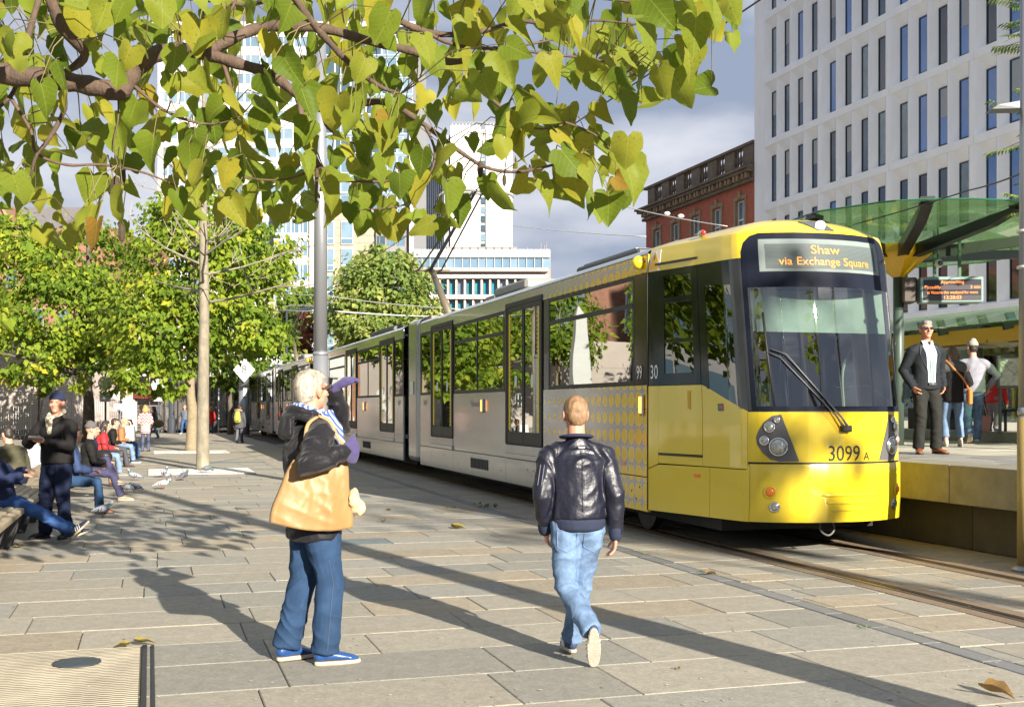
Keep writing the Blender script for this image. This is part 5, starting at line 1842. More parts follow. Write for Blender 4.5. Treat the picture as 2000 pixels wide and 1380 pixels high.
# mesh fence panels
m_fen = M('fence_galvanised', (0.50, 0.50, 0.50), 0.45, metal=0.4)
fpanels = [(-70, 60, 858, 765), (60, 140, 855, 765), (140, 240, 850, 781), (262, 332, 846, 792)]
labs = ['mesh fence panel in front of the pale render at the left edge', 'mesh fence panel behind the man in the navy beanie', 'mesh fence panel behind the seated row', 'mesh fence panel in front of the red shop sign']
for i, (x0, x1, yb, yt) in enumerate(fpanels):
    a, b_ = gnd(x0, yb), gnd(x1, yb - (3 if i == 3 else 0))
    zt = EYE + (HZ - yt) * a.y / F_PX
    d = (b_ - a)
    w = d.length
    fo = thing('fence_panel', labs[i], 'fence', a, math.atan2(d.y, d.x), group='mesh fence panels')
    MB().tube([(0, 0, 0.1), (0, 0, zt - 0.05), (0.1, 0, zt), (w - 0.1, 0, zt), (w, 0, zt - 0.05), (w, 0, 0.1)], 0.028, 6).tube([(0, 0, 0.2), (w, 0, 0.2)], 0.022, 6).build('frame', m_fen, fo)
    wm = MB()
    nv_ = int(w / 0.12)
    for k in range(1, nv_):
        wm.tube([(w * k / nv_, 0, 0.2), (w * k / nv_, 0, zt)], 0.0075, 3, caps=False)
    for k in range(1, 6):
        wm.tube([(0, 0.01, 0.2 + (zt - 0.2) * k / 6), (w, 0.01, 0.2 + (zt - 0.2) * k / 6)], 0.008, 3, caps=False)
    wm.build('wire_mesh', m_fen, fo)
    for x in (0.3, w - 0.3):
        MB().box(x - 0.3, x + 0.3, -0.12, 0.12, 0.0, 0.14).build('foot_block', M('foot_rubber', (0.05, 0.05, 0.05), 0.8), fo, bevel=0.02)

# road signs and a bollard pole across the road
for i, (x, y, Y, kind) in enumerate(((206, 748, 60, 0), (233, 770, 66, 0), (310, 752, 70, 1))):
    p = px(x, y, Y)
    ts = thing('traffic_sign', ['round road sign with a plate under it behind the seated row', 'smaller round road sign left of the shop sign', 'pair of stacked signs beside the red shop sign'][i], 'sign', (p.x, p.y, 0), group='traffic signs across the road')
    MB().tube([(0, 0, 0), (0, 0, p.z + 0.5)], 0.05, 8).build('post', m_dpole, ts)
    MB().tube([(0, -0.07, p.z), (0, -0.05, p.z)], 0.36 if kind == 0 else 0.42, 20).build('disc', M('sign_back_grey', (0.42, 0.42, 0.43), 0.5), ts)
    MB().box(-0.28, 0.28, -0.08, -0.06, p.z - 0.95, p.z - 0.5).build('plate', MATS['sign_back_grey'], ts)
for i, (x, Y) in enumerate(((335, 74), (421, 75), (453, 76.5))):
    p = thing('street_post', ['dark post right of the mesh fence at the shop front', 'thin dark post in front of the lit shop window', 'dark post left of the hooded backpacker'][i], 'post', ((x - CX) * Y / F_PX, Y, -0.02), group='dark street posts')
    rr_ = 0.19 if i == 0 else 0.10
    MB().tube([(0, 0, 0), (0, 0, 5.2)], rr_, 10).build('shaft', m_dpole, p)
    MB().lathe([(rr_ * 1.4, 0), (rr_ * 1.4, 0.9), (rr_, 1.0)], n=10).build('base_sleeve', m_dpole, p)

# ================================================================== FOLIAGE
def leaf_mat(name, cols, rough=0.55, trans=0.35, use_uv=True, attr=None, blotch=0.0):
    """thin leaf: diffuse + translucent + gloss; colour varies per leaf, paler veins along the uv midrib"""
    m = bpy.data.materials.new(name)
    m.use_nodes = True
    nt = m.node_tree
    nt.nodes.clear()
    n, l = nt.nodes.new, nt.links.new
    out = n('ShaderNodeOutputMaterial')
    ramp = n('ShaderNodeValToRGB')
    ramp.color_ramp.interpolation = 'LINEAR'
    el = ramp.color_ramp.elements
    while len(el) < len(cols):
        el.new(0.5)
    for i, (p, c) in enumerate(cols):
        el[i].position = p
        el[i].color = (*c, 1)
    if attr:
        at = n('ShaderNodeAttribute')
        at.attribute_name = attr
        l(at.outputs['Fac'], ramp.inputs['Fac'])
    else:
        oi = n('ShaderNodeObjectInfo')
        l(oi.outputs['Random'], ramp.inputs['Fac'])
    src = ramp.outputs['Color']
    if use_uv:
        uv = n('ShaderNodeUVMap')
        sp = n('ShaderNodeSeparateXYZ')
        l(uv.outputs['UV'], sp.inputs[0])

        def mm(op, a, b=None, c=None):
            q = n('ShaderNodeMath')
            q.operation = op
            for i, w in enumerate((a, b, c)):
                if w is None:
                    continue
                if isinstance(w, (int, float)):
                    q.inputs[i].default_value = w
                else:
                    l(w, q.inputs[i])
            return q.outputs[0]
        ax = mm('ABSOLUTE', mm('SUBTRACT', sp.outputs['X'], 0.5))
        mid = mm('LESS_THAN', ax, 0.013)
        side = mm('FRACT', mm('MULTIPLY', mm('SUBTRACT', sp.outputs['Y'], mm('MULTIPLY', ax, 0.75)), 6.0))
        sv = mm('MULTIPLY', mm('LESS_THAN', side, 0.10), 0.55)
        vein = mm('MAXIMUM', mid, sv)
        mx = n('ShaderNodeMix')
        mx.data_type = 'RGBA'
        mx.inputs['B'].default_value = (0.36, 0.40, 0.10, 1)
        l(mm('MULTIPLY', vein, 0.32), mx.inputs['Factor'])
        l(src, mx.inputs['A'])
        src = mx.outputs['Result']
    if blotch:
        tc = n('ShaderNodeTexCoord')
        oi2 = n('ShaderNodeObjectInfo')
        va = n('ShaderNodeVectorMath')
        va.operation = 'ADD'
        l(tc.outputs['Object'], va.inputs[0])
        l(oi2.outputs['Location'], va.inputs[1])
        nz = n('ShaderNodeTexNoise')
        nz.inputs['Scale'].default_value = 14
        nz.inputs['Detail'].default_value = 5
        l(va.outputs[0], nz.inputs['Vector'])
        cr = n('ShaderNodeValToRGB')
        cr.color_ramp.elements[0].position = 0.60
        cr.color_ramp.elements[1].position = 0.74
        l(nz.outputs['Fac'], cr.inputs['Fac'])
        ml = n('ShaderNodeMath')
        ml.operation = 'MULTIPLY'
        ml.inputs[1].default_value = blotch
        l(cr.outputs['Color'], ml.inputs[0])
        mx = n('ShaderNodeMix')
        mx.data_type = 'RGBA'
        mx.inputs['B'].default_value = (0.10, 0.055, 0.015, 1)
        l(ml.outputs[0], mx.inputs['Factor'])
        l(src, mx.inputs['A'])
        src = mx.outputs['Result']
    df, tl, gl = n('ShaderNodeBsdfDiffuse'), n('ShaderNodeBsdfTranslucent'), n('ShaderNodeBsdfGlossy')
    gl.inputs['Roughness'].default_value = rough
    gl.inputs['Color'].default_value = (0.9, 0.9, 0.85, 1)
    l(src, df.inputs['Color'])
    hs = n('ShaderNodeHueSaturation')
    hs.inputs['Value'].default_value = 1.5
    l(src, hs.inputs['Color'])
    l(hs.outputs['Color'], tl.inputs['Color'])
    a, b_ = n('ShaderNodeMixShader'), n('ShaderNodeMixShader')
    a.inputs['Fac'].default_value = trans
    l(df.outputs[0], a.inputs[1])
    l(tl.outputs[0], a.inputs[2])
    fr = n('ShaderNodeLayerWeight')
    fr.inputs['Blend'].default_value = 0.12
    gm_ = n('ShaderNodeMath')
    gm_.operation = 'MULTIPLY'
    gm_.inputs[1].default_value = 0.16
    l(fr.outputs['Facing'], gm_.inputs[0])
    l(gm_.outputs[0], b_.inputs['Fac'])
    l(a.outputs[0], b_.inputs[1])
    l(gl.outputs[0], b_.inputs[2])
    l(b_.outputs[0], out.inputs['Surface'])
    return m


G1, G2, Y1, Y2, B1 = (0.095, 0.145, 0.016), (0.155, 0.205, 0.022), (0.215, 0.245, 0.03), (0.31, 0.285, 0.03), (0.24, 0.13, 0.025)
m_leafN = leaf_mat('catalpa_leaf', [(0.0, G1), (0.3, G2), (0.62, Y1), (0.88, (0.235, 0.235, 0.028)), (0.97, Y2), (1.0, B1)], 0.42, 0.5, True, None, 0.75)
m_leafF = leaf_mat('catalpa_leaf_mass', [(0.0, G1), (0.3, G2), (0.62, Y1), (0.9, (0.235, 0.235, 0.028)), (1.0, Y2)], 0.42, 0.42, False, 'tone')
m_bark = M('catalpa_bark', (0.095, 0.062, 0.043), 0.9, var=0.4, vscale=14, bump=0.9, bscale=70, dirt=0.35, stretch=(1, 1, 0.4))
m_twig = M('twig_bark', (0.10, 0.062, 0.04), 0.85, var=0.3, vscale=20)
m_barkg = M('smooth_grey_bark', (0.235, 0.205, 0.15), 0.85, var=0.35, vscale=7, bump=0.9, bscale=34, stretch=(1, 1, 0.5), dirt=0.45)


def leaf_mesh(seed, L_=1.0):
    """heart-shaped leaf hanging along -y from its base at the origin; creased on the midrib, edges wavy"""
    rg = random.Random(seed)
    prof = [(0.0, -0.10), (0.20, -0.17), (0.36, -0.13), (0.445, 0.02), (0.45, 0.17), (0.40, 0.36), (0.30, 0.56), (0.19, 0.74), (0.085, 0.90), (0.0, 1.0)]
    curl = rg.uniform(-0.35, 0.75)
    fold = rg.uniform(0.02, 0.75) * rg.choice((1, 1, -0.5))
    twist = rg.uniform(-0.8, 0.8)
    asym = rg.uniform(0.82, 1.18)
    v, uv, f = [], [], []

    def pos(x, y, e):
        z = abs(x) * fold - curl * y * y * 0.6 + 0.035 * math.sin(y * 9 + seed + (3 if x > 0 else 0)) * e
        z += twist * x * y
        if seed % 3 == 0 and y > 0.8:
            z -= (y - 0.8) * 0.5
        return (x * L_, -y * L_, z * L_)
    for i, (w, y) in enumerate(prof):
        w2 = w * (1 + rg.uniform(-0.13, 0.13)) * (1.12 if seed % 2 else 0.95)
        y0 = max(0.0, y) if i < 3 else y
        row = [(-w2, y), (-w2 * 0.55, y * 0.98 + (0.02 if i < 3 else 0)), (0, y0), (w2 * 0.55 * asym, y * 0.98 + (0.02 if i < 3 else 0)), (w2 * asym, y + rg.uniform(-.02, .02))]
        for k, (x, yy) in enumerate(row):
            v.append(pos(x, yy, abs(k - 2) / 2))
            uv.append((x + 0.5, yy))
    nr = len(prof)
    for i in range(1, nr - 1):
        for k in range(4):
            a = i * 5 + k
            f.append((a, a + 1, a + 6, a + 5))
    # lobes either side of the petiole
    f += [(2, 5 + 2, 5 + 1), (2, 5 + 3, 5 + 2)]
    me = bpy.data.meshes.new('leaf')
    me.from_pydata(v, [], f)
    ul = me.uv_layers.new(name='UVMap')
    for lp in me.loops:
        ul.data[lp.index].uv = uv[lp.vertex_index]
    me.polygons.foreach_set('use_smooth', [True] * len(me.polygons))
    return me


leaf_meshes = [leaf_mesh(i) for i in range(14)]
for me in leaf_meshes:
    me.materials.append(m_leafN)

# ---- the overhanging catalpa: real limbs about six to eight metres in front of the camera
cat = thing('catalpa_tree', 'overhanging catalpa branches with large heart shaped yellow green leaves', 'tree', (0, 0, 0))
limbs = [
    ([(-330, 120, 6.3), (-120, 135, 6.3), (0, 143, 6.4), (70, 152, 6.4), (135, 160, 6.5), (200, 172, 6.5), (236, 178, 6.5), (262, 142, 6.5), (298, 110, 6.5), (345, 98, 6.6), (408, 104, 6.6)], [.075, .07, .062, .058, .054, .052, .052, .048, .046, .043, .040]),
    ([(408, 104, 6.6), (452, 76, 6.6), (512, 54, 6.7), (580, 52, 6.7), (640, 58, 6.8), (720, 80, 6.8), (800, 99, 6.9), (880, 121, 6.9), (952, 107, 7.0)], [.036, .033, .031, .029, .028, .026, .024, .021, .016]),
    ([(405, 106, 6.6), (465, 124, 6.6), (530, 146, 6.7), (580, 184, 6.7), (628, 212, 6.7), (668, 219, 6.8), (715, 201, 6.8), (765, 204, 6.8), (832, 246, 6.9), (898, 296, 7.0), (950, 327, 7.0), (1010, 336, 7.1), (1080, 322, 7.1), (1132, 302, 7.2)], [.036, .033, .030, .027, .024, .022, .020, .018, .015, .013, .011, .010, .008, .005]),
    ([(582, 186, 6.7), (591, 235, 6.7), (605, 290, 6.7), (618, 322, 6.7), (617, 395, 6.8)], [.020, .017, .015, .013, .007]),
    ([(610, 300, 6.7), (645, 345, 6.7), (700, 354, 6.8), (765, 352, 6.8), (830, 330, 6.9)], [.013, .011, .009, .007, .004]),
    ([(560, -30, 6.2), (600, 32, 6.3), (648, 88, 6.4), (690, 130, 6.4), (740, 168, 6.5), (782, 184, 6.5)], [.024, .021, .018, .016, .013, .008]),
    ([(700, -30, 6.9), (770, 34, 6.9), (832, 62, 7.0), (885, 68, 7.0), (950, 60, 7.0), (1012, 42, 7.1), (1075, 47, 7.1), (1160, 40, 7.2), (1260, 50, 7.2)], [.025, .022, .019, .017, .015, .012, .010, .008, .005]),
    ([(908, 128, 6.9), (942, 176, 7.0), (985, 216, 7.0), (1010, 240, 7.1), (1060, 252, 7.1), (1112, 240, 7.2)], [.012, .011, .010, .008, .006, .004]),
    ([(985, 216, 7.0), (1030, 226, 7.1), (1090, 235, 7.1), (1160, 262, 7.1), (1200, 300, 7.1)], [.009, .008, .007, .006, .003]),
    ([(830, 60, 7.0), (870, 82, 7.0), (930, 94, 7.1), (1000, 92, 7.1), (1080, 78, 7.2)], [.014, .012, .011, .009, .006]),
    ([(88, -40, 6.0), (120, 52, 6.1), (166, 106, 6.3), (130, 140, 6.4)], [.034, .031, .026, .018]),
    ([(85, -30, 6.8), (58, 60, 6.7), (44, 130, 6.6), (22, 186, 6.5), (-10, 216, 6.5)], [.019, .017, .015, .012, .008]),
    ([(122, 165, 6.4), (126, 212, 6.4), (97, 270, 6.4), (68, 312, 6.4), (52, 395, 6.5)], [.016, .014, .012, .009, .004]),
    ([(20, 190, 6.5), (60, 255, 6.5), (72, 300, 6.5), (130, 322, 6.5), (200, 322, 6.6), (290, 340, 6.6), (372, 378, 6.7)], [.010, .009, .008, .008, .007, .006, .003]),
    ([(230, 176, 6.5), (231, 230, 6.5), (222, 280, 6.5), (230, 322, 6.5)], [.006, .005, .004, .003]),
    ([(262, 168, 6.5), (315, 212, 6.5), (370, 236, 6.6), (420, 242, 6.6), (470, 228, 6.6)], [.010, .009, .008, .006, .003]),
    ([(436, 122, 6.6), (447, 160, 6.6), (458, 202, 6.6)], [.014, .012, .010]),
    ([(405, 92, 6.6), (422, 50, 6.6), (455, 14, 6.6), (470, -40, 6.6)], [.014, .012, .010, .008]),
    ([(352, 96, 6.6), (352, 62, 6.6), (372, 90, 6.5)], [.008, .009, .006]),
    ([(630, 218, 6.7), (640, 250, 6.7), (690, 280, 6.7), (740, 274, 6.7)], [.008, .007, .006, .003]),
    ([(-250, 60, 7.3), (-60, 20, 7.2), (150, -30, 7.2), (330, -10, 7.3), (480, 10, 7.4)], [.04, .034, .028, .02, .012]),
    ([(480, 12, 7.4), (620, -20, 7.5), (800, -40, 7.5), (1000, -20, 7.5), (1200, 0, 7.5), (1350, 20, 7.4), (1430, 10, 7.4)], [.014, .013, .012, .010, .008, .006, .004]),
    ([(952, 107, 7.0), (1010, 100, 7.1), (1090, 108, 7.1), (1180, 120, 7.1), (1250, 150, 7.2)], [.012, .010, .008, .006, .003]),
    ([(830, 246, 6.9), (850, 300, 6.8), (830, 360, 6.8), (790, 400, 6.8), (700, 410, 6.7)], [.009, .008, .006, .005, .003]),
    ([(617, 330, 6.7), (560, 350, 6.7), (500, 350, 6.7), (440, 340, 6.7)], [.008, .006, .005, .003]),
]
bpts = []
trunkp = MB()
for pl, rr_ in limbs:
    P = smooth_line([px(*q) for q in pl], 5)
    rad_ = []
    for i in range(len(rr_) - 1):
        rad_ += [rr_[i] + (rr_[i + 1] - rr_[i]) * k / 5 for k in range(5)]
    rad_.append(rr_[-1])
    rad_ = [r_ * (1 + 0.10 * math.sin(i * 1.7)) for i, r_ in enumerate(rad_)]
    mb = MB().tube(P, rad_, 9 if rr_[0] > 0.015 else 6)
    mb.build('branch', m_bark if rr_[0] > 0.015 else m_twig, cat, smooth=True)
    bpts += [(p, r_) for p, r_ in zip(P, rad_)]
# trunk standing outside the frame on the left
MB().tube(smooth_line([(-3.9, 5.2, 0), (-3.86, 5.25, 1.2), (-3.75, 5.5, 2.4), (-3.65, 6.15, 3.35), px(-330, 120, 6.3)], 6), [0.19 - 0.0045 * i for i in range(25)], 14).build('trunk', m_bark, cat, smooth=True)

# leaves: drawn by zone (centre, spread, count); each hangs by a petiole from the nearest twig
rl = random.Random(21)
zones = [
    # x0, y0, x1, y1, count, depth
    (-20, -10, 200, 100, 34), (-20, 90, 140, 250, 30), (-20, 240, 120, 400, 26), (120, 190, 300, 330, 30), (60, 330, 260, 470, 20), (150, -10, 330, 90, 30),
    (300, -10, 470, 90, 26), (200, 60, 330, 170, 10), (330, 110, 470, 190, 14), (460, -20, 640, 60, 26), (520, 60, 700, 150, 16), (640, -20, 760, 90, 16),
    (270, 210, 440, 320, 22), (420, 200, 620, 300, 22), (520, 150, 640, 230, 10), (330, 300, 480, 420, 24), (440, 320, 610, 430, 24), (600, 330, 760, 440, 24),
    (640, 90, 830, 200, 20), (650, 200, 780, 330, 24), (760, 190, 860, 320, 12), (700, 330, 900, 450, 24), (820, 20, 1020, 130, 28), (840, 120, 960, 220, 12), (960, 130, 1080, 250, 11),
    (1000, -10, 1160, 70, 20), (1080, 50, 1240, 160, 26), (1200, -10, 1400, 90, 26), (1220, 80, 1370, 200, 20), (1170, 110, 1250, 220, 9), (990, 230, 1180, 330, 24), (1080, 280, 1240, 400, 20), (920, 350, 1090, 400, 5),
    (1130, 350, 1190, 420, 4), (1390, 10, 1440, 90, 6), (700, 240, 760, 300, 6), (860, 280, 1000, 340, 4),
]
placed = []
for z_ in zones:
    x0, y0, x1, y1, cnt = z_
    for k in range(int(cnt * 0.70 + 0.5)):
        for tr_ in range(12):
            x, y = rl.uniform(x0, x1), rl.uniform(y0, y1)
            if all((x - a) ** 2 + (y - b_) ** 2 > 28 ** 2 for a, b_, _ in placed):
                break
        Yd = (rl.uniform(6.0, 6.6) if rl.random() < 0.25 else rl.uniform(6.6, 8.3)) + max(0, (x - 900)) * 0.0006
        placed.append((x, y, Yd))
extra = []
for k in range(330):           # the rest of the crown, above and left of the frame
    extra.append((rl.uniform(-700, 1250), rl.uniform(-520, -20), rl.uniform(5.8, 9.5)))
for k in range(110):
    extra.append((rl.uniform(-700, -30), rl.uniform(-20, 420), rl.uniform(5.8, 8.5)))
pet = MB()


def leaf_matrix(p, tipdir, nrm, L_):
    y = -tipdir.normalized()
    n_ = (nrm - y * nrm.dot(y)).normalized()
    x = y.cross(n_).normalized()
    return Matrix(((x.x * L_, y.x * L_, n_.x * L_, p.x), (x.y * L_, y.y * L_, n_.y * L_, p.y), (x.z * L_, y.z * L_, n_.z * L_, p.z), (0, 0, 0, 1)))


BP = np.array([tuple(p) for p, r_ in bpts])
mass = MB()
tones = []
cand = []
for idx, (x, y, Yd) in enumerate(placed + extra):
    right = x > 1050
    L_ = rl.uniform(0.115, 0.20) * (1.22 if right else 1.0)
    tip = Vector((rl.uniform(-0.55, 0.55) + (0.35 if right else 0.0), rl.uniform(-0.35, 0.35), -1.0))
    if rl.random() < 0.16:
        tip = Vector((rl.uniform(-1, 1), rl.uniform(-0.6, 0.6), rl.uniform(-0.5, 0.1)))
    nrm = Vector((rl.uniform(-1.4, 1.4), -1.0, rl.uniform(-0.3, 1.0)))
    if rl.random() < 0.12:
        nrm = Vector((rl.choice((-1, 1)), -0.3, rl.uniform(-0.3, 0.5)))
    c = px(x, y, Yd)
    base = c - tip.normalized() * L_ * 0.45
    mt = leaf_matrix(base, tip, nrm, L_)
    # petiole to the nearest limb point above or level with the leaf base
    if idx < len(placed):
        d = np.linalg.norm(BP - np.array(base), axis=1) + np.maximum(0, base.z - BP[:, 2]) * 0.8
        j = int(d.argmin())
        q = Vector(BP[j])
        if (q - base).length < 0.75:
            midp = (q + base) / 2 + Vector((0, 0, 0.03 + 0.1 * (q - base).length))
            ln_ = (q - base).length
            rp = 0.0022 if ln_ < 0.22 else 0.0035
            pet.tube([q, midp, base + Vector((0, 0, 0.012)), base], [rp * 1.3, rp, 0.0022, 0.002], 4, caps=False)
    cand.append((L_ * L_ / Yd ** 2 if 0 < idx < len(placed) else 0, mt, idx))
order = sorted(range(len(cand)), key=lambda i: -cand[i][0])
own = set(order[:300])
for i, (a_, mt, idx) in enumerate(cand):
    me = leaf_meshes[(idx * 5) % 14]
    if i in own:
        o = bpy.data.objects.new('leaf', me)
        COL.objects.link(o)
        o.parent = cat
        o.matrix_basis = mt
    else:
        mass.add([mt @ v.co for v in me.vertices], [tuple(p.vertices) for p in me.polygons])
        tones += [rl.random()] * len(me.vertices)
mo = mass.build('leaves', m_leafF, cat, smooth=True)
at = mo.data.attributes.new('tone', 'FLOAT', 'POINT')
at.data.foreach_set('value', tones)
mo['kind'] = 'stuff'
pet.build('petioles', M('petiole_green', (0.15, 0.12, 0.05), 0.6), cat, smooth=True)['kind'] = 'stuff'
# withered seed cluster and dry leaves hanging
wl_ = MB()
for (x, y, sz) in ((226, 378, 0.10), (240, 345, 0.05), (238, 452, 0.06), (985, 352, 0.035), (938, 330, 0.05)):
    p = px(x, y, 6.55)
    wl_.ell(p, (sz * 0.35, sz * 0.35, sz), n=8, m=6)
    wl_.tube([p + Vector((0, 0, sz * 0.9)), p + Vector((0.02, 0, sz + 0.16))], 0.003, 4)
wl_.build('dry_leaf_curl', M('dry_leaf', (0.05, 0.035, 0.02), 0.9, var=0.4, vscale=30), cat)


# ---- crowns of the square's trees: clumped leaf-sized faces on real limbs
def crown_mat(name, cols):
    return leaf_mat(name, cols, 0.42, 0.42, False, 'tone')


m_cr1 = crown_mat('square_catalpa_leaf', [(0.0, (0.075, 0.13, 0.018)), (0.4, (0.17, 0.25, 0.028)), (0.75, (0.28, 0.34, 0.04)), (1.0, (0.42, 0.39, 0.04))])
m_cr2 = crown_mat('round_tree_leaf', [(0.0, (0.10, 0.155, 0.04)), (0.5, (0.22, 0.29, 0.07)), (1.0, (0.38, 0.39, 0.12))])
m_cr3 = crown_mat('red_tree_leaf', [(0.0, (0.06, 0.02, 0.015)), (0.5, (0.14, 0.045, 0.03)), (1.0, (0.22, 0.10, 0.04))])
m_cr4 = crown_mat('far_green_leaf', [(0.0, (0.06, 0.11, 0.025)), (0.6, (0.15, 0.22, 0.04)), (1.0, (0.28, 0.32, 0.06))])


def crown_tree(name, label, base, h0, lobes, n_clump, per, lsize, mat, tr_r, bark, seed, group='leafy trees of the square', limbs_n=7):
    """lobes: ellipsoids (centre, radii) filled with clumps of drooping leaf faces"""
    rg = np.random.RandomState(seed)
    t = thing(name, label, 'tree', base, group=group)
    top = max(c[2] + r_[2] * 0.4 for c, r_ in lobes)
    MB().tube(smooth_line([(0, 0, -0.02), (0.03, 0.02, h0 * 0.6), (-0.04, 0.03, h0), (0.05, 0, (h0 + top) / 2), (0, 0, top)], 5),
              [tr_r * (1.15 if i == 0 else 1 - 0.035 * i) for i in range(21)], 12).build('trunk', bark, t, smooth=True)
    lb = MB()
    V, Fc, T = [], [], []
    vol = np.array([r_[0] * r_[1] * r_[2] for c, r_ in lobes])
    nl = np.maximum(1, (n_clump * vol / vol.sum()).astype(int))
    k = 0
    tips = []
    for (c, r_), cn_ in zip(lobes, nl):
        for _ in range(cn_):
            d = rg.normal(size=3)
            d /= np.linalg.norm(d)
            rad = rg.uniform(0.45, 1.0) ** 0.5
            cc = np.array(c) + d * np.array(r_) * rad
            tips.append(cc)
            cs = rg.uniform(0.30, 0.62) * min(r_) * 0.42
            tone0 = rg.uniform(0.0, 0.75)
            nleaf = int(per * rg.uniform(0.5, 1.4))
            P = cc + rg.normal(size=(nleaf, 3)) * np.array([cs, cs, cs * 0.7])
            out = P - np.array(c)
            out /= (np.linalg.norm(out, axis=1, keepdims=True) + 1e-6)
            tip = np.stack([rg.normal(size=nleaf) * 0.55 + out[:, 0] * 0.5, rg.normal(size=nleaf) * 0.55 + out[:, 1] * 0.5, -0.75 + rg.normal(size=nleaf) * 0.4], 1)
            tip /= np.linalg.norm(tip, axis=1, keepdims=True)
            nn = out + rg.normal(size=(nleaf, 3)) * 0.55 + np.array([0, 0, 0.35])
            sd = np.cross(tip, nn)
            sd /= (np.linalg.norm(sd, axis=1, keepdims=True) + 1e-6)
            nv = np.cross(sd, tip)
            L_ = lsize * rg.uniform(0.7, 1.25, size=(nleaf, 1))
            w = 0.36
            for i in range(nleaf):
                p, a, s_, nr, l_ = P[i], tip[i], sd[i], nv[i], L_[i, 0]
                V += [tuple(p), tuple(p + (a * 0.30 - s_ * w + nr * 0.10) * l_), tuple(p + a * l_), tuple(p + (a * 0.30 + s_ * w + nr * 0.10) * l_)]
                Fc += [(k, k + 1, k + 2), (k, k + 2, k + 3)]
                k += 4
                tn = min(1, max(0, tone0 + rg.uniform(-0.15, 0.3)))
                T += [tn] * 4
    for i in range(limbs_n):
        tp = tips[(i * 37) % len(tips)]
        z0 = h0 + (top - h0) * 0.15 * (i % 4)
        lb.tube(smooth_line([(0, 0, z0), (tp[0] * 0.4, tp[1] * 0.4, z0 + (tp[2] - z0) * 0.55), tuple(tp)], 4), [tr_r * 0.4 * (1 - 0.1 * q) for q in range(9)], 6)
    lb.build('limbs', bark, t, smooth=True)
    me = bpy.data.meshes.new('crown')
    me.from_pydata(V, [], Fc)
    a = me.attributes.new('tone', 'FLOAT', 'POINT')
    a.data.foreach_set('value', T)
    link('crown', me, mat, t)
    return t


def lobe(x, y, Y, rx, ry, rz, base):
    c = px(x, y, Y)
    return ((c.x - base[0], c.y - base[1], c.z), (rx * Y / F_PX, ry, rz * Y / F_PX))


m_bark2 = M('dark_square_bark', (0.10, 0.08, 0.06), 0.9, var=0.35, vscale=8, bump=0.6, bscale=30)
m_bark3 = M('ochre_square_bark', (0.22, 0.175, 0.11), 0.88, var=0.25, vscale=8, bump=0.6, bscale=30)
b1 = ((172 - CX) * 54 / F_PX, 54, 0)
crown_tree('leafy_tree', 'broad leafy catalpa with a dark trunk behind the man in the beanie', b1, 2.9,
           [lobe(130, 610, 54, 145, 3.0, 90, b1), lobe(60, 690, 53, 110, 2.6, 55, b1), lobe(150, 520, 55, 130, 2.6, 80, b1), lobe(250, 640, 53, 100, 2.6, 70, b1), lobe(20, 520, 55, 100, 2.5, 80, b1), lobe(230, 730, 51, 90, 2.0, 40, b1), lobe(50, 470, 56, 90, 2.2, 50, b1)],
           420, 34, 0.275, m_cr1, 0.30, m_bark2, 1, limbs_n=9)
b2 = ((374 - CX) * 43 / F_PX, 43, 0)
crown_tree('leafy_tree', 'leafy catalpa with an ochre trunk close behind the bare sapling', b2, 2.4,
           [lobe(400, 520, 43.5, 150, 2.6, 95, b2), lobe(330, 650, 43, 120, 2.4, 80, b2), lobe(455, 630, 43, 95, 2.3, 62, b2), lobe(390, 430, 44, 110, 2.0, 60, b2), lobe(300, 740, 42.5, 80, 1.8, 38, b2), lobe(525, 650, 42.5, 46, 1.8, 42, b2), lobe(480, 500, 44, 90, 2.0, 80, b2)],
           440, 36, 0.245, m_cr1, 0.23, m_bark3, 2, limbs_n=9)
b3 = ((745 - CX) * 76 / F_PX, 76, 0)
crown_tree('round_tree', 'round crowned green tree beyond the tram right of the tall steel pole', b3, 3.5,
           [lobe(750, 560, 76, 92, 3.0, 62, b3), lobe(690, 620, 76, 62, 2.6, 50, b3), lobe(810, 610, 76, 56, 2.6, 45, b3), lobe(745, 520, 77, 55, 2.0, 40, b3), lobe(740, 650, 75, 90, 2.6, 35, b3)],
           380, 32, 0.34, m_cr2, 0.3, m_bark2, 3)
b4 = ((604 - CX) * 84 / F_PX, 84, 0)
crown_tree('red_leaf_tree', 'small russet leaved tree half hidden behind the tall steel pole', b4, 2.0, [lobe(604, 650, 84, 26, 1.8, 48, b4), lobe(590, 690, 84, 24, 1.6, 30, b4)], 50, 24, 0.32, m_cr3, 0.15, m_bark2, 4)
b5 = ((575 - CX) * 90 / F_PX, 90, 0)
crown_tree('leafy_tree', 'slender green tree left of the russet tree far beyond the trams', b5, 2.5, [lobe(578, 605, 90, 36, 2.0, 42, b5), lobe(556, 660, 90, 40, 2.0, 50, b5), lobe(600, 580, 91, 20, 1.6, 22, b5)], 110, 26, 0.4, m_cr4, 0.18, m_bark2, 5)
b6 = ((450 - CX) * 70 / F_PX, 70, 0)
crown_tree('leafy_tree', 'dark green tree above the far trams and the numbered pole', b6, 2.2, [lobe(450, 720, 70, 46, 2.0, 40, b6), lobe(520, 690, 71, 60, 2.0, 50, b6), lobe(430, 660, 71, 60, 2.0, 60, b6)], 150, 28, 0.36, m_cr4, 0.2, m_bark2, 6)
b7 = ((75 - CX) * 58 / F_PX, 58, 0)
crown_tree('sapling_bush', 'little pale yellow tree in front of the dappled render', b7, 0.8, [lobe(82, 752, 58, 16, 0.5, 22, b7)], 14, 22, 0.2, m_cr1, 0.05, m_bark2, 7, group=None, limbs_n=3)
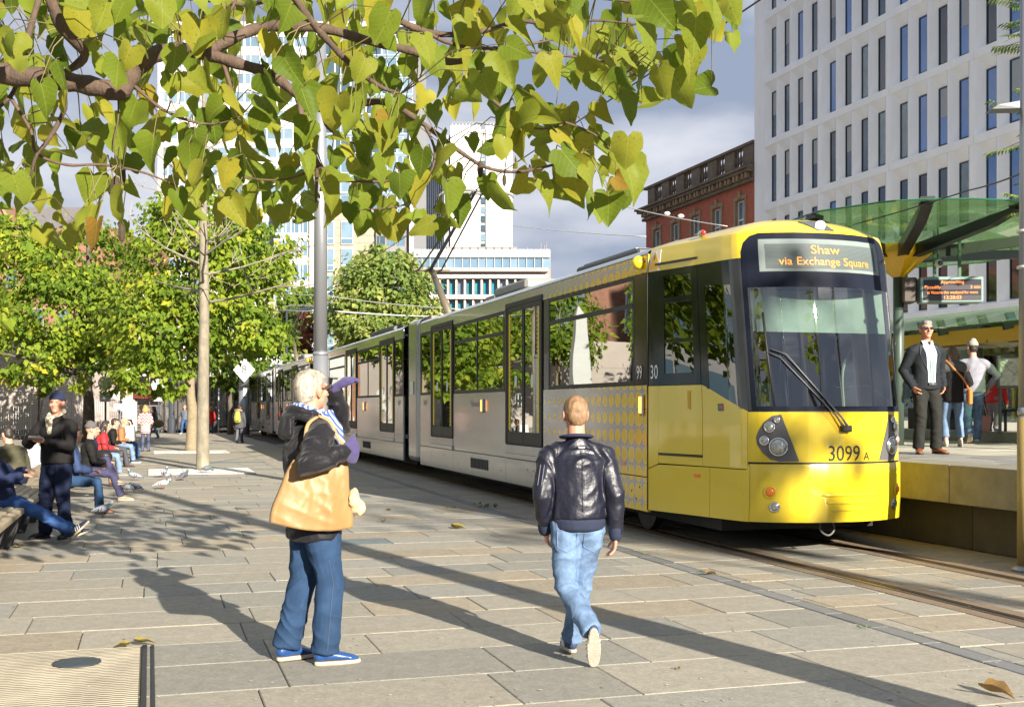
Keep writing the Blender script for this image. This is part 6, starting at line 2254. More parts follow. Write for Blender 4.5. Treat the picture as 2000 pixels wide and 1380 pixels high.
# trees just outside the frame, mirrored in the tram's windows or throwing the dapple on its nose
for i, (x, y, lab, h) in enumerate(((-12.2, 21.0, 'catalpa standing left of the timber benches', 0), (-17.0, 31.0, 'catalpa further back left of the timber benches', 0.6), (-28.5, 45.0, 'catalpa nearest the rendered building', 1.0), (-10.2, 11.0, 'catalpa nearest the camera left of the benches', 0))):
    crown_tree('leafy_tree', lab, (x, y, 0), 2.4, [((0, 0, 5.2 + h), (2.6, 2.6, 1.9)), ((1.4, 0.6, 4.0 + h), (1.7, 1.7, 1.2)), ((-1.3, -0.8, 4.2 + h), (1.8, 1.8, 1.3)), ((0, 0, 7.0 + h), (1.6, 1.6, 1.2))], 150, 24, 0.30, m_cr1, 0.2, m_bark3, 20 + i)
for i, (x, y, lab, z) in enumerate(((16.6, -11.9, 'tall tree behind the platform end that dapples the tram front', 12.6),)):
    crown_tree('tall_tree', lab, (x, y, 0), 8.5, [((0, 0, z), (1.9, 1.9, 1.7)), ((0.9, 0.5, z - 0.9), (1.3, 1.3, 0.9))], 17, 15, 0.34, m_cr1, 0.22, m_bark3, 40 + i, group='tall trees by the platform end')
src_ = [o for o in SC.objects if o.get('label') == 'catalpa nearest the rendered building'][0]
for x, y, rz, lab in ((-33.0, 51.5, 70, 'catalpa beyond the stone obelisk on its left'), (-27.0, 55.0, 160, 'catalpa right behind the stone obelisk'), (-21.5, 38.5, 250, 'catalpa between the benches and the stone obelisk')):
    c_ = copy_tree(src_)
    c_.location, c_.rotation_euler = (x, y, 0), (0, 0, R(rz))
    c_['label'] = lab
# fronds of a tree at the right edge
fr_ = thing('ash_tree', 'tree with feathery fronds peeping in at the right edge beside the slim pole', 'tree', (8.2, 17.2, 1.13))
MB().tube(smooth_line([(0, 0, 0), (0.05, 0, 2.5), (-0.1, 0, 4.6), (0.1, 0, 6.6)], 5), [0.12 - 0.005 * i for i in range(16)], 10).build('trunk', m_bark2, fr_, smooth=True)
fb_ = MB()
fv = MB()
rg_ = random.Random(6)
for k in range(60):
    z0 = rg_.uniform(3.2, 6.6)
    a = rg_.uniform(0, 2 * math.pi)
    p0 = Vector((0, 0, z0))
    d = Vector((math.cos(a), math.sin(a), rg_.uniform(-0.2, 0.5)))
    e = p0 + d * rg_.uniform(0.5, 1.0)
    fb_.tube([p0, (p0 + e) / 2 + Vector((0, 0, 0.1)), e, e + d * 0.25 - Vector((0, 0, 0.12))], [0.012, 0.008, 0.005, 0.002], 4)
    for q in range(16):
        t = 0.35 + 0.65 * q / 15
        c = p0.lerp(e + d * 0.2, t)
        for sgn in (-1, 1):
            sd = d.cross(Vector((0, 0, 1))).normalized() * sgn
            tp = c + (sd * 0.13 + d * 0.06 - Vector((0, 0, 0.06)))
            m_ = (c + tp) / 2 + Vector((0, 0, 0.012))
            fv.add([c, m_ + d * 0.018, tp, m_ - d * 0.018], [(0, 1, 2, 3)])
fb_.build('limbs', m_bark2, fr_)
fo_ = fv.build('crown', m_cr4, fr_)
fo_.data.attributes.new('tone', 'FLOAT', 'POINT').data.foreach_set('value', [random.Random(i // 4).random() for i in range(len(fo_.data.vertices))])

# ---- bare sapling in the near tree pit
sb0 = gnd(397, 918)
sap = thing('bare_sapling', 'slim bare pale trunk with leafless twigs standing on the pale tree pit', 'tree', sb0)
H_ = (918 - 100) * sb0.y / F_PX
tk = smooth_line([(0, 0, 0), (-0.01, 0, 1.2), (0.02, 0.02, H_ * 0.4), (0.0, 0, H_ * 0.62), (0.03, 0, H_ * 0.8), (-0.02, 0.02, H_)], 6)
nT = len(tk)
MB().tube(tk, [0.20 if i == 0 else (0.168 * (1 - i / nT) ** 0.8 + 0.012) for i in range(nT)], 14).build('trunk', m_barkg, sap, smooth=True)
rs = random.Random(12)
bw = MB()
tw_ = MB()


def grow(p, d, ln, r_, depth):
    pts, q = [p], p
    for k in range(4):
        d = (d + Vector((rs.uniform(-.16, .16), rs.uniform(-.16, .16), rs.uniform(-0.03, .12)))).normalized()
        q = q + d * ln / 4
        pts.append(q)
    (bw if r_ > 0.011 else tw_).tube(pts, [r_, r_ * 0.85, r_ * 0.7, r_ * 0.55, r_ * 0.4], 5, caps=False)
    if depth <= 0:
        return
    for k in range(3 if depth > 1 else 4):
        j = rs.randint(1, 4)
        ax = Vector((rs.uniform(-1, 1), rs.uniform(-1, 1), rs.uniform(-0.5, 0.7))).normalized()
        grow(pts[j], (d * 0.8 + ax * 0.75).normalized(), ln * rs.uniform(0.4, 0.65), r_ * 0.5, depth - 1)


for k in range(27):
    z = H_ * (0.40 + 0.58 * k / 26)
    a = k * 2.4 + rs.uniform(-0.3, 0.3)
    up = 0.15 + 0.9 * (k / 26)
    ln = (2.6 - 1.7 * k / 26) * rs.uniform(0.8, 1.15)
    grow(Vector((0, 0, z)), Vector((math.cos(a), math.sin(a), up)).normalized(), ln, 0.040 - 0.0009 * k, 2)
bw.build('branches', m_barkg, sap, smooth=True)
tw_.build('twigs', M('grey_twig', (0.30, 0.26, 0.20), 0.85), sap)['kind'] = 'stuff'

# ================================================================== PEOPLE
m_skin = M('skin_light', (0.52, 0.29, 0.20), 0.55, var=0.12, vscale=18, sss=0.12, bump=0.15, bscale=220, bdist=0.002)
m_skinr = M('skin_ruddy', (0.55, 0.25, 0.165), 0.55, var=0.15, vscale=18, sss=0.12, bump=0.15, bscale=220, bdist=0.002)
m_eye = M('eye_dark', (0.07, 0.05, 0.045), 0.3)
m_lip = M('lip', (0.36, 0.14, 0.11), 0.5)


def fold(me, amp, scale, seed, sharp=1.6):
    """cloth creases: ridged, domain-warped noise along the normals"""
    off = Vector((seed * 3.1, seed * 1.7, seed * 0.9))
    nrm = [v.normal.copy() for v in me.vertices]
    sx, sy, sz = scale
    for v, n_ in zip(me.vertices, nrm):
        c = v.co
        q = Vector((c.x * sx, c.y * sy, c.z * sz)) * 0.62 + off
        w = mnoise.noise(q * 0.55) * 1.3
        q2 = q + Vector((w, w, w))
        r_ = 1 - abs(mnoise.noise(q2))
        r2 = 1 - abs(mnoise.noise(q2 * 2.1 + Vector((5, 2, 7))))
        v.co = c + n_ * (amp * ((r_ ** 3 - 0.45) + 0.22 * (r2 ** 4 - 0.4)))


def clay(name, mb, mat, parent, vox, smooth=4, amp=0.0, scale=(9, 9, 14), seed=0):
    """join closed shapes into one continuous skin"""
    o = mb.build(name, mat, parent)
    mods = [('REMESH', dict(mode='VOXEL', voxel_size=vox, use_smooth_shade=True))]
    if smooth:
        mods.append(('SMOOTH', dict(factor=0.5, iterations=smooth)))
    bake(o, mods)
    me = o.data
    if not me.materials:
        me.materials.append(mat)
    if amp:
        me.update()
        fold(me, amp, scale, seed)
        me.update()
    me.polygons.foreach_set('use_smooth', [True] * len(me.polygons))
    return o


def vlerp(a, b, t):
    return a + (b - a) * t


def ik2(a, c, l1, l2, pole):
    d = c - a
    L_ = min(d.length, (l1 + l2) * 0.999)
    dn = d.normalized()
    x = (l1 * l1 - l2 * l2 + L_ * L_) / (2 * L_)
    h = math.sqrt(max(0, l1 * l1 - x * x))
    p = pole - dn * pole.dot(dn)
    p.normalize()
    return a + dn * x + p * h


def hand(mb, wr, dr, palm, side, k=1.0, curl=0.5, fat=1.0):
    """palm and five fingers; dr = direction of the hand, palm = direction the palm faces, side = thumb direction"""
    dr, palm = dr.normalized(), palm.normalized()
    th_ = (side - dr * side.dot(dr)).normalized()
    palm = (palm - dr * palm.dot(dr) - th_ * palm.dot(th_)).normalized()
    mb.capsule([wr, wr + dr * 0.04 * k, wr + dr * 0.085 * k], [(0.026 * k * fat, 0.018 * k * fat), (0.038 * k * fat, 0.016 * k * fat), (0.040 * k * fat, 0.014 * k * fat)], 12, th_)
    for i, (o_, L_) in enumerate(((0.030, 0.068), (0.010, 0.076), (-0.010, 0.071), (-0.029, 0.055))):
        p = wr + dr * 0.086 * k + th_ * o_ * k
        d = dr + th_ * o_ * 1.5
        pts = [p]
        for s_ in (0.42, 0.33, 0.25):
            d = (d + palm * curl * 0.85).normalized()
            p = p + d * L_ * s_ * k
            pts.append(p)
        mb.capsule(pts, [0.0095 * k * fat, 0.0092 * k * fat, 0.0085 * k * fat, 0.0075 * k * fat], 8)
    p = wr + dr * 0.025 * k + th_ * 0.026 * k
    d = (dr * 0.75 + th_ * 0.8 + palm * 0.25).normalized()
    pts = [p, p + d * 0.036 * k]
    d2 = (d + palm * 0.35 * curl + dr * 0.45).normalized()
    pts += [pts[-1] + d2 * 0.032 * k, pts[-1] + d2 * 0.058 * k]
    mb.capsule(pts, [0.0125 * k * fat, 0.0115 * k * fat, 0.0105 * k * fat, 0.009 * k * fat], 8)


def shoe(parent, heel, toe_dir, up, L_, mu, ms, k=1.0, name='shoe', stripes=None):
    """upper and sole; heel = point under the heel on the sole plane"""
    f = toe_dir.normalized()
    u = (up - f * up.dot(f)).normalized()
    s_ = f.cross(u)
    mb = MB()
    prof = [(0.03, .034, .050, .055), (0.07, .037, .050, .056), (0.13, .038, .042, .05), (0.18, .045, .034, .042), (0.225, .046, .027, .034), (0.258, .032, .020, .026)]
    mb.capsule([heel + f * a * k + u * h * k for a, w, d, h in prof], [(w * k, d * k * 0.75) for a, w, d, h in prof], 14, s_)
    mb.capsule([heel + f * 0.055 * k + u * 0.06 * k, heel + f * 0.05 * k + u * 0.10 * k], [0.040 * k, 0.040 * k], 12)
    o = clay(name, mb, mu, parent, 0.009 * k, 3)
    out = []
    for i in range(22):
        a = 2 * math.pi * i / 22
        y = 0.142 + 0.142 * math.cos(a)
        w = 0.046 * (abs(math.sin(a)) ** 0.6) * (1 if math.sin(a) > 0 else -1) * (0.84 if y < 0.12 else 1.0)
        out.append((y * k, w * k))
    sm = MB().prism(out, -0.0, 0.024 * k, lambda a, b, h: heel + f * a + s_ * b + u * h)
    sm.build('sole', ms, o, bevel=0.006 * k)
    if stripes:
        st = MB()
        for i in range(3):
            for sgn in (-1, 1):
                c = heel + f * (0.115 + 0.028 * i) * k + s_ * (0.0435 * k * sgn) + u * 0.052 * k
                st.obox(c, (f * 0.6 + u).normalized(), s_, f, 0.026 * k, 0.004, 0.005 * k)
        st.build('stripe', stripes, o)
    return o


def person(label, loc, phi, H=1.76, pose=None, vox=0.012, skin=None, top=None, legs=None, hair=None, shoes=None, head_yaw=0.0, head_pitch=0.0, seed=0,
           coat_len=0.0, bulk=1.0, group=None, gloves=None, collar=None, hatmat=None, hair_kind='short', hem=0.0, leg_bulk=1.0, folds=1.0, glasses=None, female=False, fold_top=(9, 9, 13),
           fold_leg=(9, 9, 12), lapel=None, face=True):
    """top = (part name, material), legs = (part name, material), shoes = (upper material, sole material[, stripes])"""
    k = H / 1.78
    P = dict(pel=(0, 0, 0.93), lean=(0, 0.0, 1), aR=(0.1, 0.02, 0.08), aL=(-0.1, -0.02, 0.08), toeR=(0.12, 1, 0), toeL=(-0.12, 1, 0), wR=(0.27, 0.05, 0.83), wL=(-0.27, 0.05, 0.83),
             eR=(0.4, -1, -0.1), eL=(-0.4, -1, -0.1), kR=(0.1, 1, 0), kL=(-0.1, 1, 0), hR=(0, 0.15, -1), hL=(0, 0.15, -1), pR=(-1, 0, 0), pL=(1, 0, 0), tR=(0, 1, 0), tL=(0, 1, 0), upR=(0, 0, 1), upL=(0, 0, 1),
             twist=0.0, shrug=0.0)
    P.update(pose or {})
    g = {q: Vector(w) * (k if q in ('pel', 'aR', 'aL', 'wR', 'wL') else 1) for q, w in P.items() if isinstance(w, tuple)}
    root = thing('person', label, 'person', loc, phi, group=group)
    lean = g['lean'].normalized()
    tw_ = P['twist']
    lat = Vector((math.cos(tw_), math.sin(tw_), 0))
    hl = Vector((1, 0, 0))
    pel = g['pel']
    chest = pel + lean * 0.33 * k
    neck = pel + lean * 0.535 * k
    sw = (0.172 if female else 0.192) * k
    sh = {'R': neck + lat * sw - lean * (0.098 - P['shrug']) * k, 'L': neck - lat * sw - lean * (0.098 - P['shrug']) * k}
    hip = {'R': pel + hl * 0.088 * k - Vector((0, 0, 0.02)), 'L': pel - hl * 0.088 * k - Vector((0, 0, 0.02))}
    wr = {'R': g['wR'], 'L': g['wL']}
    an = {'R': g['aR'], 'L': g['aL']}
    el, kn = {}, {}
    for s_ in 'RL':
        d = wr[s_] - sh[s_]
        if d.length > 0.555 * k:
            wr[s_] = sh[s_] + d.normalized() * 0.555 * k
        el[s_] = ik2(sh[s_], wr[s_], 0.30 * k, 0.265 * k, g['e' + s_])
        d = an[s_] - hip[s_]
        if d.length > 0.834 * k:
            an[s_] = hip[s_] + d.normalized() * 0.834 * k
        kn[s_] = ik2(hip[s_], an[s_], 0.425 * k, 0.412 * k, g['k' + s_])
    hy = Matrix.Rotation(head_yaw + tw_ * 0.5, 3, 'Z') @ Matrix.Rotation(head_pitch, 3, 'X')
    hc = neck + lean * 0.075 * k + Vector((0, 0, 0.085 * k)) + hy @ Vector((0, 0.025 * k, 0))

    def hp(x, y, z):
        return hc + hy @ Vector((x * k, y * k, z * k))
    # ---- the body
    b = MB()
    b.ell(hp(0, -0.012, 0.028), (0.076 * k, 0.096 * k, 0.098 * k), hy, 18, 12)
    b.ell(hp(0, 0.022, -0.035), (0.060 * k, 0.072 * k, 0.085 * k), hy, 16, 10)
    b.ell(hp(0, 0.062, -0.088), (0.030 * k, 0.030 * k, 0.026 * k), hy, 12, 8)
    if face:
        b.capsule([hp(0, 0.088, 0.022), hp(0, 0.101, -0.006), hp(0, 0.114, -0.024)], [0.009 * k, 0.011 * k, 0.015 * k], 10)
        b.ell(hp(0.012, 0.098, -0.028), (0.010 * k, 0.012 * k, 0.009 * k), hy, 8, 6).ell(hp(-0.012, 0.098, -0.028), (0.010 * k, 0.012 * k, 0.009 * k), hy, 8, 6)
        b.capsule([hp(-0.045, 0.074, 0.034), hp(-0.018, 0.089, 0.032), hp(0.018, 0.089, 0.032), hp(0.045, 0.074, 0.034)], [0.010 * k] * 4, 8)
        b.ell(hp(0, 0.083, -0.056), (0.028 * k, 0.014 * k, 0.012 * k), hy, 10, 6)
        for sg in (-1, 1):
            b.ell(hp(0.042 * sg, 0.062, -0.018), (0.022 * k, 0.024 * k, 0.026 * k), hy, 10, 6)
    for sg in (-1, 1):
        b.capsule([hp(0.076 * sg, -0.002, -0.035), hp(0.084 * sg, -0.012, -0.005), hp(0.085 * sg, -0.018, 0.022)], [(0.012 * k, 0.008 * k), (0.019 * k, 0.009 * k), (0.015 * k, 0.008 * k)], 10, Vector((0, 1, 0)))
    b.capsule([neck - lean * 0.05 * k, neck + lean * 0.03 * k, hp(0, -0.018, -0.05)], [0.068 * k, 0.060 * k, 0.056 * k], 14)
    b.capsule([pel, vlerp(pel, chest, 0.5), chest, neck - lean * 0.08 * k], [(.15 * k, .10 * k), (.13 * k, .095 * k), (.15 * k, .10 * k), (.12 * k, .07 * k)], 16, lat)
    for s_ in 'RL':
        b.capsule([sh[s_], el[s_], wr[s_]], [0.05 * k, 0.04 * k, 0.027 * k], 12)
        b.capsule([hip[s_], kn[s_], an[s_]], [0.075 * k, 0.052 * k, 0.038 * k], 12)
        if not gloves:
            hand(b, wr[s_], g['h' + s_], g['p' + s_], g['t' + s_], k)
    body_ = clay('body', b, skin or m_skin, root, min(vox * 0.62, 0.0085), 2)
    if face:
        for sg in (-1, 1):
            MB().ell(hp(0.031 * sg, 0.083, 0.012), (0.010 * k, 0.006 * k, 0.0035 * k), hy, 10, 6).build('eye', m_eye, body_, smooth=True)
        MB().ell(hp(0, 0.0945, -0.056), (0.021 * k, 0.006 * k, 0.006 * k), hy, 10, 6).build('mouth', m_lip, body_, smooth=True)
    # ---- legs
    lb_ = leg_bulk
    b = MB()
    b.capsule([pel + Vector((0, 0, 0.10 * k)), pel, pel - Vector((0, 0, 0.03 * k))], [(.155 * k, .115 * k), (.175 * k, .128 * k), (.165 * k, .12 * k)], 18, hl)
    for s_ in 'RL':
        m1 = vlerp(hip[s_], kn[s_], 0.5)
        m2 = vlerp(kn[s_], an[s_], 0.45)
        cuff = an[s_] + (kn[s_] - an[s_]).normalized() * (-0.005 + hem)
        b.capsule([hip[s_], m1, kn[s_], m2, cuff], [0.096 * k * lb_, 0.086 * k * lb_, 0.070 * k * lb_, 0.068 * k * lb_, 0.068 * k * lb_], 16, None, 1.0, 0.15)
    clay(legs[0], b, legs[1], root, vox, 4, 0.011 * folds * k, fold_leg, seed + 3)
    # ---- top
    B = bulk
    b = MB()
    low = pel + Vector((0, 0, -(0.02 + coat_len) * k))
    tors = [low, pel + lean * 0.08 * k, vlerp(pel, chest, 0.62), chest + lean * 0.05 * k, neck - lean * 0.095 * k, neck - lean * 0.03 * k]
    tr_ = [(.185 * k * B, .140 * k * B), (.180 * k * B, .140 * k * B), (.176 * k * B, .138 * k * B), (.190 * k * B, .142 * k * B), (.150 * k * B, .105 * k * B), (.078 * k, .075 * k)]
    if female:
        tr_ = [(a * 0.9, b_ * 0.92) for a, b_ in tr_]
    if coat_len > 0.2:
        tors.insert(1, vlerp(low, pel, 0.5))
        tr_.insert(1, tr_[0])
    b.capsule(tors, tr_, 22, lat, 0.12)
    for s_ in 'RL':
        sg = 1 if s_ == 'R' else -1
        m1 = vlerp(sh[s_], el[s_], 0.5)
        cf = wr[s_] + (el[s_] - wr[s_]).normalized() * 0.015
        b.capsule([neck - lean * 0.075 * k + lat * sg * 0.07 * k, vlerp(neck - lean * 0.075 * k, sh[s_], 0.72), sh[s_] - lean * 0.012 * k, m1, el[s_], vlerp(el[s_], cf, 0.5), cf],
                  [0.064 * k, 0.070 * k * B, 0.074 * k * B, 0.069 * k * B, 0.062 * k * B, 0.056 * k * B, 0.044 * k * B], 14)
    topo = clay(top[0], b, top[1], root, vox, 4, 0.012 * folds * k * (0.6 + 0.4 * B), fold_top, seed)
    if collar:
        c = MB()
        ring = []
        for i in range(17):
            a = 2 * math.pi * i / 16
            ring.append(neck + lean * (0.015 * k) + (lat * math.cos(a) * 0.085 + lat.cross(lean) * -math.sin(a) * 0.08) * k + Vector((0, 0, -0.02 * k * max(0, -lat.cross(lean).dot(Vector((0, 1, 0))) * 0)))
                        + (Vector((0, 0.0, -0.055)) * max(0, math.sin(a))) * k)
        c.tube(ring, (0.020 * k, 0.034 * k), 8, lean)
        c.build('collar', collar, topo, smooth=True)
    # ---- shoes
    for s_ in 'RL':
        u = g['up' + s_]
        td = g['toe' + s_]
        td = (td - u * td.dot(u)).normalized()
        heel = an[s_] - u.normalized() * 0.082 * k - td * 0.065 * k
        shoe(root, heel, td, u, 0.27 * k, shoes[0], shoes[1], k * (0.92 if female else 1.0), 'shoe', shoes[2] if len(shoes) > 2 else None)
    if gloves:
        b = MB()
        for s_ in 'RL':
            b = MB()
            hand(b, wr[s_], g['h' + s_], g['p' + s_], g['t' + s_], k * 1.08, 1.25 if s_ == 'R' else 0.6, 1.65)
            b.capsule([wr[s_] + (el[s_] - wr[s_]).normalized() * 0.05, wr[s_]], [0.036 * k, 0.034 * k], 10)
            clay('glove', b, gloves, root, 0.0065, 2)
    # ---- hair or hat
    if hair:
        b = MB()
        if hair_kind in ('short', 'bald', 'long', 'curly'):
            b.ell(hp(0, -0.022, 0.040), (0.082 * k, 0.096 * k, 0.093 * k), hy, 20, 12)
            b.ell(hp(0, -0.055, -0.005), (0.073 * k, 0.058 * k, 0.078 * k), hy, 16, 10)
        if hair_kind == 'short':
            b.ell(hp(0, 0.03, 0.085), (0.066 * k, 0.055 * k, 0.042 * k), hy, 14, 8)
        if hair_kind in ('long', 'curly'):
            b.ell(hp(0, 0.02, 0.075), (0.072 * k, 0.06 * k, 0.05 * k), hy, 14, 8)
            e = -0.30 if hair_kind == 'long' else -0.14
            w = 0.085 if hair_kind == 'long' else 0.11
            b.capsule([hp(0, -0.05, 0.02), hp(0, -0.085, -0.09), hp(0, -0.105, e * 0.6), hp(0, -0.11, e)], [(0.086 * k, 0.06 * k), (w * 1.05 * k, 0.055 * k), (w * 1.05 * k, 0.05 * k), (w * 0.75 * k, 0.03 * k)], 14, lat)
            for sg in (-1, 1):
                b.capsule([hp(0.068 * sg, 0.02, 0.05), hp(0.085 * sg, 0.0, -0.05), hp(0.09 * sg, -0.02, max(e, -0.2))], [0.03 * k, 0.03 * k, 0.018 * k], 10)
        if hair_kind == 'hood':
            b.capsule([hp(0, -0.03, 0.08), hp(0, -0.07, -0.02), hp(0, -0.06, -0.10)], [(0.10 * k, 0.09 * k), (0.125 * k, 0.09 * k), (0.13 * k, 0.085 * k)], 16, lat)
        ho_ = clay('hair' if hair_kind != 'hood' else 'hood', b, hair, root, 0.0065 if vox < 0.01 else 0.011, 2, 0.006 * k if hair_kind != 'bald' else 0.0045, (34, 34, 16), seed + 9)
    if hair and vox < 0.01:
        rg = random.Random(seed)
        hs_ = MB()
        ln = 0.030 if hair_kind == 'short' else 0.011
        vs_ = [v for v in ho_.data.vertices if v.normal.z > -0.75]
        for v in rg.sample(vs_, min(len(vs_), 2200)):
            n_ = v.normal
            d = Vector((rg.uniform(-.5, .5), rg.uniform(-.5, .2), -0.9)) + hy @ Vector((0, -0.35, 0))
            d = d - n_ * d.dot(n_)
            if d.length < 1e-3:
                continue
            d = (d.normalized() + n_ * rg.uniform(0.12, 0.5)).normalized() * ln * rg.uniform(0.5, 1.2)
            w_ = n_.cross(d).normalized() * (0.0011 if hair_kind == 'short' else 0.0008)
            p = v.co - n_ * 0.001
            hs_.add([p - w_, p + w_, p + d], [(0, 1, 2)])
        hs_.build('hair_strands', hair, ho_)['kind'] = 'stuff'
    if hatmat:
        b = MB()
        b.ell(hp(0, -0.016, 0.066), (0.088 * k, 0.102 * k, 0.088 * k), hy, 20, 12)
        b.ell(hp(0, -0.030, 0.120), (0.058 * k, 0.066 * k, 0.052 * k), hy, 14, 9)
        b.capsule([hp(0, -0.020, 0.046), hp(0, -0.018, 0.082)], [(0.091 * k, 0.104 * k), (0.091 * k, 0.104 * k)], 22, hy @ Vector((1, 0, 0)), 0.1, 0.1)
        clay('beanie', b, hatmat, root, 0.008, 2)
    if glasses:
        gm = MB()
        for sg in (-1, 1):
            gm.tube([hp(0.083 * sg, -0.01, 0.014), hp(0.074 * sg, 0.07, 0.018), hp(0.060 * sg, 0.096, 0.018)], 0.0034, 6)
            ring = [hp(sg * 0.033 + 0.025 * math.cos(a), 0.104 - 0.008 * abs(math.cos(a)), 0.010 + 0.018 * math.sin(a)) for a in [2 * math.pi * i / 14 for i in range(15)]]
            gm.tube(ring, 0.003, 5)
        gm.tube([hp(-0.01, 0.108, 0.014), hp(0.01, 0.108, 0.014)], 0.003, 5)
        go = gm.build('glasses', m_eye, root)
        lm = MB()
        for sg in (-1, 1):
            lm.add([hp(sg * 0.033 + 0.024 * math.cos(a), 0.104, 0.010 + 0.017 * math.sin(a)) for a in [2 * math.pi * i / 14 for i in range(14)]], [tuple(range(14))])
        lm.build('lens', glasses, go)
    root_info = dict(root=root, neck=neck, lean=lean, lat=lat, sh=sh, el=el, wr=wr, pel=pel, chest=chest, hp=hp, k=k, top=topo, hy=hy, kn=kn, an=an, hip=hip)
    return root_info


def at_px(x, y, z=0.0):
    return gnd(x, y, z)


def denim(name, col, fade=0.35):
    return M(name, col, 0.85, spec=0.12, var=fade, vscale=7, bump=0.35, bscale=420, bdist=0.002, dirt=0.2)


m_jean1 = denim('denim_indigo', (0.026, 0.055, 0.115), 0.3)
m_jean2 = denim('denim_washed', (0.13, 0.20, 0.32), 0.65)
m_jean3 = denim('denim_blue', (0.04, 0.09, 0.24), 0.5)
m_jean4 = denim('denim_pale', (0.15, 0.22, 0.34), 0.3)
m_jean5 = denim('denim_dark', (0.016, 0.022, 0.05), 0.3)
m_puff = M('quilted_black', (0.013, 0.012, 0.015), 0.5, spec=0.15, var=0.25, vscale=8, bump=0.5, bscale=45, sheen=0.1, bdist=0.006)
m_leath = M('navy_leather', (0.0075, 0.008, 0.018), 0.43, var=0.25, vscale=5, bump=0.6, bscale=24, coat=0.04, bdist=0.010)
m_rib = M('navy_rib', (0.014, 0.02, 0.048), 0.85, bump=0.6, bscale=240, bdist=0.003)
m_blackc = M('black_cloth', (0.014, 0.013, 0.013), 0.8, spec=0.15, var=0.3, vscale=9, bump=0.3, bscale=200, bdist=0.003)
m_navyc = M('navy_cloth', (0.018, 0.026, 0.065), 0.85, spec=0.15, var=0.2, vscale=9, bump=0.3, bscale=200, bdist=0.003)
m_redc = M('red_cloth', (0.55, 0.02, 0.025), 0.75, var=0.15, vscale=8)
m_brownc = M('brown_suede', (0.28, 0.13, 0.05), 0.85, var=0.2, vscale=9)
m_greyc = M('grey_softshell', (0.23, 0.23, 0.275), 0.8, var=0.15, vscale=7)
m_olivec = M('olive_jacket', (0.07, 0.065, 0.04), 0.85, spec=0.15, var=0.25, vscale=8)
m_charc = M('charcoal_coat', (0.07, 0.07, 0.085), 0.85, spec=0.15, var=0.15, vscale=8)
m_suit = M('dark_suit', (0.018, 0.021, 0.026), 0.75, spec=0.15, var=0.15, vscale=8, bump=0.2, bscale=300, bdist=0.002)
m_suit2 = M('dark_trousers', (0.022, 0.023, 0.021), 0.8, spec=0.15, var=0.15, vscale=8)
m_purp = M('purple_wool', (0.055, 0.042, 0.135), 0.95, var=0.2, vscale=30, bump=0.6, bscale=160, sheen=0.15, bdist=0.003)
m_hairw = M('white_hair', (0.40, 0.35, 0.285), 0.6, var=0.5, vscale=30, bump=1.0, bscale=90, stretch=(1, 1, 0.25), bdist=0.006)
m_hairg = M('ginger_grey_hair', (0.23, 0.135, 0.07), 0.6, var=0.5, vscale=45, bump=1.0, bscale=160, stretch=(1, 1, 0.3), bdist=0.004)
m_hairb = M('dark_hair', (0.025, 0.018, 0.014), 0.5, var=0.3, vscale=40, bump=0.8, bscale=120, stretch=(1, 1, 0.2), bdist=0.005)
m_hairbr = M('brown_hair', (0.10, 0.055, 0.03), 0.5, var=0.4, vscale=30, bump=0.8, bscale=120, stretch=(1, 1, 0.2), bdist=0.005)
m_hairbl = M('blond_hair', (0.45, 0.25, 0.09), 0.55, var=0.35, vscale=30, bump=0.8, bscale=90, bdist=0.006)
m_hairgr = M('grey_hair', (0.20, 0.19, 0.18), 0.6, var=0.35, vscale=40, bump=0.8, bscale=140, stretch=(1, 1, 0.3), bdist=0.005)
m_beanie = M('navy_beanie', (0.012, 0.018, 0.05), 0.95, bump=0.7, bscale=110, stretch=(1, 1, 0.15), bdist=0.004)
m_gbeanie = M('grey_beanie', (0.10, 0.09, 0.09), 0.95, bump=0.7, bscale=110, stretch=(1, 1, 0.15), bdist=0.004)
m_khat = M('pale_knit_hat', (0.36, 0.32, 0.28), 0.95, bump=0.8, bscale=90, var=0.3, vscale=20, bdist=0.005)
m_bshoe = M('blue_leather_shoe', (0.012, 0.055, 0.19), 0.3, coat=0.4, var=0.2, vscale=12)
m_wsole = M('cream_sole', (0.48, 0.39, 0.27), 0.7, var=0.1, vscale=20)
m_nshoe = M('navy_trainer', (0.03, 0.045, 0.10), 0.7, var=0.2, vscale=20)
m_lsole = M('pale_sole', (0.34, 0.315, 0.255), 0.75, bump=0.6, bscale=90, var=0.2, vscale=16)
m_kshoe = M('black_shoe', (0.014, 0.013, 0.013), 0.4)
m_brshoe = M('tan_brogue', (0.26, 0.075, 0.028), 0.35, coat=0.3)
m_bgshoe = M('beige_shoe', (0.36, 0.29, 0.22), 0.8)
m_stripe = M('white_stripe', (0.75, 0.72, 0.72), 0.6)
m_dsole = M('dark_sole', (0.03, 0.028, 0.026), 0.8)
m_lens_g = glass('spectacle_lens', (0.8, 0.82, 0.82), 0.06)
m_lens_s = M('sunglass_lens', (0.012, 0.012, 0.014), 0.08, coat=0.6)

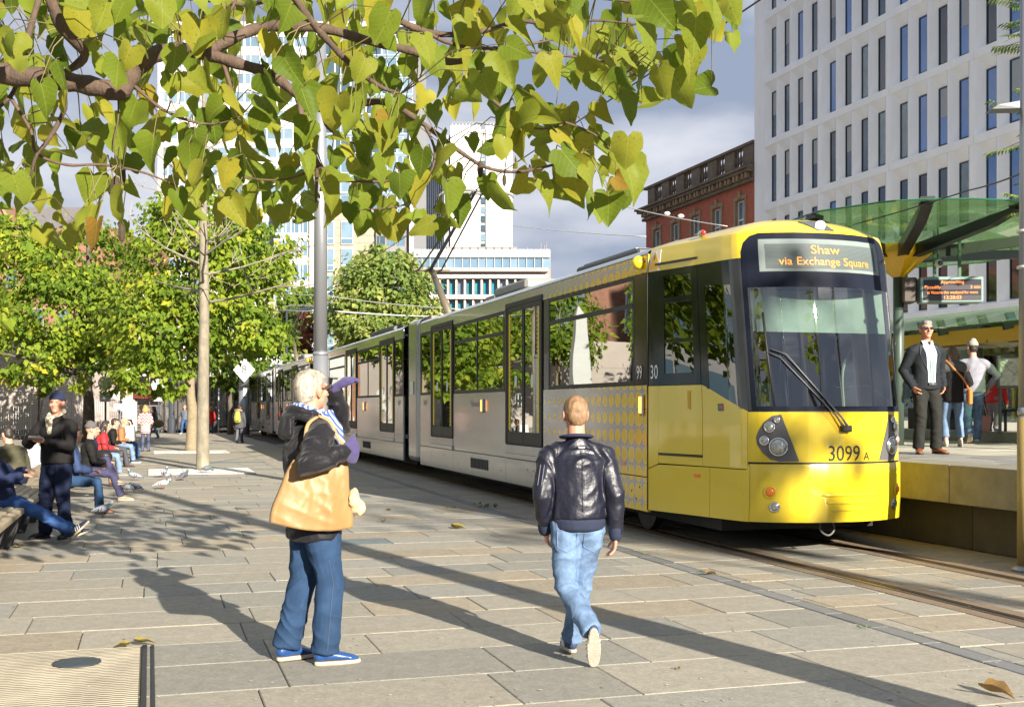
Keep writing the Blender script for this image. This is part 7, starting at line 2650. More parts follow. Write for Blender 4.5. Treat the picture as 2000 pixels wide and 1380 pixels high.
# ---- man with the tote bag, shading his eyes
pa = at_px(606, 1293)
A = person('elderly man in black quilted coat and purple gloves shading his eyes', pa, R(-64), 1.865,
           dict(pel=(0, 0.02, 0.93), lean=(0, -0.05, 1), aR=(0.10, 0.06, 0.082), aL=(-0.10, -0.12, 0.082), toeR=(0.05, 1, 0), toeL=(-0.25, 1, 0),
                wR=(0.315, 0.11, 1.27), eR=(0.75, -0.55, -0.75), hR=(-0.45, 0.85, -0.05), pR=(-1, -0.4, 0), tR=(0, 0.2, 1),
                wL=(-0.13, 0.185, 1.635), eL=(-0.5, 0.5, -0.8), hL=(0.05, 0.75, 0.6), pL=(0.1, 0.5, -0.9), tL=(0.9, -0.2, 0), twist=0.06, shrug=0.01),
           0.0095, m_skinr, ('quilted_coat', m_puff), ('jeans', m_jean1), m_hairw, (m_bshoe, m_wsole), R(22), R(2), 5, 0.16, 1.12, None, m_purp, m_puff, hair_kind='short', leg_bulk=1.19, folds=1.2, glasses=m_lens_g,
           fold_top=(11, 11, 15), fold_leg=(8, 8, 9))
# striped scarf
m_scarf = M('blue_striped_scarf', (0.10, 0.16, 0.42), 0.9)
nt = m_scarf.node_tree
wv = nt.nodes.new('ShaderNodeTexWave')
wv.wave_type = 'BANDS'
wv.bands_direction = 'DIAGONAL'
wv.inputs['Scale'].default_value = 17
wv.inputs['Distortion'].default_value = 1.2
cr = nt.nodes.new('ShaderNodeValToRGB')
cr.color_ramp.interpolation = 'CONSTANT'
for i, (p, c) in enumerate(((0.0, (0.05, 0.09, 0.30)), (0.4, (0.20, 0.29, 0.60)))):
    cr.color_ramp.elements[i].position = p
    cr.color_ramp.elements[i].color = (*c, 1)
e_ = cr.color_ramp.elements.new(0.8)
e_.color = (0.62, 0.65, 0.74, 1)
tc_ = nt.nodes.new('ShaderNodeTexCoord')
nt.links.new(tc_.outputs['Object'], wv.inputs['Vector'])
nt.links.new(wv.outputs['Fac'], cr.inputs['Fac'])
nt.links.new(cr.outputs['Color'], nt.nodes['Principled BSDF'].inputs['Base Color'])
nk, kk = A['neck'], A['k']
sc_m = MB()
ring = [nk + Vector((0.095 * math.cos(a), 0.09 * math.sin(a) + 0.01, 0.035 - 0.04 * math.sin(a))) for a in [2 * math.pi * i / 16 for i in range(17)]]
sc_m.capsule(ring, [(0.022, 0.040)] * 17, 10, Vector((0, 0, 1)))
sc_m.capsule([nk + Vector((0.06, 0.10, 0.03)), nk + Vector((0.075, 0.145, -0.07)), nk + Vector((0.08, 0.175, -0.2)), nk + Vector((0.08, 0.18, -0.36))], [(0.045, 0.02), (0.052, 0.022), (0.05, 0.018), (0.06, 0.014)], 10, Vector((0.7, 0.7, 0)))
clay('scarf', sc_m, m_scarf, A['root'], 0.010, 3, 0.008, (16, 16, 16), 3)
ch_m = MB()
for (r0, z, rad) in ((0.100, -0.015, 0.050), (0.105, 0.03, 0.040)):
    ch_m.capsule([nk + Vector((r0 * math.cos(a), r0 * math.sin(a) - 0.005, z - 0.03 * math.sin(a))) for a in [R(150 + 20 * i) for i in range(13)]], [(rad * 0.55, rad)] * 13, 10, Vector((0, 0, 1)))
ch_m.capsule([nk + Vector((0.0, -0.15, -0.10)), nk + Vector((0.0, -0.145, 0.0))], [(0.12, 0.04), (0.10, 0.035)], 12, Vector((1, 0, 0)))
clay('coat_collar', ch_m, m_puff, A['root'], 0.011, 3, 0.008, (12, 12, 12), 8)
# coat details: cuff button, hem binding, jean seam and pocket
MB().ell(A['wr']['R'] + Vector((0.055, -0.06, 0.0)), (0.010, 0.012, 0.012)).build('cuff_button', m_chr, A['top'], smooth=True)
seam = MB()
for t in np.linspace(0.06, 0.97, 60):
    a = A['hip']['R'] if t < 0.5 else A['kn']['R']
    b_ = A['kn']['R'] if t < 0.5 else A['an']['R']
    p = vlerp(a, b_, (t * 2) % 1 if t < 1 else 1) + Vector(((0.100 - 0.018 * t) * kk * 1.02, -0.012, 0))
    seam.obox(p, (1, 0, 0), (0, 1, 0), (0, 0, 1), 0.0012, 0.0012, 0.003)
seam.build('seam_stitching', M('stitch_pale', (0.13, 0.14, 0.16), 0.8), A['root'])['kind'] = 'stuff'


def tote(A):
    """slouching cloth bag hung from the right shoulder and tucked under the arm"""
    r_ = A['root']
    t = thing('tote_bag', 'tan cloth tote bag hanging from the shoulder of the man shading his eyes', 'bag', r_.location, r_.rotation_euler.z)
    m_tote = M('tan_canvas', (0.29, 0.165, 0.060), 0.5, var=0.05, vscale=5, bump=0.3, bscale=7, sheen=0.1, bdist=0.02, dirt=0.06)
    rows, cols = 30, 34
    f0, f1, z0, z1 = -0.315, 0.195, 0.885, 1.285
    V = []
    for sd in (0, 1):
        for i in range(rows):
            t_ = i / (rows - 1)
            for j in range(cols):
                u = j / (cols - 1)
                w = 1 - 0.36 * t_ ** 1.1 + 0.02 * math.sin(t_ * 9)
                y = (f0 + f1) / 2 + (u - 0.5) * (f1 - f0) * w + 0.055 * t_ - 0.02 * (1 - u) * math.sin(t_ * math.pi)
                z = z0 + (z1 - z0) * t_ + 0.055 * (0.5 - u) * (1 - t_) - 0.03 * math.sin(u * math.pi) * (1 - t_) - 0.06 * math.sin(u * math.pi) * t_
                bul = (math.sin(min(max(u, 0.02), 0.98) * math.pi) ** 0.45) * (0.35 + 0.65 * math.sin(min(1, t_ * 0.8 + 0.22) * math.pi) ** 0.7)
                n1 = mnoise.noise(Vector((y * 11 + z * 2, z * 2.0, sd * 5)))
                n2 = 1 - abs(mnoise.noise(Vector((y * 5 + z * 7, z * 5, 3 + sd))))
                n3 = 1 - abs(mnoise.noise(Vector((y * 20 - z * 6, z * 6, 9 + sd))))
                x = 0.222 + (0.012 + 0.062 * bul if sd else -0.03 * bul) + (1 if sd else -1) * bul * (n1 * 0.024 + (n2 ** 5 - 0.3) * 0.010 + (n3 ** 6 - 0.25) * 0.006)
                V.append((x, y, z))
    F_ = []
    n_ = rows * cols
    for i in range(rows - 1):
        for j in range(cols - 1):
            a = i * cols + j
            F_.append((a, a + cols, a + cols + 1, a + 1))
            F_.append((n_ + a, n_ + a + 1, n_ + a + cols + 1, n_ + a + cols))
    for j in range(cols - 1):
        F_.append((j, j + 1, n_ + j + 1, n_ + j))
    for i in range(rows - 1):
        a, c = i * cols, i * cols + cols - 1
        F_.append((a, n_ + a, n_ + a + cols, a + cols))
        F_.append((c, c + cols, n_ + c + cols, n_ + c))
    MB().add(V, F_).build('bag_body', m_tote, t, smooth=True)
    st = MB()
    sh = A['sh']['R']
    tp = sh + Vector((-0.055, 0.0, 0.105))
    front = smooth_line([Vector((0.235, 0.125, 1.27)), Vector((0.225, 0.135, 1.38)), sh + Vector((0.015, 0.105, -0.035)), sh + Vector((-0.02, 0.06, 0.07)), tp], 6)
    back = smooth_line([tp, sh + Vector((-0.015, -0.08, 0.05)), sh + Vector((0.045, -0.12, -0.08)), Vector((0.225, -0.15, 1.27)), Vector((0.225, -0.14, 1.20))], 6)
    st.tube(front + back[1:], [(0.012, 0.005)] * (len(front) + len(back) - 1), 8, Vector((0, 1, 0.2)))
    st.build('strap', M('strap_tan', (0.34, 0.21, 0.095), 0.7, var=0.1), t, smooth=True)
    kn_ = MB()
    kn_.ell((0.255, 0.205, 1.02), (0.035, 0.04, 0.08), n=12, m=8).ell((0.265, 0.235, 0.985), (0.025, 0.035, 0.055), n=12, m=8)
    clay('knotted_corner', kn_, M('pale_canvas', (0.55, 0.40, 0.22), 0.7, var=0.2, vscale=18), t, 0.009, 2, 0.016, (20, 20, 20), 2)


tote(A)

# ---- man in the leather bomber jacket walking away
pb_ = at_px(1131, 1287)
Bm = person('walking man in shiny navy leather bomber jacket seen from behind', pb_, R(6), 1.69,
            dict(pel=(0.0, 0.02, 0.94), lean=(-0.02, 0.05, 1), aL=(0.045, -0.26, 0.235), toeL=(0.06, 0.35, -1), upL=(0.05, 1, 0.35), kL=(-0.45, 1, 0), aR=(-0.03, 0.16, 0.085), toeR=(-0.1, 1, 0), kR=(0.35, 1, 0),
                 wL=(-0.215, 0.10, 0.86), eL=(-0.45, -1, 0), hL=(0.2, 0.35, -1), pL=(1, 0, 0), wR=(0.245, -0.02, 0.83), eR=(0.45, -1, 0), hR=(-0.1, 0.1, -1), pR=(-1, 0.2, 0)),
            0.0095, m_skinr, ('bomber_jacket', m_leath), ('jeans', m_jean2), m_hairg, (m_nshoe, m_lsole, m_stripe), R(6), R(-6), 11, -0.02, 1.04, hair_kind='bald', leg_bulk=1.06, folds=1.15,
            fold_top=(12, 12, 8), fold_leg=(9, 9, 13), face=True)
kb, nb, lb2 = Bm['k'], Bm['neck'], Bm['lean']
rib = MB()
ring = [nb + Vector((0.080 * math.cos(a), 0.075 * math.sin(a), 0.012 - 0.012 * math.sin(a))) for a in [2 * math.pi * i / 20 for i in range(21)]]
rib.tube(ring, (0.012, 0.034), 8, Vector((0, 0, 1)))
rib.build('ribbed_collar', m_rib, Bm['top'], smooth=True)
pl_ = Bm['pel']
rib = MB()
rib.capsule([pl_ + Vector((0, 0, -0.065)), pl_ + Vector((0, 0, 0.0))], [(.168, .136), (.178, .144)], 24, Vector((1, 0, 0)), 0.1, 0.1)
clay('ribbed_hem', rib, m_rib, Bm['top'], 0.011, 2, 0.003, (9, 9, 9), 1)
for s_ in 'RL':
    d = (Bm['el'][s_] - Bm['wr'][s_]).normalized()
    MB().capsule([Bm['wr'][s_] + d * 0.0, Bm['wr'][s_] + d * 0.045], [0.044, 0.046], 12).build('ribbed_cuff', m_rib, Bm['top'], smooth=True)
# centre seam, shoulder seams, sleeve pocket, little collar tag
sm = MB()
ch_ = Bm['chest']
bk = lambda x, z: Vector((x, pl_.y + (ch_.y - pl_.y) * 0 - 0.160 + 0.05 * ((z - 1.2) / 0.35) ** 2 * 0 + lb2.y * (z - pl_.z), z))
m_seam = M('seam_dark', (0.006, 0.006, 0.014), 0.5)


def on_surface(obj_, pts, off=0.002, dirv=Vector((0, 1, 0))):
    """drop points on to a part's surface from behind"""
    out = []
    for p in pts:
        ok, loc, nrm, _ = obj_.ray_cast(p - dirv * 0.6, dirv)
        out.append(loc + nrm * off if ok else None)
    return [q for q in out if q is not None]


C.view_layer.update()
jk = Bm['top']
zz = np.linspace(pl_.z + 0.05, nb.z - 0.06, 26)
seams = MB()
q = on_surface(jk, [Vector((0.002, 0, z)) for z in zz], 0.0008)
if len(q) > 3:
    seams.tube(q, 0.0028, 5)
for sg in (-1, 1):
    pts = [Vector((sg * (0.135 + 0.02 * math.sin(t * 2.5)), 0, nb.z - 0.04 - 0.30 * t)) for t in np.linspace(0, 1, 14)]
    q = on_surface(jk, pts, 0.0008)
    if len(q) > 3:
        seams.tube(q, 0.0028, 5)
q = on_surface(jk, [Vector((x, 0, nb.z - 0.115)) for x in np.linspace(-0.15, 0.15, 16)], 0.0008)
seams.build('seam', m_seam, jk)
q = on_surface(jk, [Vector((0.01, 0, nb.z - 0.055))], 0.003)
if q:
    MB().obox(q[0], (1, 0, 0), (0, 1, 0), (0, 0, 1), 0.020, 0.002, 0.0035).build('collar_tag', m_stripe, jk)
zp = MB()
for dx in (0.0, 0.022):
    pts = [vlerp(Bm['sh']['L'], Bm['el']['L'], t) + Vector((-0.045 + dx, 0, 0)) for t in np.linspace(0.25, 0.72, 10)]
    q = on_surface(jk, pts, 0.001)
    if len(q) > 3:
        zp.tube(q, 0.0022, 5)
zp.build('sleeve_zip', M('zip_metal', (0.45, 0.43, 0.5), 0.35, metal=0.8), jk)
# back pockets of the jeans
jn = [c for c in Bm['root'].children if c.name.startswith('jeans')][0]
pk = MB()
for cx_ in (-0.085, 0.085):
    out = [(-0.062, 0.0), (0.062, 0.0), (0.058, -0.11), (0.0, -0.14), (-0.058, -0.11), (-0.062, 0.0)]
    P = []
    for (a, b_), (c_, d_) in zip(out[:-1], out[1:]):
        for t in np.linspace(0, 1, 7)[:-1]:
            P.append(Vector((cx_ + a + (c_ - a) * t, 0, pl_.z - 0.065 + b_ + (d_ - b_) * t)))
    P.append(P[0].copy())
    q = on_surface(jn, P, 0.0015)
    if len(q) > 5:
        pk.tube(q, 0.0032, 5)
pk.build('pocket', M('denim_stitch', (0.13, 0.19, 0.33), 0.9), jn)

# ---- man in the navy beanie with a phone
pc = at_px(112, 1050)
D = person('standing man in navy beanie, black jacket and checked scarf holding a phone', pc, R(164), 1.80,
           dict(aR=(0.13, 0.05, 0.082), aL=(-0.12, -0.02, 0.082), toeR=(0.5, 1, 0), toeL=(-0.2, 1, 0), wR=(0.115, 0.30, 1.19), wL=(-0.07, 0.29, 1.175), eR=(0.9, -0.35, -0.5), eL=(-0.9, -0.35, -0.5),
                hR=(-0.75, 0.45, 0.1), hL=(0.72, 0.45, 0.12), pR=(0, 0.1, -1), pL=(0, 0, 1), tR=(0, 0.8, 0.3), tL=(0, 0.8, 0.5)),
           0.012, m_skinr, ('jacket', m_blackc), ('trousers', m_jean5), None, (m_kshoe, m_dsole), R(18), R(2), 21, 0.0, 1.16, hatmat=m_beanie, leg_bulk=1.15, fold_top=(8, 8, 8), folds=1.1)
m_check = M('check_scarf', (0.40, 0.35, 0.26), 0.9)
nt = m_check.node_tree
ck = nt.nodes.new('ShaderNodeTexChecker')
ck.inputs['Scale'].default_value = 22
ck.inputs['Color1'].default_value = (0.45, 0.40, 0.29, 1)
ck.inputs['Color2'].default_value = (0.19, 0.15, 0.115, 1)
tc_ = nt.nodes.new('ShaderNodeTexCoord')
nt.links.new(tc_.outputs['Object'], ck.inputs['Vector'])
nt.links.new(ck.outputs['Color'], nt.nodes['Principled BSDF'].inputs['Base Color'])
nk = D['neck']
sm = MB()
ring = [nk + Vector((0.085 * math.cos(a), 0.085 * math.sin(a) + 0.015, 0.045 - 0.05 * math.sin(a))) for a in [2 * math.pi * i / 14 for i in range(15)]]
sm.capsule(ring, [(0.02, 0.036)] * 15, 10, Vector((0, 0, 1)))
sm.capsule([nk + Vector((0.03, 0.12, 0.0)), nk + Vector((0.0, 0.155, -0.1)), nk + Vector((-0.01, 0.165, -0.2))], [(0.06, 0.02), (0.05, 0.02), (0.03, 0.015)], 10, Vector((1, 0, 0)))
clay('scarf', sm, m_check, D['root'], 0.012, 3)
ph = thing('phone', 'pale phone held in both hands by the man in the navy beanie', 'phone', pc, R(164))
MB().obox((0.015, 0.375, 1.235), (1, 0, 0), Vector((0, 1, 0.25)).normalized(), Vector((0, -0.25, 1)).normalized(), 0.075, 0.045, 0.014).build('phone_case', M('phone_case', (0.42, 0.40, 0.36), 0.5), ph, bevel=0.004)
MB().obox((0.015, 0.3715, 1.249), (1, 0, 0), Vector((0, 1, 0.25)).normalized(), Vector((0, -0.25, 1)).normalized(), 0.068, 0.038, 0.001).build('phone_screen', m_blk, ph)

# ---- seated people along the benches; the seat is 0.46 m high
SIT = dict(pel=(0, -0.02, 0.545), lean=(0, 0.10, 1), aR=(0.13, 0.46, 0.082), aL=(-0.13, 0.42, 0.082), wR=(0.10, 0.30, 0.68), wL=(-0.10, 0.30, 0.68), eR=(0.7, -0.6, -0.2), eL=(-0.7, -0.6, -0.2),
           hR=(-0.5, 0.8, -0.1), hL=(0.5, 0.8, -0.1), pR=(0, 0, -1), pL=(0, 0, -1), kR=(0.15, 0.5, 1), kL=(-0.15, 0.5, 1))


def sit(label, x, Y, phi, pose=None, **kw):
    p = dict(SIT)
    p.update(pose or {})
    return person(label, Vector(((x - CX) * Y / F_PX, Y, 0)), phi, pose=p, **kw)


sit('seated grey haired man leaning back in navy top and blue jeans with striped trainers', 8, 13.7, R(-74),
    dict(lean=(0, -0.34, 1), aR=(0.10, 0.86, 0.10), aL=(-0.12, 0.76, 0.10), kR=(0.2, 0.5, 1), kL=(-0.1, 0.5, 1), toeR=(0.15, 0.75, 0.75), upR=(0, -0.75, 0.75), toeL=(0, 1, 0.35), upL=(0, -0.35, 1), wR=(0.14, 0.20, 0.80), wL=(-0.02, 0.22, 0.86),
         hR=(-0.8, 0.5, 0.1), eR=(0.8, -0.6, -0.4)),
    H=1.80, vox=0.012, top=('jumper', m_navyc), legs=('jeans', m_jean3), hair=m_hairgr, shoes=(m_nshoe, m_wsole, m_stripe), seed=31, bulk=1.1, head_pitch=R(8), leg_bulk=1.08, folds=1.1)
sit('dark haired man in olive jacket at the left edge turned away on the bench', 30, 17.6, R(58), dict(lean=(0, 0.35, 1)), H=1.76, vox=0.016, top=('jacket', m_olivec), legs=('trousers', m_jean5), hair=m_hairb, shoes=(m_kshoe, m_dsole), seed=32, bulk=1.08, head_pitch=R(-18))
sit('seated person in blue jacket and jeans with brown boots behind the beanie man', 138, 17.6, R(-70), dict(aR=(0.08, 0.42, 0.082)), H=1.72, vox=0.016, top=('jacket', M('blue_jacket', (0.02, 0.04, 0.11), 0.8, var=.2)), legs=('jeans', m_jean1), hair=m_hairbr,
    shoes=(M('brown_boot', (0.17, 0.07, 0.04), 0.6), m_dsole), seed=33)
sit('seated person in grey beanie and black coat with one leg crossed over', 172, 20.2, R(-70), dict(aR=(0.16, 0.55, 0.082), aL=(0.16, 0.45, 0.36), kL=(0.2, 0.4, 1), toeL=(0.4, 1, -0.3)), H=1.74, vox=0.016, top=('coat', m_blackc), legs=('trousers', M('plum_trousers', (0.038, 0.036, 0.085), 0.85, var=.2)), hatmat=m_gbeanie,
    shoes=(m_bgshoe, m_wsole), seed=34, coat_len=0.05)
sit('seated person in dark jacket and tan tights with a black bag on the lap', 178, 23.5, R(-70), dict(aR=(0.05, 0.55, 0.10), aL=(-0.1, 0.42, 0.09)), H=1.66, vox=0.018, top=('jacket', m_navyc), legs=('tights', M('tan_tights', (0.24, 0.15, 0.09), 0.7)), hair=m_hairb, hair_kind='long',
    shoes=(M('maroon_shoe', (0.08, 0.03, 0.025), 0.5), m_dsole), seed=35, female=True)
sit('dark haired person in bright red coat seated on the bench', 196, 27.5, R(-72), dict(lean=(0, 0.22, 1)), H=1.70, vox=0.018, top=('red_coat', m_redc), legs=('jeans', m_jean4), hair=m_hairb, hair_kind='long', shoes=(M('grey_shoe', (0.2, 0.2, 0.2), 0.8), m_lsole), seed=36, female=True, bulk=1.1)
sit('black coated person with dark bob and long boots next to the red coat', 214, 31.5, R(-72), dict(lean=(0, 0.25, 1)), H=1.72, vox=0.02, top=('coat', m_blackc), legs=('trousers', m_charc), hair=m_hairb, shoes=(M('plum_boot', (0.075, 0.045, 0.05), 0.6), m_dsole), seed=37)
sit('grey blond person hunched in a brown suede jacket on the bench', 229, 34.0, R(-74), dict(lean=(0, 0.35, 1)), H=1.74, vox=0.02, top=('suede_jacket', m_brownc), legs=('jeans', m_jean4), hair=M('sandy_hair', (0.34, 0.25, 0.16), 0.6, var=.3, vscale=30), shoes=(m_nshoe, m_stripe), seed=38, bulk=1.15, head_pitch=R(-15))
S9 = sit('small brown haired person beyond the brown suede jacket with a white bag', 243, 37.0, R(-74), dict(lean=(0, 0.3, 1)), H=1.62, vox=0.02, top=('jacket', m_olivec), legs=('jeans', m_jean3), hair=m_hairbr, shoes=(m_kshoe, m_dsole), seed=39)
wb_ = thing('shopping_bag', 'white shopping bag on the knees of the last seated person', 'bag', px(250, 846, 36.4))
MB().prism([(-0.24, -0.24), (0.24, -0.24), (0.20, 0.24), (-0.20, 0.22)], -0.09, 0.09, lambda a, b, h: (a, h, b)).build('bag_body', M('bag_white', (0.72, 0.70, 0.66), 0.6, var=.1), wb_, bevel=0.03)
MB().tube(smooth_line([(-0.1, 0, 0.22), (-0.06, 0, 0.36), (0.06, 0, 0.36), (0.1, 0, 0.22)], 4), 0.012, 6).build('handle', MATS['bag_white'], wb_)
hb = thing('handbag', 'black handbag on the lap of the person in tan tights', 'bag', px(200, 892, 23.0))
MB().ell((0, 0, 0), (0.2, 0.12, 0.15)).build('bag_body', m_kshoe, hb, smooth=True)
MB().tube(smooth_line([(-0.15, 0, 0.08), (-0.08, 0, 0.24), (0.08, 0, 0.24), (0.15, 0, 0.08)], 4), 0.012, 6).build('handle', m_kshoe, hb)
gbg = thing('rubbish_bag', 'crumpled translucent grey plastic bag on the ground behind the jeans', 'bag', at_px(66, 925))
bgm = MB().ell((0, 0, 0.32), (0.36, 0.3, 0.36)).ell((0.15, 0, 0.2), (0.3, 0.25, 0.24)).ell((0, 0, 0.68), (0.1, 0.1, 0.12))
clay('bag_body', bgm, M('plastic_grey', (0.36, 0.38, 0.42), 0.3, coat=0.5, var=0.3, vscale=10), gbg, 0.022, 1, 0.06, (9, 9, 9), 6)

# ---- walkers and standing people further off
m_chev = M('chevron_knit', (0.5, 0.05, 0.05), 0.9)
nt = m_chev.node_tree
tc_ = nt.nodes.new('ShaderNodeTexCoord')
sp_ = nt.nodes.new('ShaderNodeSeparateXYZ')
nt.links.new(tc_.outputs['Object'], sp_.inputs[0])
N_, lk = nt.nodes.new, nt.links.new
zig = mth('MULTIPLY', mth('PINGPONG', sp_.outputs['X'], 0.07), 1.1)
st_ = mth('FRACT', mth('MULTIPLY', mth('SUBTRACT', sp_.outputs['Z'], zig), 9.0))
fl = mth('FRACT', mth('MULTIPLY', sp_.outputs['Z'], 13.0))
lowm = mth('LESS_THAN', sp_.outputs['Z'], 0.98)
pat_ = mth('ADD', mth('MULTIPLY', mth('GREATER_THAN', fl, 0.5), lowm), mth('MULTIPLY', mth('GREATER_THAN', st_, 0.5), mth('SUBTRACT', 1.0, lowm)))
mx = N_('ShaderNodeMix')
mx.data_type = 'RGBA'
mx.inputs['A'].default_value = (0.50, 0.03, 0.04, 1)
mx.inputs['B'].default_value = (0.72, 0.65, 0.58, 1)
lk(pat_, mx.inputs['Factor'])
lk(mx.outputs['Result'], nt.nodes['Principled BSDF'].inputs['Base Color'])
person('woman with curly blond hair in long red and white chevron cardigan', at_px(284, 881), R(5), 1.72, dict(wR=(0.16, 0.22, 1.02), wL=(-0.16, 0.22, 1.02)), 0.02, None, ('chevron_cardigan', m_chev), ('leggings', M('slate_leggings', (0.06, 0.07, 0.13), 0.8)), m_hairbl,
       (M('slate_boot', (0.07, 0.08, 0.13), 0.6), m_dsole), 0, 0, 41, 0.22, 1.08, hair_kind='curly', female=True, folds=0.7, leg_bulk=0.9)
person('dark haired woman in dark teal jacket walking with an olive shoulder bag', at_px(301, 857), R(130), 1.68, dict(aR=(0.1, 0.22, 0.1), aL=(-0.1, -0.2, 0.12), wR=(0.1, 0.25, 1.12), wL=(-0.1, 0.2, 1.08)), 0.022, None, ('jacket', M('teal_jacket', (0.03, 0.06, 0.075), 0.8)), ('jeans', m_jean4),
       m_hairb, (m_nshoe, m_lsole), 0, 0, 42, 0.05, hair_kind='long', female=True)
ob_ = thing('shoulder_bag', 'olive shoulder bag hanging beside the dark haired walking woman', 'bag', px(310, 827, 57))
MB().ell((0, 0, 0), (0.26, 0.12, 0.2)).build('bag_body', M('olive_leather', (0.16, 0.13, 0.05), 0.5), ob_, smooth=True)
MB().tube(smooth_line([(-0.18, 0, 0.1), (-0.1, 0, 0.45), (0.05, 0, 0.45), (0.18, 0, 0.1)], 4), 0.018, 6).build('strap', MATS['olive_leather'], ob_)
person('man in grey padded jacket walking towards the camera beside the sapling', at_px(361, 848), R(172), 1.76, dict(aR=(0.08, 0.28, 0.09), aL=(-0.08, -0.25, 0.13), wR=(0.28, 0.05, 0.9)), 0.024, None, ('jacket', M('slate_jacket', (0.09, 0.10, 0.13), 0.7, var=.2)), ('jeans', m_jean3), M('fair_hair', (0.32, 0.2, 0.1), 0.6),
       (M('pale_trainer', (0.5, 0.5, 0.5), 0.7), m_stripe), 0, 0, 43, 0.04, 1.1)
person('woman in long red coat half hidden behind the sapling trunk', at_px(412, 846), R(20), 1.68, None, 0.024, None, ('red_coat', m_redc), ('trousers', m_charc), M('orange_hair', (0.5, 0.2, 0.05), 0.6), (m_kshoe, m_dsole), 0, 0, 44, 0.30, 1.0, hair_kind='curly', female=True)
E = person('hooded person in long charcoal coat walking away with a green backpack', at_px(467, 864), R(-4), 1.74, dict(aR=(0.08, 0.16, 0.082), aL=(-0.08, -0.12, 0.10)), 0.02, None, ('long_coat', m_charc), ('trousers', M('grey_trousers', (0.10, 0.10, 0.12), 0.8)), m_hairb, (m_kshoe, m_dsole), 0, 0, 45, 0.24, 1.16, folds=0.8)
hd = MB()
nk = E['neck']
hd.capsule([nk + Vector((-0.13, -0.10, 0.02)), nk + Vector((0, -0.16, 0.04)), nk + Vector((0.13, -0.10, 0.02))], [0.06, 0.07, 0.06], 10)
clay('fur_hood', hd, M('hood_fur', (0.27, 0.18, 0.10), 0.95, var=.4, vscale=40, bump=1, bscale=120), E['root'], 0.018, 1, 0.03, (30, 30, 30), 3)
bp = thing('backpack', 'yellow green backpack on the back of the hooded person', 'bag', E['root'].location, R(-4))
bm_ = MB().capsule([(0, -0.26, 0.98), (0, -0.28, 1.12), (0, -0.25, 1.36)], [(0.17, 0.10), (0.17, 0.11), (0.12, 0.08)], 14, Vector((1, 0, 0)))
clay('pack_body', bm_, M('pack_green', (0.30, 0.29, 0.05), 0.7, var=.15), bp, 0.02, 2)
MB().capsule([(0, -0.37, 1.0), (0, -0.385, 1.12)], [(0.12, 0.03), (0.11, 0.03)], 12, Vector((1, 0, 0))).build('front_pocket', MATS['pack_green'], bp, smooth=True)
for x in (-0.12, 0.12):
    MB().tube(smooth_line([(x, -0.17, 1.38), (x * 1.1, -0.02, 1.47), (x * 1.2, 0.12, 1.36)], 4), (0.02, 0.008), 6).build('strap', m_blackc, bp)

# ---- people on the platform
ps = gnd(1808, 886, PZ)
F_ = person('tall man in dark suit jacket and sunglasses on the platform edge', ps, R(192), 1.86,
            dict(aR=(0.12, 0.02, 0.082), aL=(-0.13, 0.03, 0.082), toeR=(0.4, 1, 0), toeL=(-0.25, 1, 0), wR=(0.225, 0.06, 0.885), wL=(-0.225, 0.06, 0.885), eR=(0.45, -1, 0), eL=(-0.45, -1, 0), hR=(-0.5, 0.3, -1), hL=(0.5, 0.3, -1)),
            0.012, m_skinr, ('suit_jacket', m_suit), ('trousers', m_suit2), m_hairgr, (m_brshoe, m_dsole), R(-10), R(3), 51, 0.06, 1.06, hair_kind='short', glasses=m_lens_s, leg_bulk=1.1, folds=0.75, fold_top=(8, 8, 8))
nk, pl2 = F_['neck'], F_['pel']
sj = F_['top']
C.view_layer.update()
fd = Vector((0, -1, 0))


def front_pts(obj_, pts, off):
    return on_surface(obj_, pts, off, Vector((0, -1, 0)))


# shirt front showing between the open lapels, set just proud of the jacket
shv, W_ = [], []
for z in np.linspace(pl2.z - 0.0, nk.z - 0.045, 14):
    t = (z - pl2.z) / (nk.z - pl2.z)
    w = 0.045 + 0.045 * t if t > 0.25 else 0.055
    row = front_pts(sj, [Vector((x, 0, z)) for x in np.linspace(-w, w, 7)], 0.006)
    if len(row) == 7:
        shv.append(row)
sm = MB()
for i in range(len(shv) - 1):
    for j in range(6):
        sm.add([shv[i][j], shv[i][j + 1], shv[i + 1][j + 1], shv[i + 1][j]], [(0, 3, 2, 1)])
so_ = sm.build('shirt', M('pale_blue_shirt', (0.42, 0.50, 0.62), 0.8, var=.08, vscale=30), F_['root'], smooth=True)
for sg in (-1, 1):
    lp = MB()
    P = front_pts(sj, [Vector((sg * 0.095, 0, nk.z - 0.05)), Vector((sg * 0.055, 0, pl2.z + 0.14)), Vector((sg * 0.15, 0, nk.z - 0.16)), Vector((sg * 0.13, 0, nk.z - 0.06))], 0.012)
    if len(P) == 4:
        lp.add(P, [(0, 1, 2, 3) if sg > 0 else (3, 2, 1, 0)])
        lp.build('lapel', M('lapel_dark', (0.012, 0.014, 0.018), 0.7), sj)
    MB().add([nk + Vector((sg * 0.012, 0.105, -0.045)), nk + Vector((sg * 0.075, 0.085, -0.055)), nk + Vector((sg * 0.085, 0.03, 0.025)), nk + Vector((sg * 0.035, 0.075, 0.02)), nk + Vector((sg * 0.015, 0.095, -0.045)), nk + Vector((sg * 0.07, 0.075, -0.055)), nk + Vector((sg * 0.078, 0.02, 0.025)), nk + Vector((sg * 0.033, 0.062, 0.02))], [(0, 1, 2, 3), (7, 6, 5, 4), (0, 4, 5, 1), (1, 5, 6, 2), (2, 6, 7, 3), (3, 7, 4, 0)]).build('shirt_collar', M('collar_white', (0.6, 0.63, 0.68), 0.7), F_['root'])
q = front_pts(sj, [Vector((0.0, 0, pl2.z - 0.015))], 0.012)
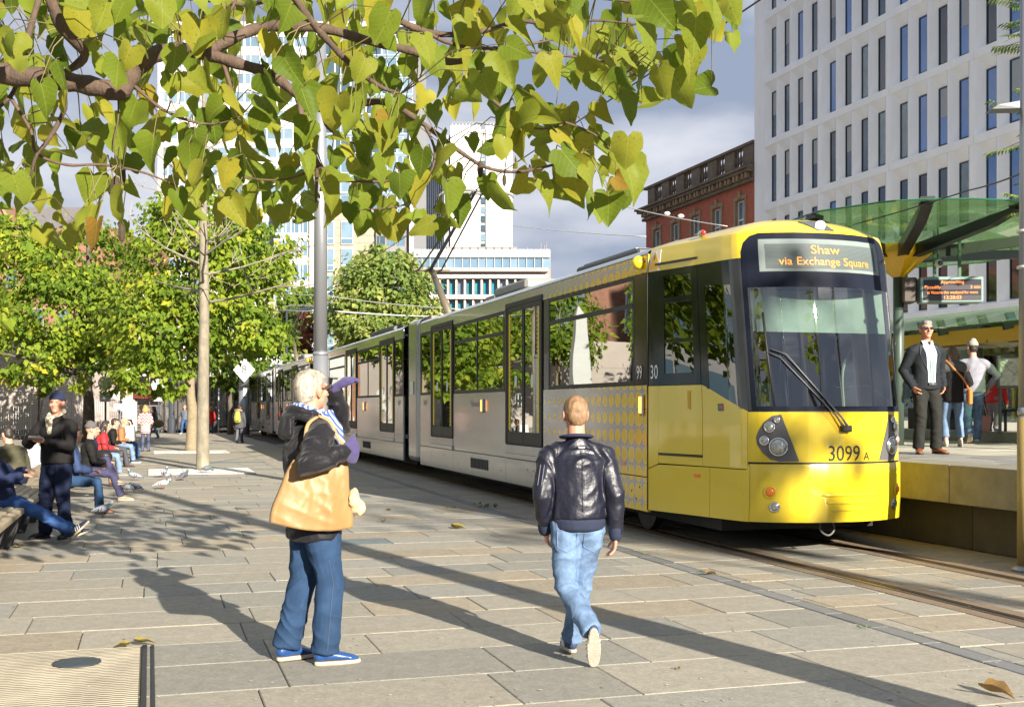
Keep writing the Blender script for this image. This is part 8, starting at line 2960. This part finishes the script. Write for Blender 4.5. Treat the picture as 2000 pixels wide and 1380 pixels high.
if q:
    MB().obox(q[0], (1, 0, 0), (0, 1, 0), (0, 0, 1), 0.055, 0.006, 0.018).build('belt', m_kshoe, F_['root'])
    MB().obox(q[0] + Vector((0, 0.008, 0)), (1, 0, 0), (0, 1, 0), (0, 0, 1), 0.016, 0.004, 0.014).build('buckle', m_chr, F_['root'])
ld = MB()
for sg in (-1, 1):
    P = front_pts(sj, [Vector((sg * 0.016, 0, z)) for z in np.linspace(nk.z - 0.26, pl2.z + 0.02, 8)], 0.012)
    if len(P) > 3:
        ld.tube(P, 0.008, 5)
ld.build('lanyard', M('lanyard_green', (0.25, 0.5, 0.3), 0.6), F_['root'])
pw = gnd(1861, 872, PZ)
Wm = person('woman with long brown hair in black coat with grey yoke seen from behind', pw, R(-8), 1.66, dict(aR=(0.13, 0.0, 0.082), aL=(-0.14, -0.12, 0.09), wR=(0.21, 0.26, 1.06), wL=(-0.18, 0.25, 1.1)), 0.014, None, ('coat', m_blackc), ('jeans', m_jean4), m_hairbr,
            (M('cream_trainer', (0.45, 0.42, 0.38), 0.7), m_wsole), R(-15), 0, 61, 0.13, 1.12, hair_kind='long', female=True, hem=0.08, folds=0.7)
yk = MB().capsule([Wm['neck'] + Vector((-0.17, -0.02, -0.09)), Wm['neck'] + Vector((0, -0.04, -0.07)), Wm['neck'] + Vector((0.17, -0.02, -0.09))], [(0.09, 0.1), (0.14, 0.125), (0.09, 0.1)], 14, Vector((0, 0, 1)))
clay('coat_yoke', yk, M('yoke_grey', (0.07, 0.068, 0.07), 0.85), Wm['top'], 0.014, 3)
cb = thing('crossbody_bag', 'orange tan crossbody bag on the hip of the woman in the black coat', 'bag', pw, R(-8))
MB().prism([(-0.10, 0.68), (0.10, 0.68), (0.10, 0.92), (-0.10, 0.94)], 0.215, 0.285, lambda a, b, h: (h, a - 0.02, b)).build('bag_body', M('orange_leather', (0.50, 0.17, 0.03), 0.5, var=.15), cb, bevel=0.02)
MB().tube(smooth_line([(0.24, -0.06, 0.92), (0.12, -0.165, 1.10), (-0.04, -0.175, 1.28), (-0.13, -0.1, 1.40)], 5), (0.014, 0.006), 6).build('strap', MATS['orange_leather'], cb)
pg = gnd(1900, 866, PZ)
person('man in pale grey jacket and knitted hat walking away on the platform', pg, R(-14), 1.84, dict(aR=(0.08, 0.10, 0.082), aL=(-0.08, -0.30, 0.16), toeL=(0, 1, -0.6), upL=(0, 0.6, 1), wR=(0.27, 0.1, 0.98), eR=(0.9, -0.7, 0)), 0.014, None, ('grey_jacket', m_greyc), ('jeans', m_jean2), m_hairb,
       (M('offwhite_trainer', (0.5, 0.49, 0.45), 0.7), m_wsole), R(25), 0, 62, 0.03, 1.12, hatmat=m_khat, folds=0.8)
pr = gnd(1938, 842, 1.16)
person('small stooped person in red coat with a cane beside the shelter bench', pr, R(-62), 1.18, dict(lean=(0, 0.55, 1), wR=(0.25, 0.30, 0.72), wL=(-0.16, 0.34, 0.8)), 0.014, None, ('red_coat', m_redc), ('trousers', M('mauve_trousers', (0.25, 0.2, 0.22), 0.8)), m_redc, (m_nshoe, m_stripe), 0, R(-30), 63, 0.12, 1.25, hair_kind='hood', female=True, leg_bulk=1.2)
cn_ = thing('walking_cane', 'thin pale cane leaning beside the person in the red coat', 'cane', gnd(1943, 842, 1.16))
MB().tube([(0, 0, 0), (-0.03, 0.02, 0.62)], 0.012, 8).build('shaft', m_chr, cn_)
MB().tube(smooth_line([(-0.03, 0.02, 0.62), (-0.03, 0.02, 0.68), (-0.09, 0.02, 0.70), (-0.11, 0.02, 0.66)], 4), 0.014, 8).build('handle', m_kshoe, cn_)
rbg = thing('pink_tote', 'dusty pink bag carried low by the person in the red coat', 'bag', px(1918, 822, 21.2))
MB().prism([(-0.14, -0.2), (0.12, -0.2), (0.15, 0.1), (-0.13, 0.1)], -0.06, 0.06, lambda a, b, h: (a, h, b)).build('bag_body', M('pink_leather', (0.42, 0.20, 0.16), 0.6, var=.1), rbg, bevel=0.02)
MB().tube(smooth_line([(-0.08, 0, 0.1), (-0.02, 0, 0.34), (0.02, 0, 0.34), (0.09, 0, 0.1)], 4), 0.012, 6).build('handle', MATS['pink_leather'], rbg)

# ================================================================== PIGEONS, FALLEN LEAVES, WEEDS
m_pg = M('pigeon_grey', (0.26, 0.28, 0.32), 0.7, var=0.25, vscale=30)
m_pd = M('pigeon_dark', (0.10, 0.11, 0.14), 0.6, var=0.5, vscale=45)
m_pw = M('pigeon_pale', (0.50, 0.47, 0.45), 0.7, var=0.35, vscale=40)
m_pn = M('pigeon_neck', (0.04, 0.10, 0.085), 0.35, coat=0.3)
m_pleg = M('pigeon_leg', (0.22, 0.07, 0.06), 0.6)
m_pbar = M('pigeon_bar', (0.03, 0.03, 0.04), 0.7)


def pigeon(label, x, y, phi, mat, head=0.0, kk=1.0):
    """standing pigeon facing local +y; head = how far the head is lowered"""
    t = thing('pigeon', label, 'pigeon', gnd(x, y), phi, group='pigeons on the paving')
    b = MB()
    b.capsule([(0, -0.085, 0.105), (0, -0.02, 0.125), (0, 0.055, 0.135), (0, 0.085, 0.15)], [(0.035, 0.028), (0.060, 0.055), (0.058, 0.058), (0.035, 0.036)], 14, Vector((1, 0, 0)))
    b.capsule([(0, -0.07, 0.108), (0, -0.15, 0.088), (0, -0.20, 0.075)], [(0.034, 0.016), (0.030, 0.009), (0.034, 0.006)], 10, Vector((1, 0, 0)))
    hz_ = 0.235 - 0.14 * head
    hy_ = 0.105 + 0.05 * head
    b.capsule([(0, 0.070, 0.15), (0, 0.095, 0.19 - 0.07 * head), (0, hy_, hz_)], [0.036, 0.026, 0.024], 12)
    b.ell((0, hy_ + 0.01, hz_ + 0.004), (0.023, 0.028, 0.023))
    bo = clay('body', b, mat, t, 0.0085, 2)
    MB().capsule([(0, 0.078, 0.165), (0, 0.096, 0.19 - 0.07 * head), (0, hy_ - 0.002, hz_ - 0.02)], [0.037, 0.029, 0.026], 12).build('neck_sheen', m_pn, bo, smooth=True)
    bk = MB()
    bk.tube([(0, hy_ + 0.032, hz_), (0, hy_ + 0.058, hz_ - 0.010)], [0.007, 0.002], 6)
    bk.build('beak', m_pbar, bo)
    for sg in (-1, 1):
        w = MB()
        w.capsule([(0.050 * sg, 0.055, 0.145), (0.062 * sg, -0.01, 0.132), (0.048 * sg, -0.09, 0.112), (0.028 * sg, -0.155, 0.096)], [(0.010, 0.030), (0.012, 0.043), (0.010, 0.032), (0.006, 0.012)], 10, Vector((1, 0, 0)))
        wo = w.build('wing', mat, bo, smooth=True)
        for q, yy in enumerate((-0.035, -0.075)):
            MB().obox((0.064 * sg - 0.006 * sg * q, yy, 0.126 - 0.012 * q), Vector((0, 0.35, 1)).normalized(), (1, 0, 0), (0, 1, 0), 0.030 - 0.006 * q, 0.006, 0.008).build('wing_bar', m_pbar, wo)
        l_ = MB()
        l_.tube([(0.024 * sg, -0.01, 0.085), (0.026 * sg, 0.0, 0.03), (0.026 * sg, -0.008, 0.006)], [0.010, 0.004, 0.0035], 6)
        for a in (-0.5, 0.0, 0.5):
            l_.tube([(0.026 * sg, -0.008, 0.005), (0.026 * sg + 0.035 * math.sin(a), -0.008 + 0.035 * math.cos(a), 0.003)], 0.0025, 4)
        l_.build('leg', m_pleg, bo)
        MB().ell((0.021 * sg, hy_ + 0.016, hz_ + 0.008), (0.004, 0.005, 0.005), n=8, m=5).build('eye', m_amb, bo)
    return t


for args in (('grey pigeon nearest the camera walking beside the striped trainers', 201, 1010, R(-60), m_pg, 0.15, 1), ('upright dark necked pigeon left of the speckled one', 247, 964, R(150), m_pg, 0.0, 1),
             ('dark speckled pigeon pecking near the beige shoe', 262, 962, R(75), m_pd, 0.75, 1), ('green necked pigeon standing alone left of the pit cover', 261, 938, R(95), m_pg, 0.0, 1),
             ('slender grey pigeon at the left end of the pit cover', 318, 932, R(-40), m_pg, 0.0, 1), ('small grey pigeon in front of the pit cover edge', 326, 938, R(170), m_pg, 0.3, 1),
             ('pale pigeon with a dark head in front of the pit cover', 318, 955, R(-80), m_pw, 0.35, 1), ('brownish pigeon left of the sapling on the paving', 360, 938, R(-20), m_pd, 0.1, 1), ('pigeon crouching at the foot of the sapling', 403, 924, R(-75), m_pd, 0.9, 1)):
    pigeon(*args)

m_fall = leaf_mat('fallen_leaf_colour', [(0.0, (0.20, 0.12, 0.05)), (0.5, (0.30, 0.18, 0.06)), (1.0, (0.26, 0.21, 0.06))], 0.6, 0.15, True, None, 0.6)
for i, (lab, x, y, L_, rz) in enumerate((('curled dry leaf at the right edge of the paving in front of the rails', 1926, 1356, 0.17, 40), ('yellow brown leaf lying between the two men', 886, 1032, 0.22, 80), ('pale leaf caught on the kerb line', 1382, 1124, 0.14, 120),
                                         ('small leaf on the sunny paving right of the tote bag', 747, 1019, 0.12, 20), ('yellowish leaf under the timber bench', 34, 1070, 0.17, 200), ('dry leaf fragment beside the shadow of the tram', 757, 996, 0.10, 70),
                                         ('small leaf by the elderly man’s shadow', 662, 1183, 0.10, 250), ('tiny dry leaf low on the sunny paving behind the walking man', 1322, 1306, 0.05, 10), ('orange leaf at the grating corner', 268, 1262, 0.16, 95), ('second orange leaf on the grating edge', 250, 1266, 0.12, 300))):
    L_ = L_ * (1.0 if i == 0 else 0.78)
    me = leaf_meshes[(i * 3) % 14].copy()
    rr = random.Random(i)
    for v in me.vertices:
        a = v.co
        v.co = (a.x * L_ * 0.9, a.y * L_, abs(a.x) * L_ * 0.55 + a.z * L_ * 0.25 + 0.03 * L_ * math.sin(a.y * 8))
    zmin = min(v.co.z for v in me.vertices)
    for v in me.vertices:
        v.co.z -= zmin
    me.materials.clear()
    me.materials.append(m_fall)
    p = gnd(x, y)
    o = link('fallen_leaf', me, None, None, True, (p.x, p.y, 0.006 if 'grating' not in lab else 0.024), (0, 0, R(rz)))
    tag(o, lab, 'leaf', 'fallen leaves on the paving')
wd = MB()
rr = random.Random(2)
for (x, y, n_, sz) in ((952, 990, 26, 0.09), (885, 992, 14, 0.06), (1258, 1082, 8, 0.04), (1362, 1118, 8, 0.05), (1690, 1226, 6, 0.04), (930, 984, 10, 0.05)):
    c = gnd(x, y)
    for k in range(n_):
        p = c + Vector((rr.uniform(-1, 1) * sz * 1.6, rr.uniform(-1, 1) * sz * 1.2, 0))
        d = Vector((rr.uniform(-1, 1), rr.uniform(-1, 1), rr.uniform(0.3, 1.2))).normalized() * sz * rr.uniform(0.5, 1.2)
        s_ = Vector((-d.y, d.x, 0)).normalized() * sz * 0.15
        wd.add([p, p + d * 0.5 + s_, p + d, p + d * 0.5 - s_], [(0, 1, 2, 3)])
o = wd.build('weeds', M('weed_green', (0.05, 0.11, 0.025), 0.7, var=0.3), None)
tag(o, 'little green weeds growing in the joint of the kerb line', 'weeds', kind='stuff')
# crumbs, gum spots and grit scattered on the paving
gm = MB()
rr = random.Random(14)
for k in range(420):
    x, y = rr.uniform(0, 2000), 905 + 475 * rr.random() ** 0.8
    p = gnd(x, y)
    if wt(p)[0] > 2.6:
        continue
    r_ = rr.uniform(0.005, 0.016)
    n_ = 7
    e = rr.uniform(0.5, 1.0)
    a0 = rr.random() * 6
    gm.add([(p.x + r_ * math.cos(a0 + 2 * math.pi * j / n_) * rr.uniform(0.8, 1.1), p.y + r_ * e * math.sin(a0 + 2 * math.pi * j / n_), 0.0045) for j in range(n_)] + [(p.x, p.y, 0.0065)], [(j, (j + 1) % n_, n_) for j in range(n_)])
o = gm.build('paving_grit', M('grit_mixed', (0.34, 0.30, 0.25), 0.9, var=0.9, vscale=3), None)
tag(o, 'crumbs, gum spots and grit scattered over the paving', 'grit', kind='stuff')
